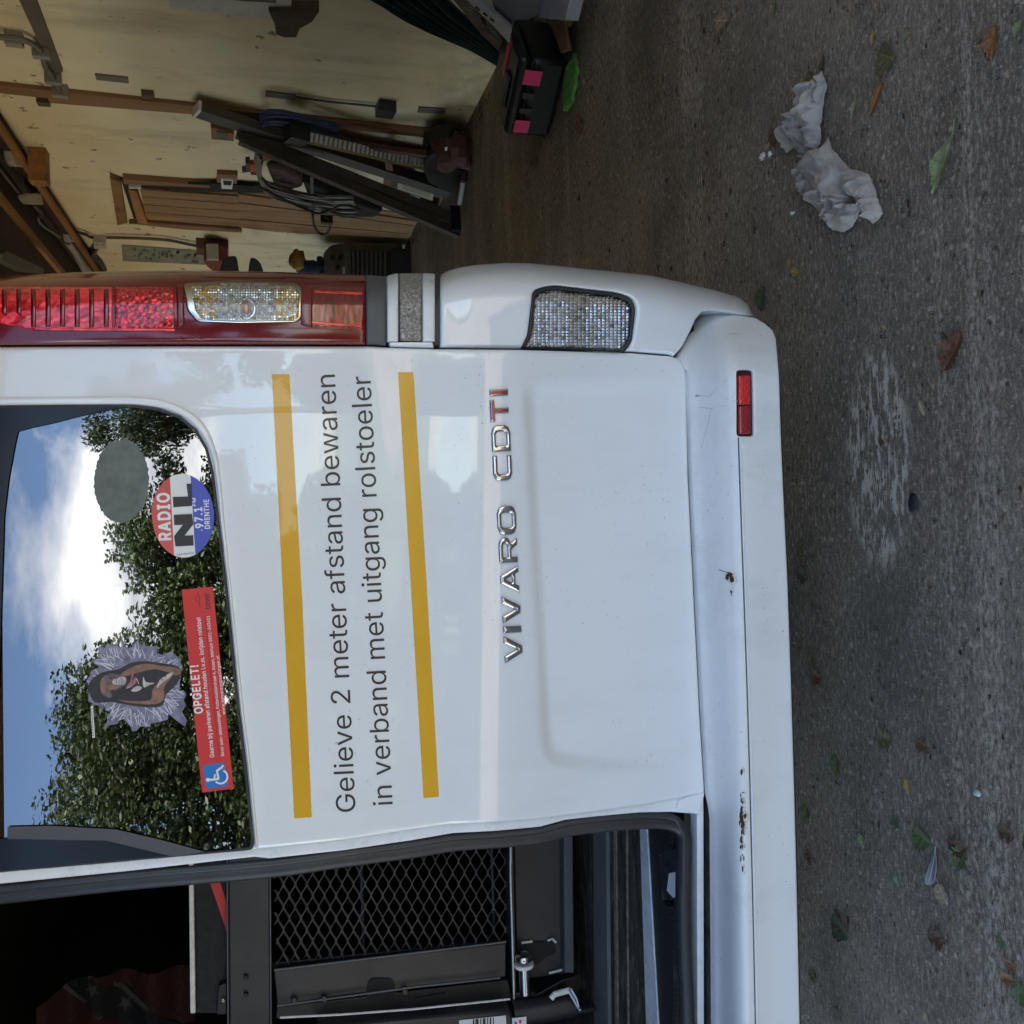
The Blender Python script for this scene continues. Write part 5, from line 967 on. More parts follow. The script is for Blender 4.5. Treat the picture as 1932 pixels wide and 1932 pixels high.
for a, b_ in (((296, 1108), (480, 1232)), ((418, 1045), (700, 1192))): fp.append(flat(stroke(q6([a, ((a[0]+b_[0])/2+10, (a[1]+b_[1])/2-6), b_]), 9), fn_f, .005, FLW))
fp += [flat(q6(star(440, 1100, 38)), fn_f, .006, FLW), flat(q6(star(585, 1195, 42)), fn_f, .006, FLW)]
fo_ = print_sheet('flag', fp, None); tag(fo_, 'red flag with a blue white-edged diagonal band and stars hanging inside the dark van', 'flag')

# ------------------------------------------------------------------ things on the garage wall
def wprism(name, P, out, m, parent=None, off=0., bev=0):
    P = np.array(P, float); return prism(name, wallp(P[:, 0], P[:, 1], off), (-out, 0, 0), m, parent, bev)
def wbar(name, a, b, wid, out, m, parent=None, off=.0):
    A, B = wallp(np.array(a[0]), np.array(a[1]), off+out/2), wallp(np.array(b[0]), np.array(b[1]), off+out/2)
    d = (B-A)/np.linalg.norm(B-A); wv = np.cross(d, (1, 0, 0))*wid
    return bar(name, A, B, wv, np.array([1, 0, 0])*out, m, parent)
def za(X, Y): return (.3342*X, .3342*Y)                  # 1000x800 crop
def zb(X, Y): return (.23396*X, 226+.23396*Y)
def zc_(X, Y): return (387.4+.2841*X, 161.4+.2841*Y)
def zd(X, Y): return (581.1+.3008*X, .3008*Y)
A_ = lambda P: [za(*p) for p in P]; B_ = lambda P: [zb(*p) for p in P]; C_ = lambda P: [zc_(*p) for p in P]; D_ = lambda P: [zd(*p) for p in P]
o = wbar('wood_batten', (-120, 152), (880, 258), .095, .022, WOODB); tag(o, 'long brown wooden batten running up the cream wall, longer of the two', 'batten')
o = wbar('wood_batten', za(275, 558), za(1110, 625), .06, .018, WOODB); tag(o, 'short brown batten fixed beside the longer batten on the cream wall', 'batten')
GREYB = mat('grey_board', (.13, .105, .085), .8, 0, 0, .25, 6)
o = wprism('shelf_board', A_([(105, -30), (200, -30), (355, 385), (300, 395)]), .02, GREYB); tag(o, 'grey-brown slanting board nailed high on the cream wall', 'board')
cp = [za(-60, 205), za(75, 215), za(150, 232), za(205, 262), za(235, 300), za(258, 380), za(290, 420), za(318, 480), za(345, 530)]
P = np.array(cp); cond = tube('conduit_pipe', wallp(P[:, 0], P[:, 1], .035), .014, mat('grey_conduit', (.16, .145, .13), .5), None, 8, sm=4); tag(cond, 'bent grey conduit pipe clipped to the cream wall below the slanting board', 'conduit')
for x, y in ((80, 222), (232, 292), (300, 440), (340, 515)): 
    q = wallp(*np.array(za(x, y)), .03); box('clip', q, (.06, .035, .075), mat('conduit_clip', (.30, .28, .25), .5), cond)
for (a, b_), lb in ((((540, 432), (725, 452)), 'narrow grey metal plate screwed flat on the cream wall under the conduit'), (((1500, 528), (1670, 548)), 'narrow grey plate low on the cream wall beside the leaning channel')):
    o = wbar('metal_plate', za(*a), za(*b_), .055, .01, mat('plate_grey', (.17, .15, .14), .5, .3)); tag(o, lb, 'plate')
for (x, y), lb in (((835, 535), 'tiny square hook plate on the cream wall next to the brown batten'), ((245, 575), 'small bent iron hook on the wall at the top of the short batten')):
    o = box('wall_hook', wallp(*np.array(za(x, y)), .015), (.03, .05, .06), mat('hook_iron', (.12, .09, .06), .6, .4)); tag(o, lb, 'hook')
o = wbar('wall_plug', zd(690, 686), zd(860, 698), .06, .01, mat('plate_grey', (.17, .15, .14), .5)); tag(o, 'flat grey strip at the foot of the cream wall above the rusty corner', 'plate')
# window at the picture's top edge, mostly out of view
wn_ = wprism('window', A_([(950, -160), (1650, -160), (1640, 72), (1520, 74), (955, 8)]), .03, mat('white_window_frame', (.60, .58, .50), .5, 0, 0, .1, 5, dirt=.3)); tag(wn_, 'white wooden window frame in the cream wall above the dark tarp', 'window')
wprism('pane', A_([(1000, -150), (1560, -150), (1560, 12), (1400, 2), (1000, -28)]), .004, mat('window_dark_glass', (.03, .04, .02), .05), wn_, .031)
br = wprism('shelf_bracket', A_([(1515, 0), (1800, 0), (1760, 60), (1690, 100), (1670, 150), (1600, 150), (1555, 130), (1550, 75)]), .05, mat('grimy_wood', (.085, .065, .04), .8, 0, 0, .4, 12)); tag(br, 'grimy dark wooden bracket under the white window frame', 'bracket')
# plank door
dr = wprism('plank_door', C_([(-220, 690), (0, 690), (340, 705), (700, 745), (1340, 850), (1410, 895), (1345, 1010), (820, 985), (470, 965), (230, 935), (-270, 900)]), .01, WOODP, None, .0); tag(dr, 'low brown plank door hanging open in the cream garage wall', 'door')
def wq(P, n, nm, m, out, par):
    """boards of a four-cornered panel (corners a,b along one long side, d,c along the other)"""
    a, b_, c, d = (np.array(zb(*p)) for p in P)
    for k in range(n):
        t0, t1 = (k+.04)/n, (k+.96)/n
        wprism(nm, [a+(d-a)*t0, b_+(c-b_)*t0, b_+(c-b_)*t1, a+(d-a)*t1], out, m, par, .0105, .0)
wq([(1130, 545), (1925, 600), (1915, 850), (1180, 790)], 4, 'plank', WOODP, .014, dr)
a, b_, c, d = (np.array(zc_(*p)) for p in [(215, 705), (1400, 890), (1340, 1000), (225, 930)])
for k in range(4):
    t0, t1 = (k+.04)/4, (k+.96)/4
    wprism('plank', [a+(d-a)*t0, b_+(c-b_)*t0, b_+(c-b_)*t1, a+(d-a)*t1], .014+.003*(k % 2), WOODP, dr, .0105)
fr = wprism('door_frame', B_([(990, 430), (1690, 485), (1690, 500), (1000, 470)]), .04, WOODB); tag(fr, 'brown lintel and jamb frame around the low plank door', 'door frame')
wprism('jamb', B_([(885, 420), (970, 455), (1025, 790), (945, 808)]), .04, WOODB, fr)
wprism('sill_board', B_([(1040, 800), (1190, 790), (1940, 850), (1950, 872), (1500, 850)]), .035, WOODB, fr)
wprism('brace', B_([(1030, 500), (1100, 520), (1190, 790), (1110, 775)]), .05, WOODO, fr)
wprism('dark_gap', B_([(970, 455), (1000, 470), (1930, 530), (1930, 572), (1150, 530), (1100, 520), (1035, 505), (1110, 775), (1080, 790)]), .012, VOID, fr, .002)
wprism('dark_gap', C_([(-220, 640), (60, 640), (480, 665), (480, 690), (330, 700), (-220, 690)]), .013, VOID, fr, .0245)
wprism('white_latch', B_([(1035, 478), (1135, 482), (1138, 490), (1040, 488)]), .055, WHITE, fr)
o = wprism('socket_box', B_([(1750, 400), (1915, 410), (1905, 500), (1745, 490)]), .03, WOODB); tag(o, 'white socket on a brown backboard above the plank door', 'socket')
wprism('faceplate', B_([(1780, 418), (1878, 425), (1870, 500), (1785, 497)]), .05, WHITE, o); wprism('opening', B_([(1797, 428), (1870, 432), (1862, 466), (1802, 462)]), .052, VOID, o)
o = wprism('socket_box', [zc_(35, 225), zc_(70, 228), zc_(190, 265), zc_(185, 312), zc_(130, 308), zc_(40, 300)], .05, WOODB); tag(o, 'small brown fuse box with a grey face beside the leaning channel tops', 'fuse box')
wprism('faceplate', [zc_(72, 240), zc_(150, 255), zc_(150, 300), zc_(75, 290)], .056, GREYPL, o)
IVORY = mat('ivory_plastic', (.50, .47, .40), .5, 0, 0, .1, 20, dirt=.3)
o = wprism('junction_box', B_([(752, 925), (855, 930), (858, 985), (758, 980)]), .06, IVORY); tag(o, 'ivory junction box on the wall under the roof line', 'junction box')
for x in (780, 828): wprism('cover', B_([(x-14, 935), (x+14, 936), (x+14, 955), (x-14, 954)]), .064, mat('ivory_shade', (.36, .33, .28), .5), o)
P = np.array([zb(620, 905), zb(690, 925), zb(725, 945), zb(752, 948)]); o = tube('cable', wallp(*P.T, .03), .012, RUBBER, None, 6, sm=3); tag(o, 'short black cable between the roof beam and the ivory junction box', 'cable')
P = np.array([zb(860, 950), zb(1100, 955), zb(1350, 970), zb(1500, 1000), zb(1650, 1030)]); o = tube('cable', wallp(*P.T, .03), .012, mat('grey_cable', (.10, .09, .08), .5), None, 6, sm=3); tag(o, 'grey cable running from the ivory junction box to the wooden block', 'cable')
P = np.array([zb(790, 1010), zb(760, 1050), zb(745, 1090), zb(800, 1150), zb(840, 1215)]); o = tube('cable', wallp(*P.T, .03), .025, RUBBER, None, 6, sm=3); tag(o, 'thick black cable hanging under the ivory junction box', 'cable')
o = wprism('wall_block', B_([(1580, 950), (1840, 968), (1835, 1028), (1585, 1010)]), .08, WOODR); tag(o, 'dark wooden block on the wall holding the red scoop', 'block')
o = wprism('scoop', smoothpoly(B_([(1650, 1005), (1830, 1030), (1822, 1090), (1795, 1130), (1740, 1115), (1670, 1065)]), 3), .12, mat('dull_red_plastic', (.17, .03, .025), .5), None, .082); tag(o, 'dull red scoop hanging from the wooden block on the wall', 'scoop')
wprism('rim', B_([(1662, 1000), (1760, 1000), (1758, 1010), (1664, 1010)]), .122, IVORY, o, .083)
# the old pressed sheet with worn characters
SIGN = NB('worn_green_sheet'); _f = SIGN.noise(7, 4, .6); SIGN.bsdf(SIGN.ramp(_f, [(.4, (.20, .22, .165)), (.6, (.29, .29, .22))]), .7)
ps = [flat([zb(980, 1010), zb(1650, 1060), zb(1655, 1170), zb(990, 1140)], wallp, .006, SIGN.m)]
random.seed(9); SD = mat('worn_sign_ink', (.085, .095, .085), .7, 0, 0, .4, 30)
for k in range(34):
    u, v = random.uniform(1075, 1590), 0; v = 1045+(u-980)*.07+random.uniform(-14, 62)
    r_ = random.uniform(8, 19); ps.append(flat([zb(u+r_*math.cos(q)*random.uniform(.5, 1.2), v+r_*math.sin(q)*random.uniform(.5, 1.2)) for q in np.linspace(0, 6.28, 8)[:-1]], wallp, .008, SD))
o = print_sheet('worn_poster', ps, None)
# wall normals face -x
o.data.flip_normals(); tag(o, 'faded greenish poster with worn dark print on the cream wall above the tail lamp', 'poster')
# roof timbers' fittings
def under(px, py, z): return cz(px, py, z)
for P, lb in (([(20, 240), (60, 225), (120, 290), (185, 380), (60, 375), (35, 340)], 'large white junction box under the garage roof beside the orange beam'), ([(140, 600), (265, 585), (290, 682), (180, 680), (145, 640)], 'smaller white junction box under the dark roof between the beams'), ([(500, 900), (548, 905), (550, 985), (512, 985)], 'narrow white clamp box under the roof at the end of the twin tubes')):
    X = [under(*zb(*p), 2.60) for p in P]; o = prism('junction_box', X, (0, 0, -.05), IVORY, None, .01); tag(o, lb, 'junction box')
for P, lb, r_ in (([(0, 400), (60, 480), (150, 590)], 'thin grey wire sagging to the smaller roof junction box', .008), ([(120, 380), (180, 470), (205, 580)], 'thin wire between the two white roof junction boxes', .008), ([(180, 400), (240, 470), (300, 560), (330, 640), (440, 740), (490, 845), (530, 905)], 'grey wire clipped along the orange beam under the roof', .009), ([(270, 690), (330, 760), (310, 800), (350, 860), (490, 950)], 'loose brown wire hanging under the dark roof boards', .008)):
    X = [under(*zb(*p), 2.60) for p in P]; o = tube('wire', X, r_, mat('grey_wire', (.20, .18, .16), .5), None, 6, sm=3); tag(o, lb, 'wire')
for x, lb in ((0, 'cream conduit tube under the roof, nearer the orange beam'), (28, 'cream conduit tube under the roof, farther from the orange beam')):
    X = [under(*zb(545+x*.2, 985+x*-.6), 2.6), under(*zb(715-x, 1215), 2.6)]; o = tube('conduit_tube', X, .028, IVORY, None, 8); tag(o, lb, 'conduit')
X = [under(*zb(*p), 2.5) for p in [(20, 1080), (60, 1060), (360, 1205), (345, 1240), (200, 1225), (30, 1130)]]
o = prism('steel_angle', X, (0, 0, .05), mat('old_steel', (.13, .12, .10), .5, .4), None); tag(o, 'dull steel angle bar hanging under the dark garage roof above the tail lamp', 'steel angle')

# ------------------------------------------------------------------ lumber and gear leaning on the wall
def at_floor(px, py): return floorp(np.array(float(px)), np.array(float(py)), .0)
def lean(name, top, bot, wid, thick, m, lab, cat, topx=.06, both=False, h=0.):
    A = wallp(np.array(float(top[0])), np.array(float(top[1])), topx); B = floorp(np.array(float(bot[0])), np.array(float(bot[1])), h)
    B[0] = min(B[0], WALL_X-.08)
    d = (B-A)/np.linalg.norm(B-A); wv = np.cross(d, (1, 0, 0)); wv /= np.linalg.norm(wv); hv = np.cross(d, wv)
    o = bar(name, A, B, wv*wid, hv*thick, m); tag(o, lab, cat); return o, A, B, wv, hv
CHAN = mat('weathered_channel', (.085, .075, .068), .6, .2, 0, .25, 8, .2, 60)
o, A, B, wv, hv = lean('metal_channel', (371, 206), (848, 362), .10, .05, CHAN, 'widest grey metal channel leaning on the wall with an open bright end', 'channel')
bar('open_end', A-(B-A)*.004, A+(B-A)*.006, wv*.105, hv*.055, ALU, o)
lean('metal_channel', (446, 250), (866, 416), .06, .05, CHAN, 'middle dark metal channel leaning between the wide channel and the lowest one', 'channel', .10)
lean('metal_channel', (452, 262), (866, 441), .055, .05, mat('rusty_channel', (.075, .055, .043), .7, .2, 0, .3, 10, .2, 60), 'narrow rusty channel leaning lowest on the wall, its foot nearest the plank door', 'channel', .14)
lean('wood_lath', (462, 244), (870, 300), .04, .03, WOODR, 'thin reddish lath leaning behind the light bar by the wall', 'lath', .03, h=.05)
for k, (a, b_, lb) in enumerate((((480, 232), (850, 290), 'dark reddish plank leaning on the wall behind the light bar, uppermost'), ((500, 262), (845, 330), 'dark reddish plank leaning behind the wide channel, lower of the pair'))):
    lean('plank', a, b_, .16, .025, WOODR, lb, 'plank', .02)
g_, A, B, wv, hv = lean('light_bar', (578, 257), (826, 315), .050, .04, mat('bar_grey', (.20, .20, .19), .5, .3), 'long silver ribbed light bar with black end caps leaning on the wall', 'light bar', .16, h=.12)
d_ = (B-A)/np.linalg.norm(B-A); tc_ = CAM-(A+B)/2; tc_ -= d_*(tc_ @ d_); tc_ /= np.linalg.norm(tc_); sd_ = np.cross(d_, tc_)
if sd_[1] > 0: sd_ = -sd_
n = 30
for k in range(n):
    p = A+(B-A)*(k+.5)/n+tc_*.034; bar('rib', p-(B-A)*.30/n, p+(B-A)*.30/n, sd_*.046, tc_*.012, ALU, g_)
bar('edge_strip', A+tc_*.03-sd_*.032, B+tc_*.03-sd_*.032, sd_*.010, tc_*.02, mat('yellow_edge', (.45, .36, .16), .5), g_)
bar('end_cap', A-(B-A)*.13, A, wv*.09, hv*.09, RUBBER, g_); bar('end_cap', B, B+(B-A)*.06, wv*.08, hv*.07, RUBBER, g_)
def coil(name, pts, n, spread, rad, m, lab, off):
    P = np.array([zc_(*p) for p in pts], float); obs = []
    rnd = random.Random(n)
    root = None
    for k in range(n):
        Q = P+np.linspace(0, 1, len(P))[:, None]*0+np.array(spread)*(k-(n-1)/2)+np.array([[rnd.gauss(0, 1), rnd.gauss(0, 1)] for _ in P])
        o = tube('hose_loop' if root else name, wallp(*Q.T, off+.01*(k % 3)), rad, m, root, 6, sm=5)
        if not root: root = o
    tag(root, lab, 'hose'); return root
coil('hose_coil', [(360, 470), (350, 560), (380, 650), (440, 700), (560, 740), (720, 775), (860, 790), (1000, 792)], 9, (1.2, 3.4), .0105, mat('grey_hose', (.23, .22, .20), .45), 'grey hose coiled in wide loops hanging in front of the plank door', .16)
coil('hose_coil', [(372, 240), (410, 215), (500, 212), (620, 235), (760, 270), (880, 300)], 7, (.6, 4.2), .009, mat('blue_hose', (.035, .05, .14), .4), 'dark blue hose hanging behind the wide metal channel', .10)
P = np.array([zc_(*p) for p in [(330, 660), (420, 705), (560, 775), (700, 835), (760, 850), (830, 830), (890, 800), (960, 800), (1025, 825), (1015, 850), (930, 858), (800, 830)]]); o = tube('cord', wallp(*P.T, .24), .009, RUBBER, None, 6, sm=5); tag(o, 'black cord looping out below the grey hose coil', 'cord')
P = np.array([zc_(*p) for p in [(712, 850), (720, 920), (750, 975), (795, 988), (825, 950), (820, 890), (780, 865)]]); o = tube('cord', wallp(*P.T, .24), .009, RUBBER, None, 6, sm=5); tag(o, 'round black cable loop dangling in front of the plank door', 'cord')
box('plug', wallp(*np.array(zc_(805, 893)), .24), (.05, .05, .08), RUBBER, o)
def cutout(name, P, off, out, m, lab, cat, bev=.012):
    o = wprism(name, P, out, m, None, off, bev); tag(o, lab, cat); return o
ORG = mat('orange_grip', (.75, .11, .03), .4)
o = cutout('clamp', C_([(295, 492), (358, 492), (358, 545), (298, 545)]), .10, .05, mat('clamp_dark', (.03, .03, .03), .5), 'orange-gripped clamp hanging on the wall above the grey hose', 'clamp')
for k in range(3): wprism('grip', C_([(297, 494+k*17), (357, 492+k*17), (357, 504+k*17), (300, 506+k*17)]), .03, ORG, o, .152)
wprism('jaw', C_([(265, 475), (295, 470), (298, 515), (270, 518)]), .04, mat('jaw_green', (.025, .05, .05), .5), o, .10)
wprism('spike', C_([(243, 535), (300, 525), (300, 540), (248, 548)]), .03, mat('clamp_dark', (.03, .03, .03), .5), o, .10)
cutout('saw_frame', C_([(330, 385), (400, 400), (455, 430), (350, 470), (335, 430)]), .06, .05, mat('dull_orange', (.25, .06, .03), .6), 'dull red-orange tool frame hanging beside the orange clamp', 'tool')
cutout('sack', C_([(400, 480), (520, 490), (650, 560), (650, 620), (480, 665), (430, 560)]), .06, .06, mat('brown_sack', (.085, .05, .045), .8, 0, 0, .5, 20), 'dark brown sack inside the ring of the grey hose', 'sack', .03)
cutout('crate', C_([(640, 540), (780, 590), (960, 680), (1180, 740), (1130, 785), (900, 790), (700, 700)]), .04, .10, mat('black_crate', (.016, .015, .015), .7), 'black crate behind the channels below the grey hose', 'crate', .02)
cutout('stay', C_([(693, 575), (718, 580), (720, 690), (697, 690)]), .15, .03, GREYPL, 'short grey upright bar in front of the black crate', 'bar', .004)
CARD = mat('brown_carton', (.20, .115, .055), .8, 0, 0, .2, 10)
DARKC = mat('dark_carton', (.085, .07, .055), .8, 0, 0, .25, 12)
for P, lab, pl in (([(1190, 490), (1540, 570), (1620, 600), (1610, 640), (1200, 560)], 'dark carton with a brown end standing under the light bar', [(1390, 535), (1452, 548), (1448, 572), (1392, 560)]), ([(1185, 600), (1610, 720), (1590, 830), (1180, 665)], 'dark carton carrying a pale printed label between the channels', [(1282, 635), (1520, 705), (1508, 762), (1275, 684)])):
    o = cutout('carton', C_(P), .05, .12, DARKC, lab, 'carton', .004)
    wprism('carton_end', C_([P[0], (P[0][0]+50, P[0][1]+12), (P[-1][0]+48, P[-1][1]+14), P[-1]]), .004, CARD, o, .171)
    wprism('label', C_(pl), .003, mat('label_cream', (.46, .42, .30), .7, 0, 0, .08, 60), o, .1715)
    if pl[0][0] < 1300:
        for k in range(4): wprism('print_line', C_([(1300+4*k, 650+k*11), (1490+2*k, 706+k*11), (1489+2*k, 709+k*11), (1300+4*k, 653+k*11)]), .001, mat('label_ink', (.2, .18, .13), .7), o, .1747)
        wprism('carton_end', C_([(1560, 725), (1605, 738), (1590, 828), (1548, 812)]), .004, CARD, o, .171)
        wprism('label', C_([(1362, 722), (1425, 742), (1420, 757), (1358, 736)]), .003, WHITE, o, .1715)
cutout('carton', C_([(1440, 800), (1500, 830), (1640, 900), (1620, 925), (1520, 905), (1450, 840)]), .06, .06, CARD, 'flattened brown carton strip beneath the narrow rusty channel', 'carton', .004)
o = cutout('bag', smoothpoly(C_([(1450, 310), (1600, 240), (1700, 300), (1730, 480), (1720, 640), (1600, 650), (1545, 520), (1470, 470)]), 3), .06, .16, mat('black_bag', (.012, .012, .013), .45, 0, 0, .3, 20, .4, 40), 'black plastic bag with white marks slumped at the foot of the wall', 'bag', .05)
for P in ([(1590, 410), (1608, 405), (1604, 430), (1592, 432)], [(1596, 450), (1606, 446), (1606, 470), (1622, 470), (1622, 486), (1600, 486)], [(1590, 490), (1606, 492), (1600, 504)]): wprism('white_mark', C_(P), .003, WHITE, o, .2205)
# crumpled red rag
def crumple(name, cx, n, amp, rad, m, seed, sq=.7):
    rnd = random.Random(seed); V_, F_ = [], []; K, L = 14, 9
    ph = [(rnd.uniform(0, 6.3), rnd.uniform(1, 5), rnd.uniform(1, 4)) for _ in range(7)]
    for i in range(L):
        for j in range(K):
            a, e = 2*math.pi*j/K, math.pi*i/(L-1)
            r_ = 1+amp*sum(math.sin(p+q*a+s*e*2) for p, q, s in [(x[0], round(x[1]), x[2]) for x in ph])/3
            V_.append((cx[0]+rad[0]*r_*math.sin(e)*math.cos(a), cx[1]+rad[1]*r_*math.sin(e)*math.sin(a), cx[2]+rad[2]*r_*math.cos(e)))
    for i in range(L-1):
        for j in range(K): F_.append((i*K+j, (i+1)*K+j, (i+1)*K+(j+1) % K, i*K+(j+1) % K))
    return meshobj(name, V_, F_, m, None, 60)
q = wallp(*np.array(zc_(1695, 450)), .2)
o = crumple('cloth', (q[0], q[1], .10), 0, .28, (.10, .13, .11), mat('red_cloth', (.115, .05, .045), .9, 0, 0, .35, 25, .5, 50), 4); tag(o, 'crumpled reddish cloth lying at the foot of the wall by the black bag', 'cloth')
A, B = floorp(*np.array(zc_(1688, 785)), .02), floorp(*np.array(zc_(1712, 640)), .02)
o = tube('rod', [A, B], .016, mat('pale_rod', (.45, .44, .42), .4), None, 8); tag(o, 'short pale rod lying at the foot of the wall below the cartons', 'rod')
o = prism('junk_board', [floorp(*np.array(zc_(*p)), .0) for p in [(1665, 800), (1690, 800), (1700, 960), (1680, 1000), (1660, 900)]], (0, 0, .06), STEELD); tag(o, 'dark strip of board on the floor where the channels stand', 'board')
o = wbar('power_adapter', zc_(1140, 150), zc_(1255, 165), .10, .06, RUBBER); tag(o, 'black power adapter hanging on the cream wall beside the brown batten', 'adapter')
P = np.array([zc_(600, 75), zc_(800, 105), zc_(1000, 125), zc_(1150, 140)]); tube('lead', wallp(*P.T, .015), .006, RUBBER, o, 6, sm=3)
# machine, glove, pads at the far end
hy = 7.35
hp = yplane(hy)
def hprism(name, P, d, m, parent=None, off=0., bev=.01): P = np.array(P, float); return prism(name, hp(P[:, 0], P[:, 1], off), (0, d, 0), m, parent, bev)
mc = hprism('heater', rounded(C_([(785, 1110), (830, 1060), (950, 1038), (1310, 1045), (1325, 1300), (780, 1300)]), 6), .3, mat('heater_grey', (.125, .11, .095), .55, .1, 0, .15, 8)); tag(mc, 'grey workshop heater with a slatted grille on the floor by the wall', 'heater')
hprism('grille_panel', C_([(965, 1095), (1225, 1098), (1225, 1300), (970, 1300)]), .01, VOID, mc, .012, 0)
for k in range(8): hprism('slat', C_([(975+k*30, 1098), (990+k*30, 1098), (992+k*30, 1290), (977+k*30, 1290)]), .02, mat('heater_slat', (.10, .09, .08), .5), mc, .03, 0)
for x, y in ((848, 1140), (900, 1138), (880, 1205)): hprism('knob', [zc_(x+16*math.cos(t), y+16*math.sin(t)) for t in np.linspace(0, 6.28, 13)[:-1]], .03, VOID, mc, .03, 0)
hprism('tag', C_([(910, 1205), (930, 1205), (928, 1250), (912, 1250)]), .004, IVORY, mc, .006, 0)
o = hprism('drum', rounded(C_([(1225, 1075), (1330, 1080), (1375, 1140), (1370, 1300), (1225, 1300)]), 8), .25, RUBBER, None, .02); tag(o, 'black drum on the floor against the heater', 'drum')
q = hp(*np.array(zc_(612, 1160)), .05); o = crumple('glove', q, 0, .25, (.085, .05, .055), mat('ochre_glove', (.30, .17, .04), .9, 0, 0, .3, 20), 8); tag(o, 'ochre work glove hanging near the heater', 'glove')
q = hp(*np.array(zc_(690, 1215)), .02); o = crumple('cloth', q, 0, .25, (.07, .05, .09), mat('blue_cloth', (.035, .05, .12), .9, 0, 0, .3, 20), 6); tag(o, 'dark blue cloth bundle between the glove and the heater', 'cloth')
o = hprism('box', C_([(740, 1130), (780, 1130), (782, 1290), (742, 1290)]), .2, STEELD, None, .02); tag(o, 'small dark box beside the heater, next to the blue cloth', 'box')
SLATE = mat('slate_pad', (.055, .06, .075), .7)
for P, lab in (([(100, 1260), (108, 1180), (130, 1140), (165, 1132), (205, 1136), (218, 1200), (215, 1260)], 'wider dark slate pad standing upright just above the tail lamp'), ([(292, 1260), (296, 1160), (315, 1143), (350, 1160), (375, 1200), (380, 1260)], 'narrower dark slate pad standing upright just above the tail lamp')):
    o = hprism('chair_pad', smoothpoly(C_(P), 3), .08, SLATE, None, .1, .02); tag(o, lab, 'pad')

# ------------------------------------------------------------------ toolbox corner
A0, B0, C0 = (floorp(np.array(float(a)), np.array(float(b)), .012) for a, b in ((1040, 40), (1072, 118), (1036, 262)))
D0 = A0+C0-B0
dzB = rays(np.array(979.7), np.array(121.)); tt = np.linalg.norm(B0[:2])/np.linalg.norm(dzB[:2]); HT = CAM[2]+tt*dzB[2]-.012
BX = mat('black_toolbox_plastic', (.012, .012, .013), .35, 0, 0, .2, 20, .2, 120)
tb = prism('toolbox', [A0, B0, C0, D0], (0, 0, HT*.72), BX, None, .02)
tag(tb, 'black plastic toolbox with pink tape patches on the concrete floor', 'toolbox')
def inset(P, k): c = sum(P)/4; return [c+(p-c)*k for p in P]
up = np.array([0, 0, 1.])
lidb = [p+up*HT*.735 for p in inset([A0, B0, C0, D0], 1.012)]
prism('lid', lidb, (0, 0, HT*.265), BX, tb, .02)
eBC, eBA = (C0-B0), (A0-B0)
nrm = np.cross(eBC, up); nrm /= np.linalg.norm(nrm); 
if nrm @ (np.array([0, 0, 0])-B0) < 0: nrm = -nrm
PINK = mat('pink_tape', (.80, .045, .19), .5, 0, 0, .08, 40)
def face(u0, u1, v0, v1, m, name, out=.012, d=.003, wob=0):
    P = [B0+eBC*u+up*HT*v+nrm*out for u, v in ((u0, v0), (u1, v0), (u1, v1), (u0, v1))]; return prism(name, P, nrm*d, m, tb)
face(.12, .30, .50, .86, PINK, 'tape'); face(.76, .92, .52, .84, PINK, 'tape')
face(.40, .47, .55, .80, PLASTIC, 'latch', .006, .012); face(.60, .66, .55, .80, PLASTIC, 'latch', .006, .012); face(.0, 1., .70, .735, VOID, 'seam', .003, .002)
P = [B0+eBC*u+eBA*v+up*(HT*1.0+.001) for u, v in ((.02, .45), (.50, .50), (.50, .62), (.02, .62))]; prism('tape', P, (0, 0, .003), mat('coral_tape', (.75, .07, .10), .5), tb)
P = [B0+eBC*u+eBA*v+up*(HT*1.0+.001) for u, v in ((.35, .2), (.75, .2), (.75, .4), (.35, .4))]; prism('handle', P, (0, 0, .012), PLASTIC, tb, .004)
GRN = mat('bright_green_cloth', (.10, .29, .045), .85, 0, 0, .3, 40, .5, 60)
o = sheet('cloth', [(1080, 100), (1086, 125), (1083, 160), (1076, 190), (1063, 210), (1060, 200), (1064, 170), (1062, 150), (1072, 120)], lambda a, b: floorp(a, b, .02)+np.stack([0*a, 0*a, .003*np.sin(a*.5+b*.3)], -1), 4, GRN, None, rim=-.015, rdir=(0, 0, 1), facing=(0, 0, 1)); tag(o, 'bright green cloth trapped under the front edge of the black toolbox', 'cloth')
for k in range(4):
    o_ = prism('cardboard_stack' if k == 0 else 'sheet', [floorp(np.array(float(a)), np.array(float(b)), .012+.016*k) for a, b in ((1046, 45), (1068+k*.6, 44), (1080-k*1.2, 94-k*.5), (1064, 100))], (0, 0, .013), CARD, None if k == 0 else cs_)
    if k == 0: cs_ = o_; tag(o_, 'flat stack of brown cardboard on the floor beside the toolbox', 'cardboard')
wb = prism('carton', [floorp(np.array(float(a)), np.array(float(b)), .10) for a, b in ((1048, -40), (1112, -40), (1092, 40), (1040, 36))], (0, 0, .05), mat('greyish_white_card', (.34, .33, .36), .8, 0, 0, .15, 12), None, .004); tag(wb, 'greyish white cardboard box lying behind the toolbox on the cardboard stack', 'carton')
q = floorp(np.array(1015.), np.array(28.), .0); q = q+np.array([.0, .12, 0])
sp_ = tube('spray_can', [q+up*.0, q+up*.22], .055, RUBBER, None, 16); tag(sp_, 'black spray can with a bright silver collar behind the toolbox', 'spray can')
tube('collar', [q+up*.22, q+up*.25, q+up*.27], [.052, .045, .02], CHROME, sp_, 16)
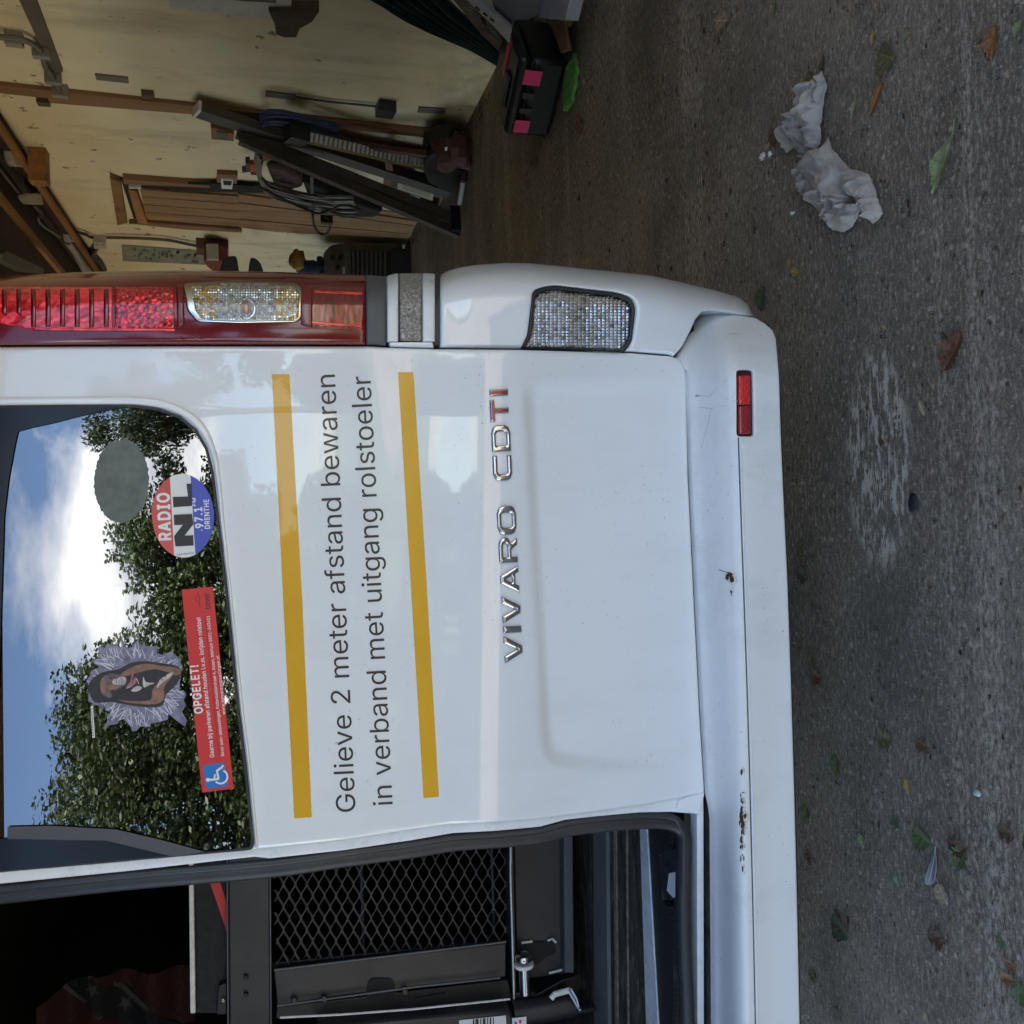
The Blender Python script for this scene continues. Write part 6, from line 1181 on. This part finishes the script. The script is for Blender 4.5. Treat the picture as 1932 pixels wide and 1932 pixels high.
# dark green pleated tarp, leaning grey panel and white rail
TARP = mat('dark_green_tarp', (.010, .026, .028), .55, 0, 0, .3, 8, .3, 30)
tl = smoothpoly(D_([(120, -60), (200, 60), (390, 170), (620, 290), (820, 370), (1000, 430), (1195, 530)]), 5, False); tr_ = smoothpoly(D_([(700, -160), (860, -20), (960, 90), (1050, 175), (1120, 230), (1180, 290), (1240, 345)]), 5, False)
nV, V_, F_ = 40, [], []
for i in range(len(tl)):
    for j in range(nV):
        s_ = j/(nV-1); p = tl[i]*(1-s_)+tr_[i]*s_
        X = on(0, 1.98)(*np.array(p)); X = X+np.array([1, 0, 0])*(.028*math.sin(s_*math.pi*13+.4*math.sin(i*.3))+.13*(1-s_))*(1-.3*i/len(tl)); V_.append(X)
for i in range(len(tl)-1):
    for j in range(nV-1): F_.append((i*nV+j, (i+1)*nV+j, (i+1)*nV+j+1, i*nV+j+1))
o = meshobj('tarp', V_, F_, TARP, None, 0); [setattr(p_, 'use_smooth', True) for p_ in o.data.polygons]; tag(o, 'dark green pleated tarp hanging in long folds down to the toolbox', 'tarp')
def xprism(name, P, x, d, m, parent=None, bev=.003): P = np.array(P, float); return prism(name, on(0, x)(P[:, 0], P[:, 1]), (d, 0, 0), m, parent, bev)
o = xprism('panel', D_([(1040, -300), (1700, -300), (1500, 60), (1380, 130), (1300, 125), (1275, 190), (1200, 140)]), 1.90, .03, mat('blue_grey_panel', (.14, .145, .165), .6, 0, 0, .15, 6, .1, 90)); tag(o, 'blue-grey panel leaning upright behind the toolbox', 'panel')
o = xprism('rail', D_([(930, -60), (1000, -60), (1282, 185), (1262, 275), (1160, 165)]), 1.86, .02, mat('white_rail', (.42, .43, .45), .5)); tag(o, 'white slotted plastic rail slanting down to the back of the toolbox', 'rail')
for t in (.2, .38, .55): 
    a = np.array(D_([(1000, 0)]))[0]*(1-t)+np.array(D_([(1262, 205)]))[0]*t; xprism('slot', [a, a+(8, 6.5), a+(7, 9), a+(-1, 2.5)], 1.857, .004, VOID, o, 0)
o = xprism('crate', D_([(880, -40), (950, -30), (1150, 165), (1225, 260), (1200, 330), (1120, 250), (1050, 175)]), 1.93, .03, mat('grey_rubbish', (.13, .115, .10), .8, 0, 0, .5, 20)); tag(o, 'grey-brown board edge between the tarp and the white rail', 'board')
xprism('red_patch', D_([(1080, 110), (1110, 125), (1125, 165), (1095, 150)]), 1.925, .004, FLR, o, 0); xprism('pale_patch', D_([(1075, 185), (1130, 195), (1215, 270), (1190, 310), (1080, 215)]), 1.925, .004, GREYB, o, 0)

# ------------------------------------------------------------------ the rag on the floor
def zf(X, Y): return (1420.5+.2673*X, .2673*Y)
RAG = mat('dirty_rag', (.47, .40, .345), .9, 0, 0, .3, 14, .35, 120, dirt=.6, dirtcol=(.16, .115, .085))
def ragpiece(name, P, base, amp, seed, parent=None, freq=.10, dirn=.6):
    rnd = random.Random(seed); C = np.array([zf(*p) for p in P], float)
    fs = [(rnd.uniform(-1, 1)+math.cos(dirn), rnd.uniform(-1, 1)+math.sin(dirn), rnd.uniform(0, 6.3), rnd.uniform(.5, 1.6)) for _ in range(7)]
    def h(a, b):
        z = 0*a; a, b, a0, b0 = a+5*np.sin(b*.17+seed)+3*np.sin(a*.11+2*seed), b+5*np.sin(a*.15+seed*1.7)+3*np.sin(b*.23), a, b
        for k, (fx, fy, p, s) in enumerate(fs): z = z+((1-np.abs(np.sin((fx*a+fy*b)*freq*s+p)))**2*1.3 if k < 3 else .5+.5*np.sin((fx*a+fy*b)*freq*s*.7+p))
        pts = np.stack([a0, b0], 1); d = bdist([C], pts)
        return base+amp*z/4.4*np.clip(d/7, .25, 1)+.012*np.clip(d/20, 0, 1)
    def fn(a, b):
        H = h(a, b); return floorp(a, b, 0.)+np.stack([0*a, 0*a, H], -1)-np.stack([0*a, 0*a, 0*a], -1)
    return sheet(name, C, fn, 2.2, RAG, parent, rim=-.004, rdir=(0, 0, 1), facing=(0, 0, 1), smooth=55)
rag = ragpiece('rag', [(345, 1215), (405, 1165), (470, 1090), (590, 1060), (640, 1130), (700, 1190), (712, 1250), (790, 1400), (750, 1540), (720, 1600), (660, 1640), (580, 1625), (530, 1560), (460, 1470), (420, 1420), (345, 1300)], .004, .030, 1)
tag(rag, 'crumpled dirty grey rag lying on the concrete floor', 'rag')
ragpiece('fold', [(385, 590), (465, 580), (537, 508), (570, 605), (540, 760), (520, 900), (525, 1020), (500, 1065), (440, 1075), (435, 985), (400, 880), (370, 760)], .016, .026, 2, rag, .13, 0.)
ragpiece('fold', [(370, 760), (330, 750), (290, 790), (230, 880), (190, 920), (210, 975), (260, 1080), (300, 1040), (350, 1090), (370, 1140), (410, 1140), (440, 1080), (435, 985), (400, 880)], .004, .028, 3, rag, .13, .3)
ragpiece('fold', [(405, 1165), (490, 1070), (590, 1050), (620, 980), (660, 1100), (712, 1200), (720, 1300), (780, 1400), (700, 1412), (600, 1400), (500, 1320), (430, 1220)], .03, .018, 4, rag, .07, 1.2)
ragpiece('fold', [(712, 1195), (800, 1205), (890, 1235), (940, 1370), (985, 1510), (950, 1560), (920, 1583), (880, 1500), (850, 1420), (780, 1400), (720, 1310)], .022, .028, 5, rag, .09, .2)
ragpiece('fold', [(760, 1420), (860, 1430), (900, 1535), (880, 1537), (785, 1475), (740, 1510), (620, 1470), (700, 1420)], .016, .03, 6, rag, .13, 1.)

# ------------------------------------------------------------------ leaves, feather, crumbs
def leafmesh(kind, seed):
    rnd = random.Random(seed); n = 12
    prof = {'oval': lambda t: math.sin(math.pi*t**.85)**.8*.30, 'long': lambda t: math.sin(math.pi*t)**.9*.20, 'broad': lambda t: math.sin(math.pi*t**.8)**.6*.42, 'torn': lambda t: math.sin(math.pi*t**.9)**.7*.34*(.55+.9*rnd.random())}[kind]
    V_, F_ = [], []; curl = rnd.uniform(.1, .5); bend = rnd.uniform(-.15, .15)
    for i in range(n+1):
        t = i/n; wL = prof(t)*(1+rnd.uniform(-.18, .18)); wR = prof(t)*(1+rnd.uniform(-.18, .18))
        cx = bend*math.sin(math.pi*t); z = .05+curl*.22*(t-.5)**2
        for s in (-1, -.5, 0, .5, 1):
            wv = wL if s < 0 else wR
            V_.append((t-.5, cx+s*wv, z+abs(s)*wv*(.30+.25*curl)+(.02*math.sin(9*t+s*3))))
    for i in range(n):
        for j in range(4): F_.append((i*5+j, (i+1)*5+j, (i+1)*5+j+1, i*5+j+1))
    k = len(V_)
    for i in range(5): t = -.5-.06*i; V_ += [(t, bend*0+.012, .07+.02*i), (t, -.012, .07+.02*i)]
    for i in range(4): F_.append((k+2*i, k+2*i+2, k+2*i+3, k+2*i+1))
    me = bpy.data.meshes.new('leaf_'+kind); me.from_pydata(V_, [], F_); me.polygons.foreach_set('use_smooth', [True]*len(F_)); me.update(); return me
LCOL = {'green': (.135, .18, .060), 'dgreen': (.095, .115, .060), 'pale': (.27, .30, .14), 'olive': (.17, .15, .065), 'yellow': (.46, .30, .07), 'orange': (.33, .15, .055), 'brown': (.15, .080, .045), 'tan': (.42, .31, .19), 'rust': (.20, .090, .050)}
def leafmat(k, col):
    b = NB('leaf_'+k); oi = b.n('ShaderNodeObjectInfo')
    f = b.noise(9, 5, .6); blot = b.noise(3, 5, .7, loc=(1, 2, 3))
    c = b.ramp(f, [(.35, tuple(x*.6 for x in col)), (.65, tuple(x*1.25 for x in col))])
    c = b.mix(b.ramp(blot, [(.56, 0.), (.64, 1.)]), c, (.07, .03, .012))
    sep = b.n('ShaderNodeSeparateXYZ'); b.l(b.tc.outputs['Object'], sep.inputs[0])
    vein = b.math('ABSOLUTE', b.math('SINE', b.math('ADD', b.math('MULTIPLY', sep.outputs['X'], 34), b.math('MULTIPLY', b.math('ABSOLUTE', sep.outputs['Y']), -26))))
    mid = b.math('ABSOLUTE', sep.outputs['Y'])
    c = b.mix(b.math('MULTIPLY', b.ramp(vein, [(.0, 1.), (.16, 0.)]), .45), c, tuple(min(1, x*1.9) for x in col))
    c = b.mix(b.math('MULTIPLY', b.ramp(mid, [(.008, 1.), (.02, 0.)]), .7), c, tuple(min(1, x*2.1) for x in col))
    b.bsdf(c, .6, 0, 0, .03, f, .3, .02); return b.m
LM = {k: leafmat(k, c) for k, c in LCOL.items()}
KIND = {}
def leafdata(kind, col, v):
    k = (kind, col, v)
    if k not in KIND:
        me = leafmesh(kind, hash(kind) % 7+v*13 if False else len(kind)*3+v*13); me.materials.append(LM[col]); KIND[k] = me
    return KIND[k]
# pixel position, length in pixels, direction in the print (degrees, 0 = right), kind, colour, label
LEAVES = [
 (1877, 78, 66, 95, 'torn', 'orange', 'large orange-brown torn leaf in the far corner of the floor'),
 (1921, 56, 30, 120, 'broad', 'pale', 'pale green leaf beside the large orange-brown torn leaf'),
 (1649, 71, 30, 100, 'oval', 'yellow', 'small yellow and dark curled leaf on the floor above the round one'),
 (1676, 107, 36, 200, 'broad', 'olive', 'round olive leaf with brown bitten edge'),
 (1714, 61, 13, 20, 'broad', 'pale', 'tiny pale green leaf bit lying alone near the round olive leaf'),
 (1552, 124, 42, 100, 'oval', 'brown', 'brown leaf tucked under the top end of the grey rag'),
 (1530, 149, 26, 70, 'oval', 'olive', 'olive-yellow leaf touching the top end of the grey rag'),
 (1613, 205, 46, 105, 'long', 'pale', 'slim pale green leaf right beside the grey rag'),
 (1656, 184, 74, 112, 'long', 'orange', 'long narrow orange-brown leaf near the slim pale leaf'),
 (1464, 252, 24, 20, 'torn', 'brown', 'small brown leaf at the left end of the grey rag'),
 (1784, 311, 118, 108, 'long', 'pale', 'largest green leaf, long with a pale midrib, alone on the floor'),
 (1903, 139, 18, 80, 'oval', 'tan', 'small tan crumpled leaf below the large orange-brown one'),
 (1858, 369, 22, 110, 'long', 'dgreen', 'dark twig-like leaf sliver near the largest green leaf'),
 (1423, 430, 26, 100, 'oval', 'olive', 'olive-yellow leaf between the grey rag and the bumper corner'),
 (1491, 496, 18, 100, 'oval', 'yellow', 'small yellow leaf, upper of two by the bumper corner'),
 (1501, 513, 15, 20, 'oval', 'yellow', 'small yellow leaf, lower of two by the bumper corner'),
 (1463, 17, 30, 95, 'long', 'green', 'thin green blade leaf at the edge of the picture'),
 (1442, 562, 46, 90, 'broad', 'dgreen', 'dark green leaf lying close to the rounded bumper end'),
 (1803, 662, 84, 118, 'torn', 'rust', 'large rust-brown curled leaf alone on the grey floor'),
 (1785, 640, 32, 60, 'long', 'dgreen', 'small dark green leaf scrap touching the large rust-brown leaf'),
 (1740, 769, 32, 72, 'long', 'tan', 'curled tan leaf by the pale lime streaks'),
 (1693, 787, 11, 90, 'oval', 'olive', 'tiny olive leaf beside the curled tan leaf'),
 (1514, 1040, 22, 60, 'torn', 'olive', 'olive leaf scrap close under the bumper edge, upper of two'),
 (1516, 1086, 24, 20, 'torn', 'dgreen', 'dark olive leaf scrap close under the bumper edge, lower of two'),
 (1535, 1243, 30, 80, 'oval', 'olive', 'olive green leaf near the bumper edge above a brown one'),
 (1543, 1283, 26, 20, 'torn', 'rust', 'rust-brown leaf near the bumper edge below the olive one'),
 (1581, 1446, 52, 80, 'oval', 'green', 'green leaf with a dark stalk a hand away from the bumper'),
 (1670, 1393, 30, 10, 'torn', 'olive', 'olive and yellow broken leaf in the middle of the floor'),
 (1744, 1409, 34, 30, 'torn', 'rust', 'red-brown ragged leaf in the middle of the floor'),
 (1712, 1482, 34, 80, 'oval', 'yellow', 'yellow leaf with a brown tip near the red-brown ragged leaf'),
 (1523, 1535, 40, 85, 'oval', 'green', 'bright green narrow leaf close to the bumper edge'),
 (1692, 1551, 34, 60, 'long', 'dgreen', 'dark olive sliver leaf left of the large round green leaf'),
 (1741, 1576, 46, 40, 'broad', 'green', 'large round green leaf with dark spots above the feather'),
 (1808, 1594, 44, 20, 'torn', 'brown', 'brown half of the torn leaf beside the feather'),
 (1814, 1618, 46, 120, 'torn', 'green', 'green half of the torn leaf beside the feather'),
 (1627, 1586, 32, 80, 'oval', 'pale', 'pale green folded leaf between bumper and feather'),
 (1529, 1617, 34, 80, 'torn', 'brown', 'dark brown leaf close to the bumper, level with the feather'),
 (1781, 1687, 46, 70, 'broad', 'tan', 'tan curled leaf touching the tip of the feather'),
 (1588, 1749, 52, 50, 'broad', 'dgreen', 'dark green broad leaf halfway between bumper and feather tip'),
 (1900, 1570, 38, 30, 'torn', 'brown', 'brown leaf far right of the feather'),
 (1890, 1778, 32, 70, 'torn', 'green', 'green and pink-brown leaf above the pair of orange scraps'),
 (1910, 1823, 30, 30, 'torn', 'orange', 'orange-brown leaf scrap, upper of the pair in the corner'),
 (1902, 1845, 30, 10, 'torn', 'orange', 'orange-brown leaf scrap, lower of the pair in the corner'),
 (1770, 1771, 36, 20, 'torn', 'brown', 'brown faded leaf below the tan curled leaf'),
 (1535, 1843, 28, 60, 'torn', 'olive', 'olive leaf with a twig close to the bumper, lowest there'),
 (1581, 1916, 30, 90, 'torn', 'olive', 'dark olive leaf at the lower picture edge near the bumper'),
 (1751, 1922, 30, 80, 'oval', 'tan', 'tan green leaf at the lower picture edge in the middle'),
 (1694, 1661, 24, 80, 'oval', 'pale', 'small pale green leaf left of the feather'),
 (1925, 1872, 46, 90, 'broad', 'green', 'green leaf in the lower right picture corner'),
 (1103, 154, 16, 90, 'torn', 'tan', 'tan leaf crumb near the green cloth by the toolbox'),
 (1111, 189, 15, 90, 'torn', 'tan', 'tan leaf crumb just beyond the tip of the green cloth'),
 (1096, 231, 22, 60, 'torn', 'rust', 'rust-brown leaf on the floor before the toolbox'),
 (1027, 273, 12, 90, 'oval', 'tan', 'tiny tan leaf at the near corner of the toolbox'),
 (1249, 150, 28, 90, 'torn', 'olive', 'olive brown leaf on the open floor between toolbox and rag'),
 (1364, 39, 24, 0, 'torn', 'tan', 'tan leaf on the floor near the upper picture edge'),
 (1023, 404, 26, 90, 'long', 'tan', 'pale tan leaf on the garage floor above the quarter panel'),
 (1078, 40, 18, 0, 'torn', 'yellow', 'yellow leaf beside the greyish white cardboard box'),
 (1014, 305, 26, 90, 'torn', 'dgreen', 'dark green leaf below the near corner of the toolbox'),
 (900, 240, 24, 90, 'torn', 'orange', 'orange leaf on the floor along the foot of the wall'),
 (884, 330, 22, 80, 'torn', 'brown', 'brown leaf on the floor near the pale rod'),
]
rnd = random.Random(21)
for i, (px, py, L_, ang, kind, col, lab) in enumerate(LEAVES):
    c = floorp(np.array(float(px)), np.array(float(py)), .0)
    a = math.radians(ang); e0 = floorp(np.array(px-math.cos(a)*L_/2), np.array(py-math.sin(a)*L_/2)); e1 = floorp(np.array(px+math.cos(a)*L_/2), np.array(py+math.sin(a)*L_/2))
    d = e1-e0; ln = np.linalg.norm(d)
    o = bpy.data.objects.new('leaf', leafdata(kind, col, i % 4)); COL.objects.link(o)
    o.location = (c[0], c[1], .001); o.rotation_euler = (rnd.uniform(-.08, .08), rnd.uniform(-.06, .06), math.atan2(d[1], d[0])+(math.pi if i % 3 == 0 else 0)); o.scale = (ln, ln*rnd.uniform(.85, 1.15), ln*rnd.uniform(.55, .95))
    tag(o, lab, 'leaf', 'fallen leaves on the concrete floor')
FE = mat('grey_feather', (.27, .26, .27), .7, 0, 0, .2, 40)
ft = smoothpoly([(1763, 1602), (1771, 1622), (1770, 1644), (1759, 1667), (1751, 1668), (1750, 1655), (1756, 1630)], 4)
o = sheet('feather', ft, lambda a, b: floorp(a, b, .006)+np.stack([0*a, 0*a, .0006*np.abs(a-1760)], -1), 2.5, FE, None, rim=-.002, rdir=(0, 0, 1), facing=(0, 0, 1)); tag(o, 'grey feather with a white quill lying among leaves on the floor', 'feather')
tube('quill', floorp(*np.array([(1765, 1596), (1763, 1615), (1758, 1640), (1752, 1664)], float).T, .009), .0011, mat('quill', (.40, .38, .36), .6), o, 6, sm=3)
random.seed(2)
q = floorp(np.array(1843.), np.array(1496.), .006); o = crumple('pebble', q, 0, .1, (.006, .009, .004), mat('white_pebble', (.55, .55, .53), .6), 3); tag(o, 'small white pebble on the grey floor right of the leaves', 'pebble')
for (x, y), lb in (((1438, 296), 'larger white paint crumb on the floor beside the rag'), ((1452, 291), 'smaller white paint crumb on the floor beside the rag'), ((1495, 402), 'tiny white speck on the floor below the rag')):
    q = floorp(np.array(float(x)), np.array(float(y)), .004); o = crumple('paint_crumb', q, 0, .35, (.008 if 'tiny' not in lb else .004, .012 if 'larger' in lb else .005, .004), WHITE, int(x)); tag(o, lb, 'crumb')
q = floorp(np.array(1723.), np.array(950.), .004); o = crumple('stone', q, 0, .15, (.02, .013, .005), mat('dark_stone', (.03, .03, .035), .6), 5); tag(o, 'flat dark stone set in the floor below the lime streaks', 'stone')

# broken leaf crumbs and grit swept against the wall and under the bumper
rl_ = np.random.RandomState(12); V_, F_, fm = [], [], []
def crumb(x, y, s, m):
    k = len(V_); q = rl_.rand()*6.3; n_ = 5
    for i in range(n_):
        r_ = s*(.5+.8*rl_.rand()); V_.append((x+r_*math.cos(q+i*1.256), y+r_*.6*math.sin(q+i*1.256), .002+.35*s*rl_.rand()))
    F_.append(tuple(range(k, k+n_))); fm.append(m)
for i in range(520): 
    y = rl_.uniform(2.6, 8.5); crumb(2.24-abs(rl_.normal(0, .07)), y, rl_.uniform(.006, .024), rl_.randint(0, 4))
for i in range(420):
    c = floorp(rl_.uniform(1400, 2050), rl_.uniform(-100, 2050)); crumb(c[0], c[1], rl_.uniform(.0025, .008)*(1 if rl_.rand() < .9 else 1.6), rl_.randint(0, 5))
for i in range(150):
    c = floorp(rl_.uniform(1000, 1400), rl_.uniform(0, 520)); crumb(c[0], c[1], rl_.uniform(.004, .014), rl_.randint(0, 4))
o = meshobj('leaf_litter', V_, F_, [LM['brown'], LM['rust'], LM['olive'], mat('dark_soil', (.05, .035, .022), .95), LM['tan']], None, 0, fm); tag(o, kind='stuff')

# ------------------------------------------------------------------ trees across the yard (mirrored in glass and paint)
BARK = mat('bark', (.06, .045, .035), .9, 0, 0, .3, 4, .5, 20)
def foliage(k, col):
    b = NB('foliage_'+k); f = b.noise(1.2, 4); f2 = b.n('ShaderNodeNewGeometry')
    c = b.ramp(b.math('ADD', b.math('MULTIPLY', f, .6), b.math('MULTIPLY', f2.outputs['Random Per Island'], .4)), [(.3, tuple(x*.55 for x in col)), (.7, tuple(x*1.4 for x in col))])
    p = b.bsdf(c, .55)
    t_ = b.n('ShaderNodeBsdfTranslucent'); b.l(c, t_.inputs['Color']); m = b.n('ShaderNodeMixShader'); m.inputs[0].default_value = .25
    b.l(p.outputs[0], m.inputs[1]); b.l(t_.outputs[0], m.inputs[2]); b.l(m.outputs[0], b.out.inputs['Surface']); return b.m
FOL = [foliage('oak', (.032, .050, .013)), foliage('lime', (.038, .062, .015)), foliage('dark', (.024, .042, .013))]
def tree(name, base, h, crown, r, nleaf, m, seed, lab, lz=.10):
    rnd = np.random.RandomState(seed); root = empty(name, (base[0], base[1], 0), lab, 'tree', 'trees across the yard')
    top = np.array([base[0], base[1], h*.8])
    tr = tube('trunk', [(base[0], base[1], -.05), (base[0]+.05, base[1], h*.25), (base[0]-.05, base[1], h*.5), top], [.22, .17, .12, .04], BARK, root, 8, sm=3)
    cl = []
    for k in range(crown):
        d = rnd.normal(size=3); d /= np.linalg.norm(d); d[2] = max(d[2], -.7)
        c = np.array([base[0], base[1], h-r[1]*1.0])+d*np.array([r[0], r[0], r[1]])*rnd.uniform(.45, .95); cl.append(c)
        if k % 2 == 0: tube('limb', [np.array([base[0], base[1], h*.3+.3*h*rnd.rand()]), (c+top)/2-np.array([0, 0, .3]), c], [.07, .04, .012], BARK, tr, 5, sm=2)
    cl = np.array(cl); idx = rnd.randint(0, crown, nleaf)
    P = cl[idx]+np.clip(rnd.normal(size=(nleaf, 3)), -1.5, 1.5)*np.array([.42, .42, .34])*r[0]/2.6
    A = rnd.normal(size=(nleaf, 3)); A /= np.linalg.norm(A, axis=1)[:, None]; B = np.cross(A, rnd.normal(size=(nleaf, 3))); B /= np.linalg.norm(B, axis=1)[:, None]
    s = lz*rnd.uniform(.5, 1.1, nleaf)[:, None]
    V_ = np.stack([P-A*s, P-B*s*.55, P+A*s, P+B*s*.55], 1).reshape(-1, 3); F_ = np.arange(nleaf*4).reshape(-1, 4)
    me = bpy.data.meshes.new('crown'); me.vertices.add(len(V_)); me.vertices.foreach_set('co', V_.ravel()); me.loops.add(nleaf*4); me.loops.foreach_set('vertex_index', F_.ravel().astype(np.int32)); me.polygons.add(nleaf); me.polygons.foreach_set('loop_start', np.arange(0, nleaf*4, 4).astype(np.int32)); me.update(calc_edges=True); me.validate()
    me.materials.append(m); o = bpy.data.objects.new('crown', me); COL.objects.link(o); attach(o, root); return root
tree('oak_tree', (-5.2, -17), 12.4, 90, (3.1, 5.1), 52000, FOL[0], 1, 'broad oak across the yard mirrored in the left half of the window')
tree('lime_tree', (-.9, -19), 10.6, 56, (2.6, 4.2), 30000, FOL[1], 2, 'lower lime tree mirrored in the middle of the window')
tree('birch_tree', (3.4, -16.5), 11.0, 34, (2.2, 3.2), 14000, FOL[2], 3, 'slender dark tree mirrored at the right edge of the window')
tree('oak_tree', (-12, -20), 9, 30, (3.2, 3.4), 8000, FOL[0], 4, 'oak farther along the yard beyond the broad oak', .2)
tree('lime_tree', (8.5, -19), 8.4, 26, (3., 3.2), 7000, FOL[1], 5, 'lime tree farther along the yard on the garage-wall side', .2)
for k, (x, y, r_, lb) in enumerate(((-5.4, -14.5, 1.5, 'rounded shrub in front of the broad oak'), (-2.6, -15, 1.3, 'rounded shrub between the oak and the lime tree'), (-.4, -16, 1.4, 'rounded shrub in front of the lower lime tree'), (4.4, -14.5, 1.4, 'rounded shrub in front of the slender dark tree'))):
    rr = np.random.RandomState(30+k); n = 3000; D = rr.normal(size=(n, 3)); D /= np.linalg.norm(D, axis=1)[:, None]
    P = np.array([x, y, r_*.85])+D*np.array([r_, r_*.8, r_])*rr.uniform(.5, 1.05, n)[:, None]; P[:, 2] = np.abs(P[:, 2])
    A = rr.normal(size=(n, 3)); A /= np.linalg.norm(A, axis=1)[:, None]; B = np.cross(A, rr.normal(size=(n, 3))); B /= np.linalg.norm(B, axis=1)[:, None]
    V_ = np.stack([P-A*.12, P-B*.07, P+A*.12, P+B*.07], 1).reshape(-1, 3)
    o = meshobj('shrub', V_, np.arange(n*4).reshape(-1, 4), FOL[k % 3], None, 0); tag(o, lb+' across the yard', 'shrub', 'shrubs under the trees')
rs = np.random.RandomState(7); hv_ = []
n = 20000; P = np.stack([rs.uniform(-22, -.5, n), -22+rs.normal(0, .5, n), np.abs(rs.rand(n))**.8*5.6], 1)
A = rs.normal(size=(n, 3)); A /= np.linalg.norm(A, axis=1)[:, None]; B = np.cross(A, rs.normal(size=(n, 3))); B /= np.linalg.norm(B, axis=1)[:, None]
V_ = np.stack([P-A*.2, P-B*.13, P+A*.2, P+B*.13], 1).reshape(-1, 3)
o = meshobj('hedge', V_, np.arange(n*4).reshape(-1, 4), FOL[2], None, 0); tag(o, 'long dark hedge behind the trees across the yard', 'hedge')
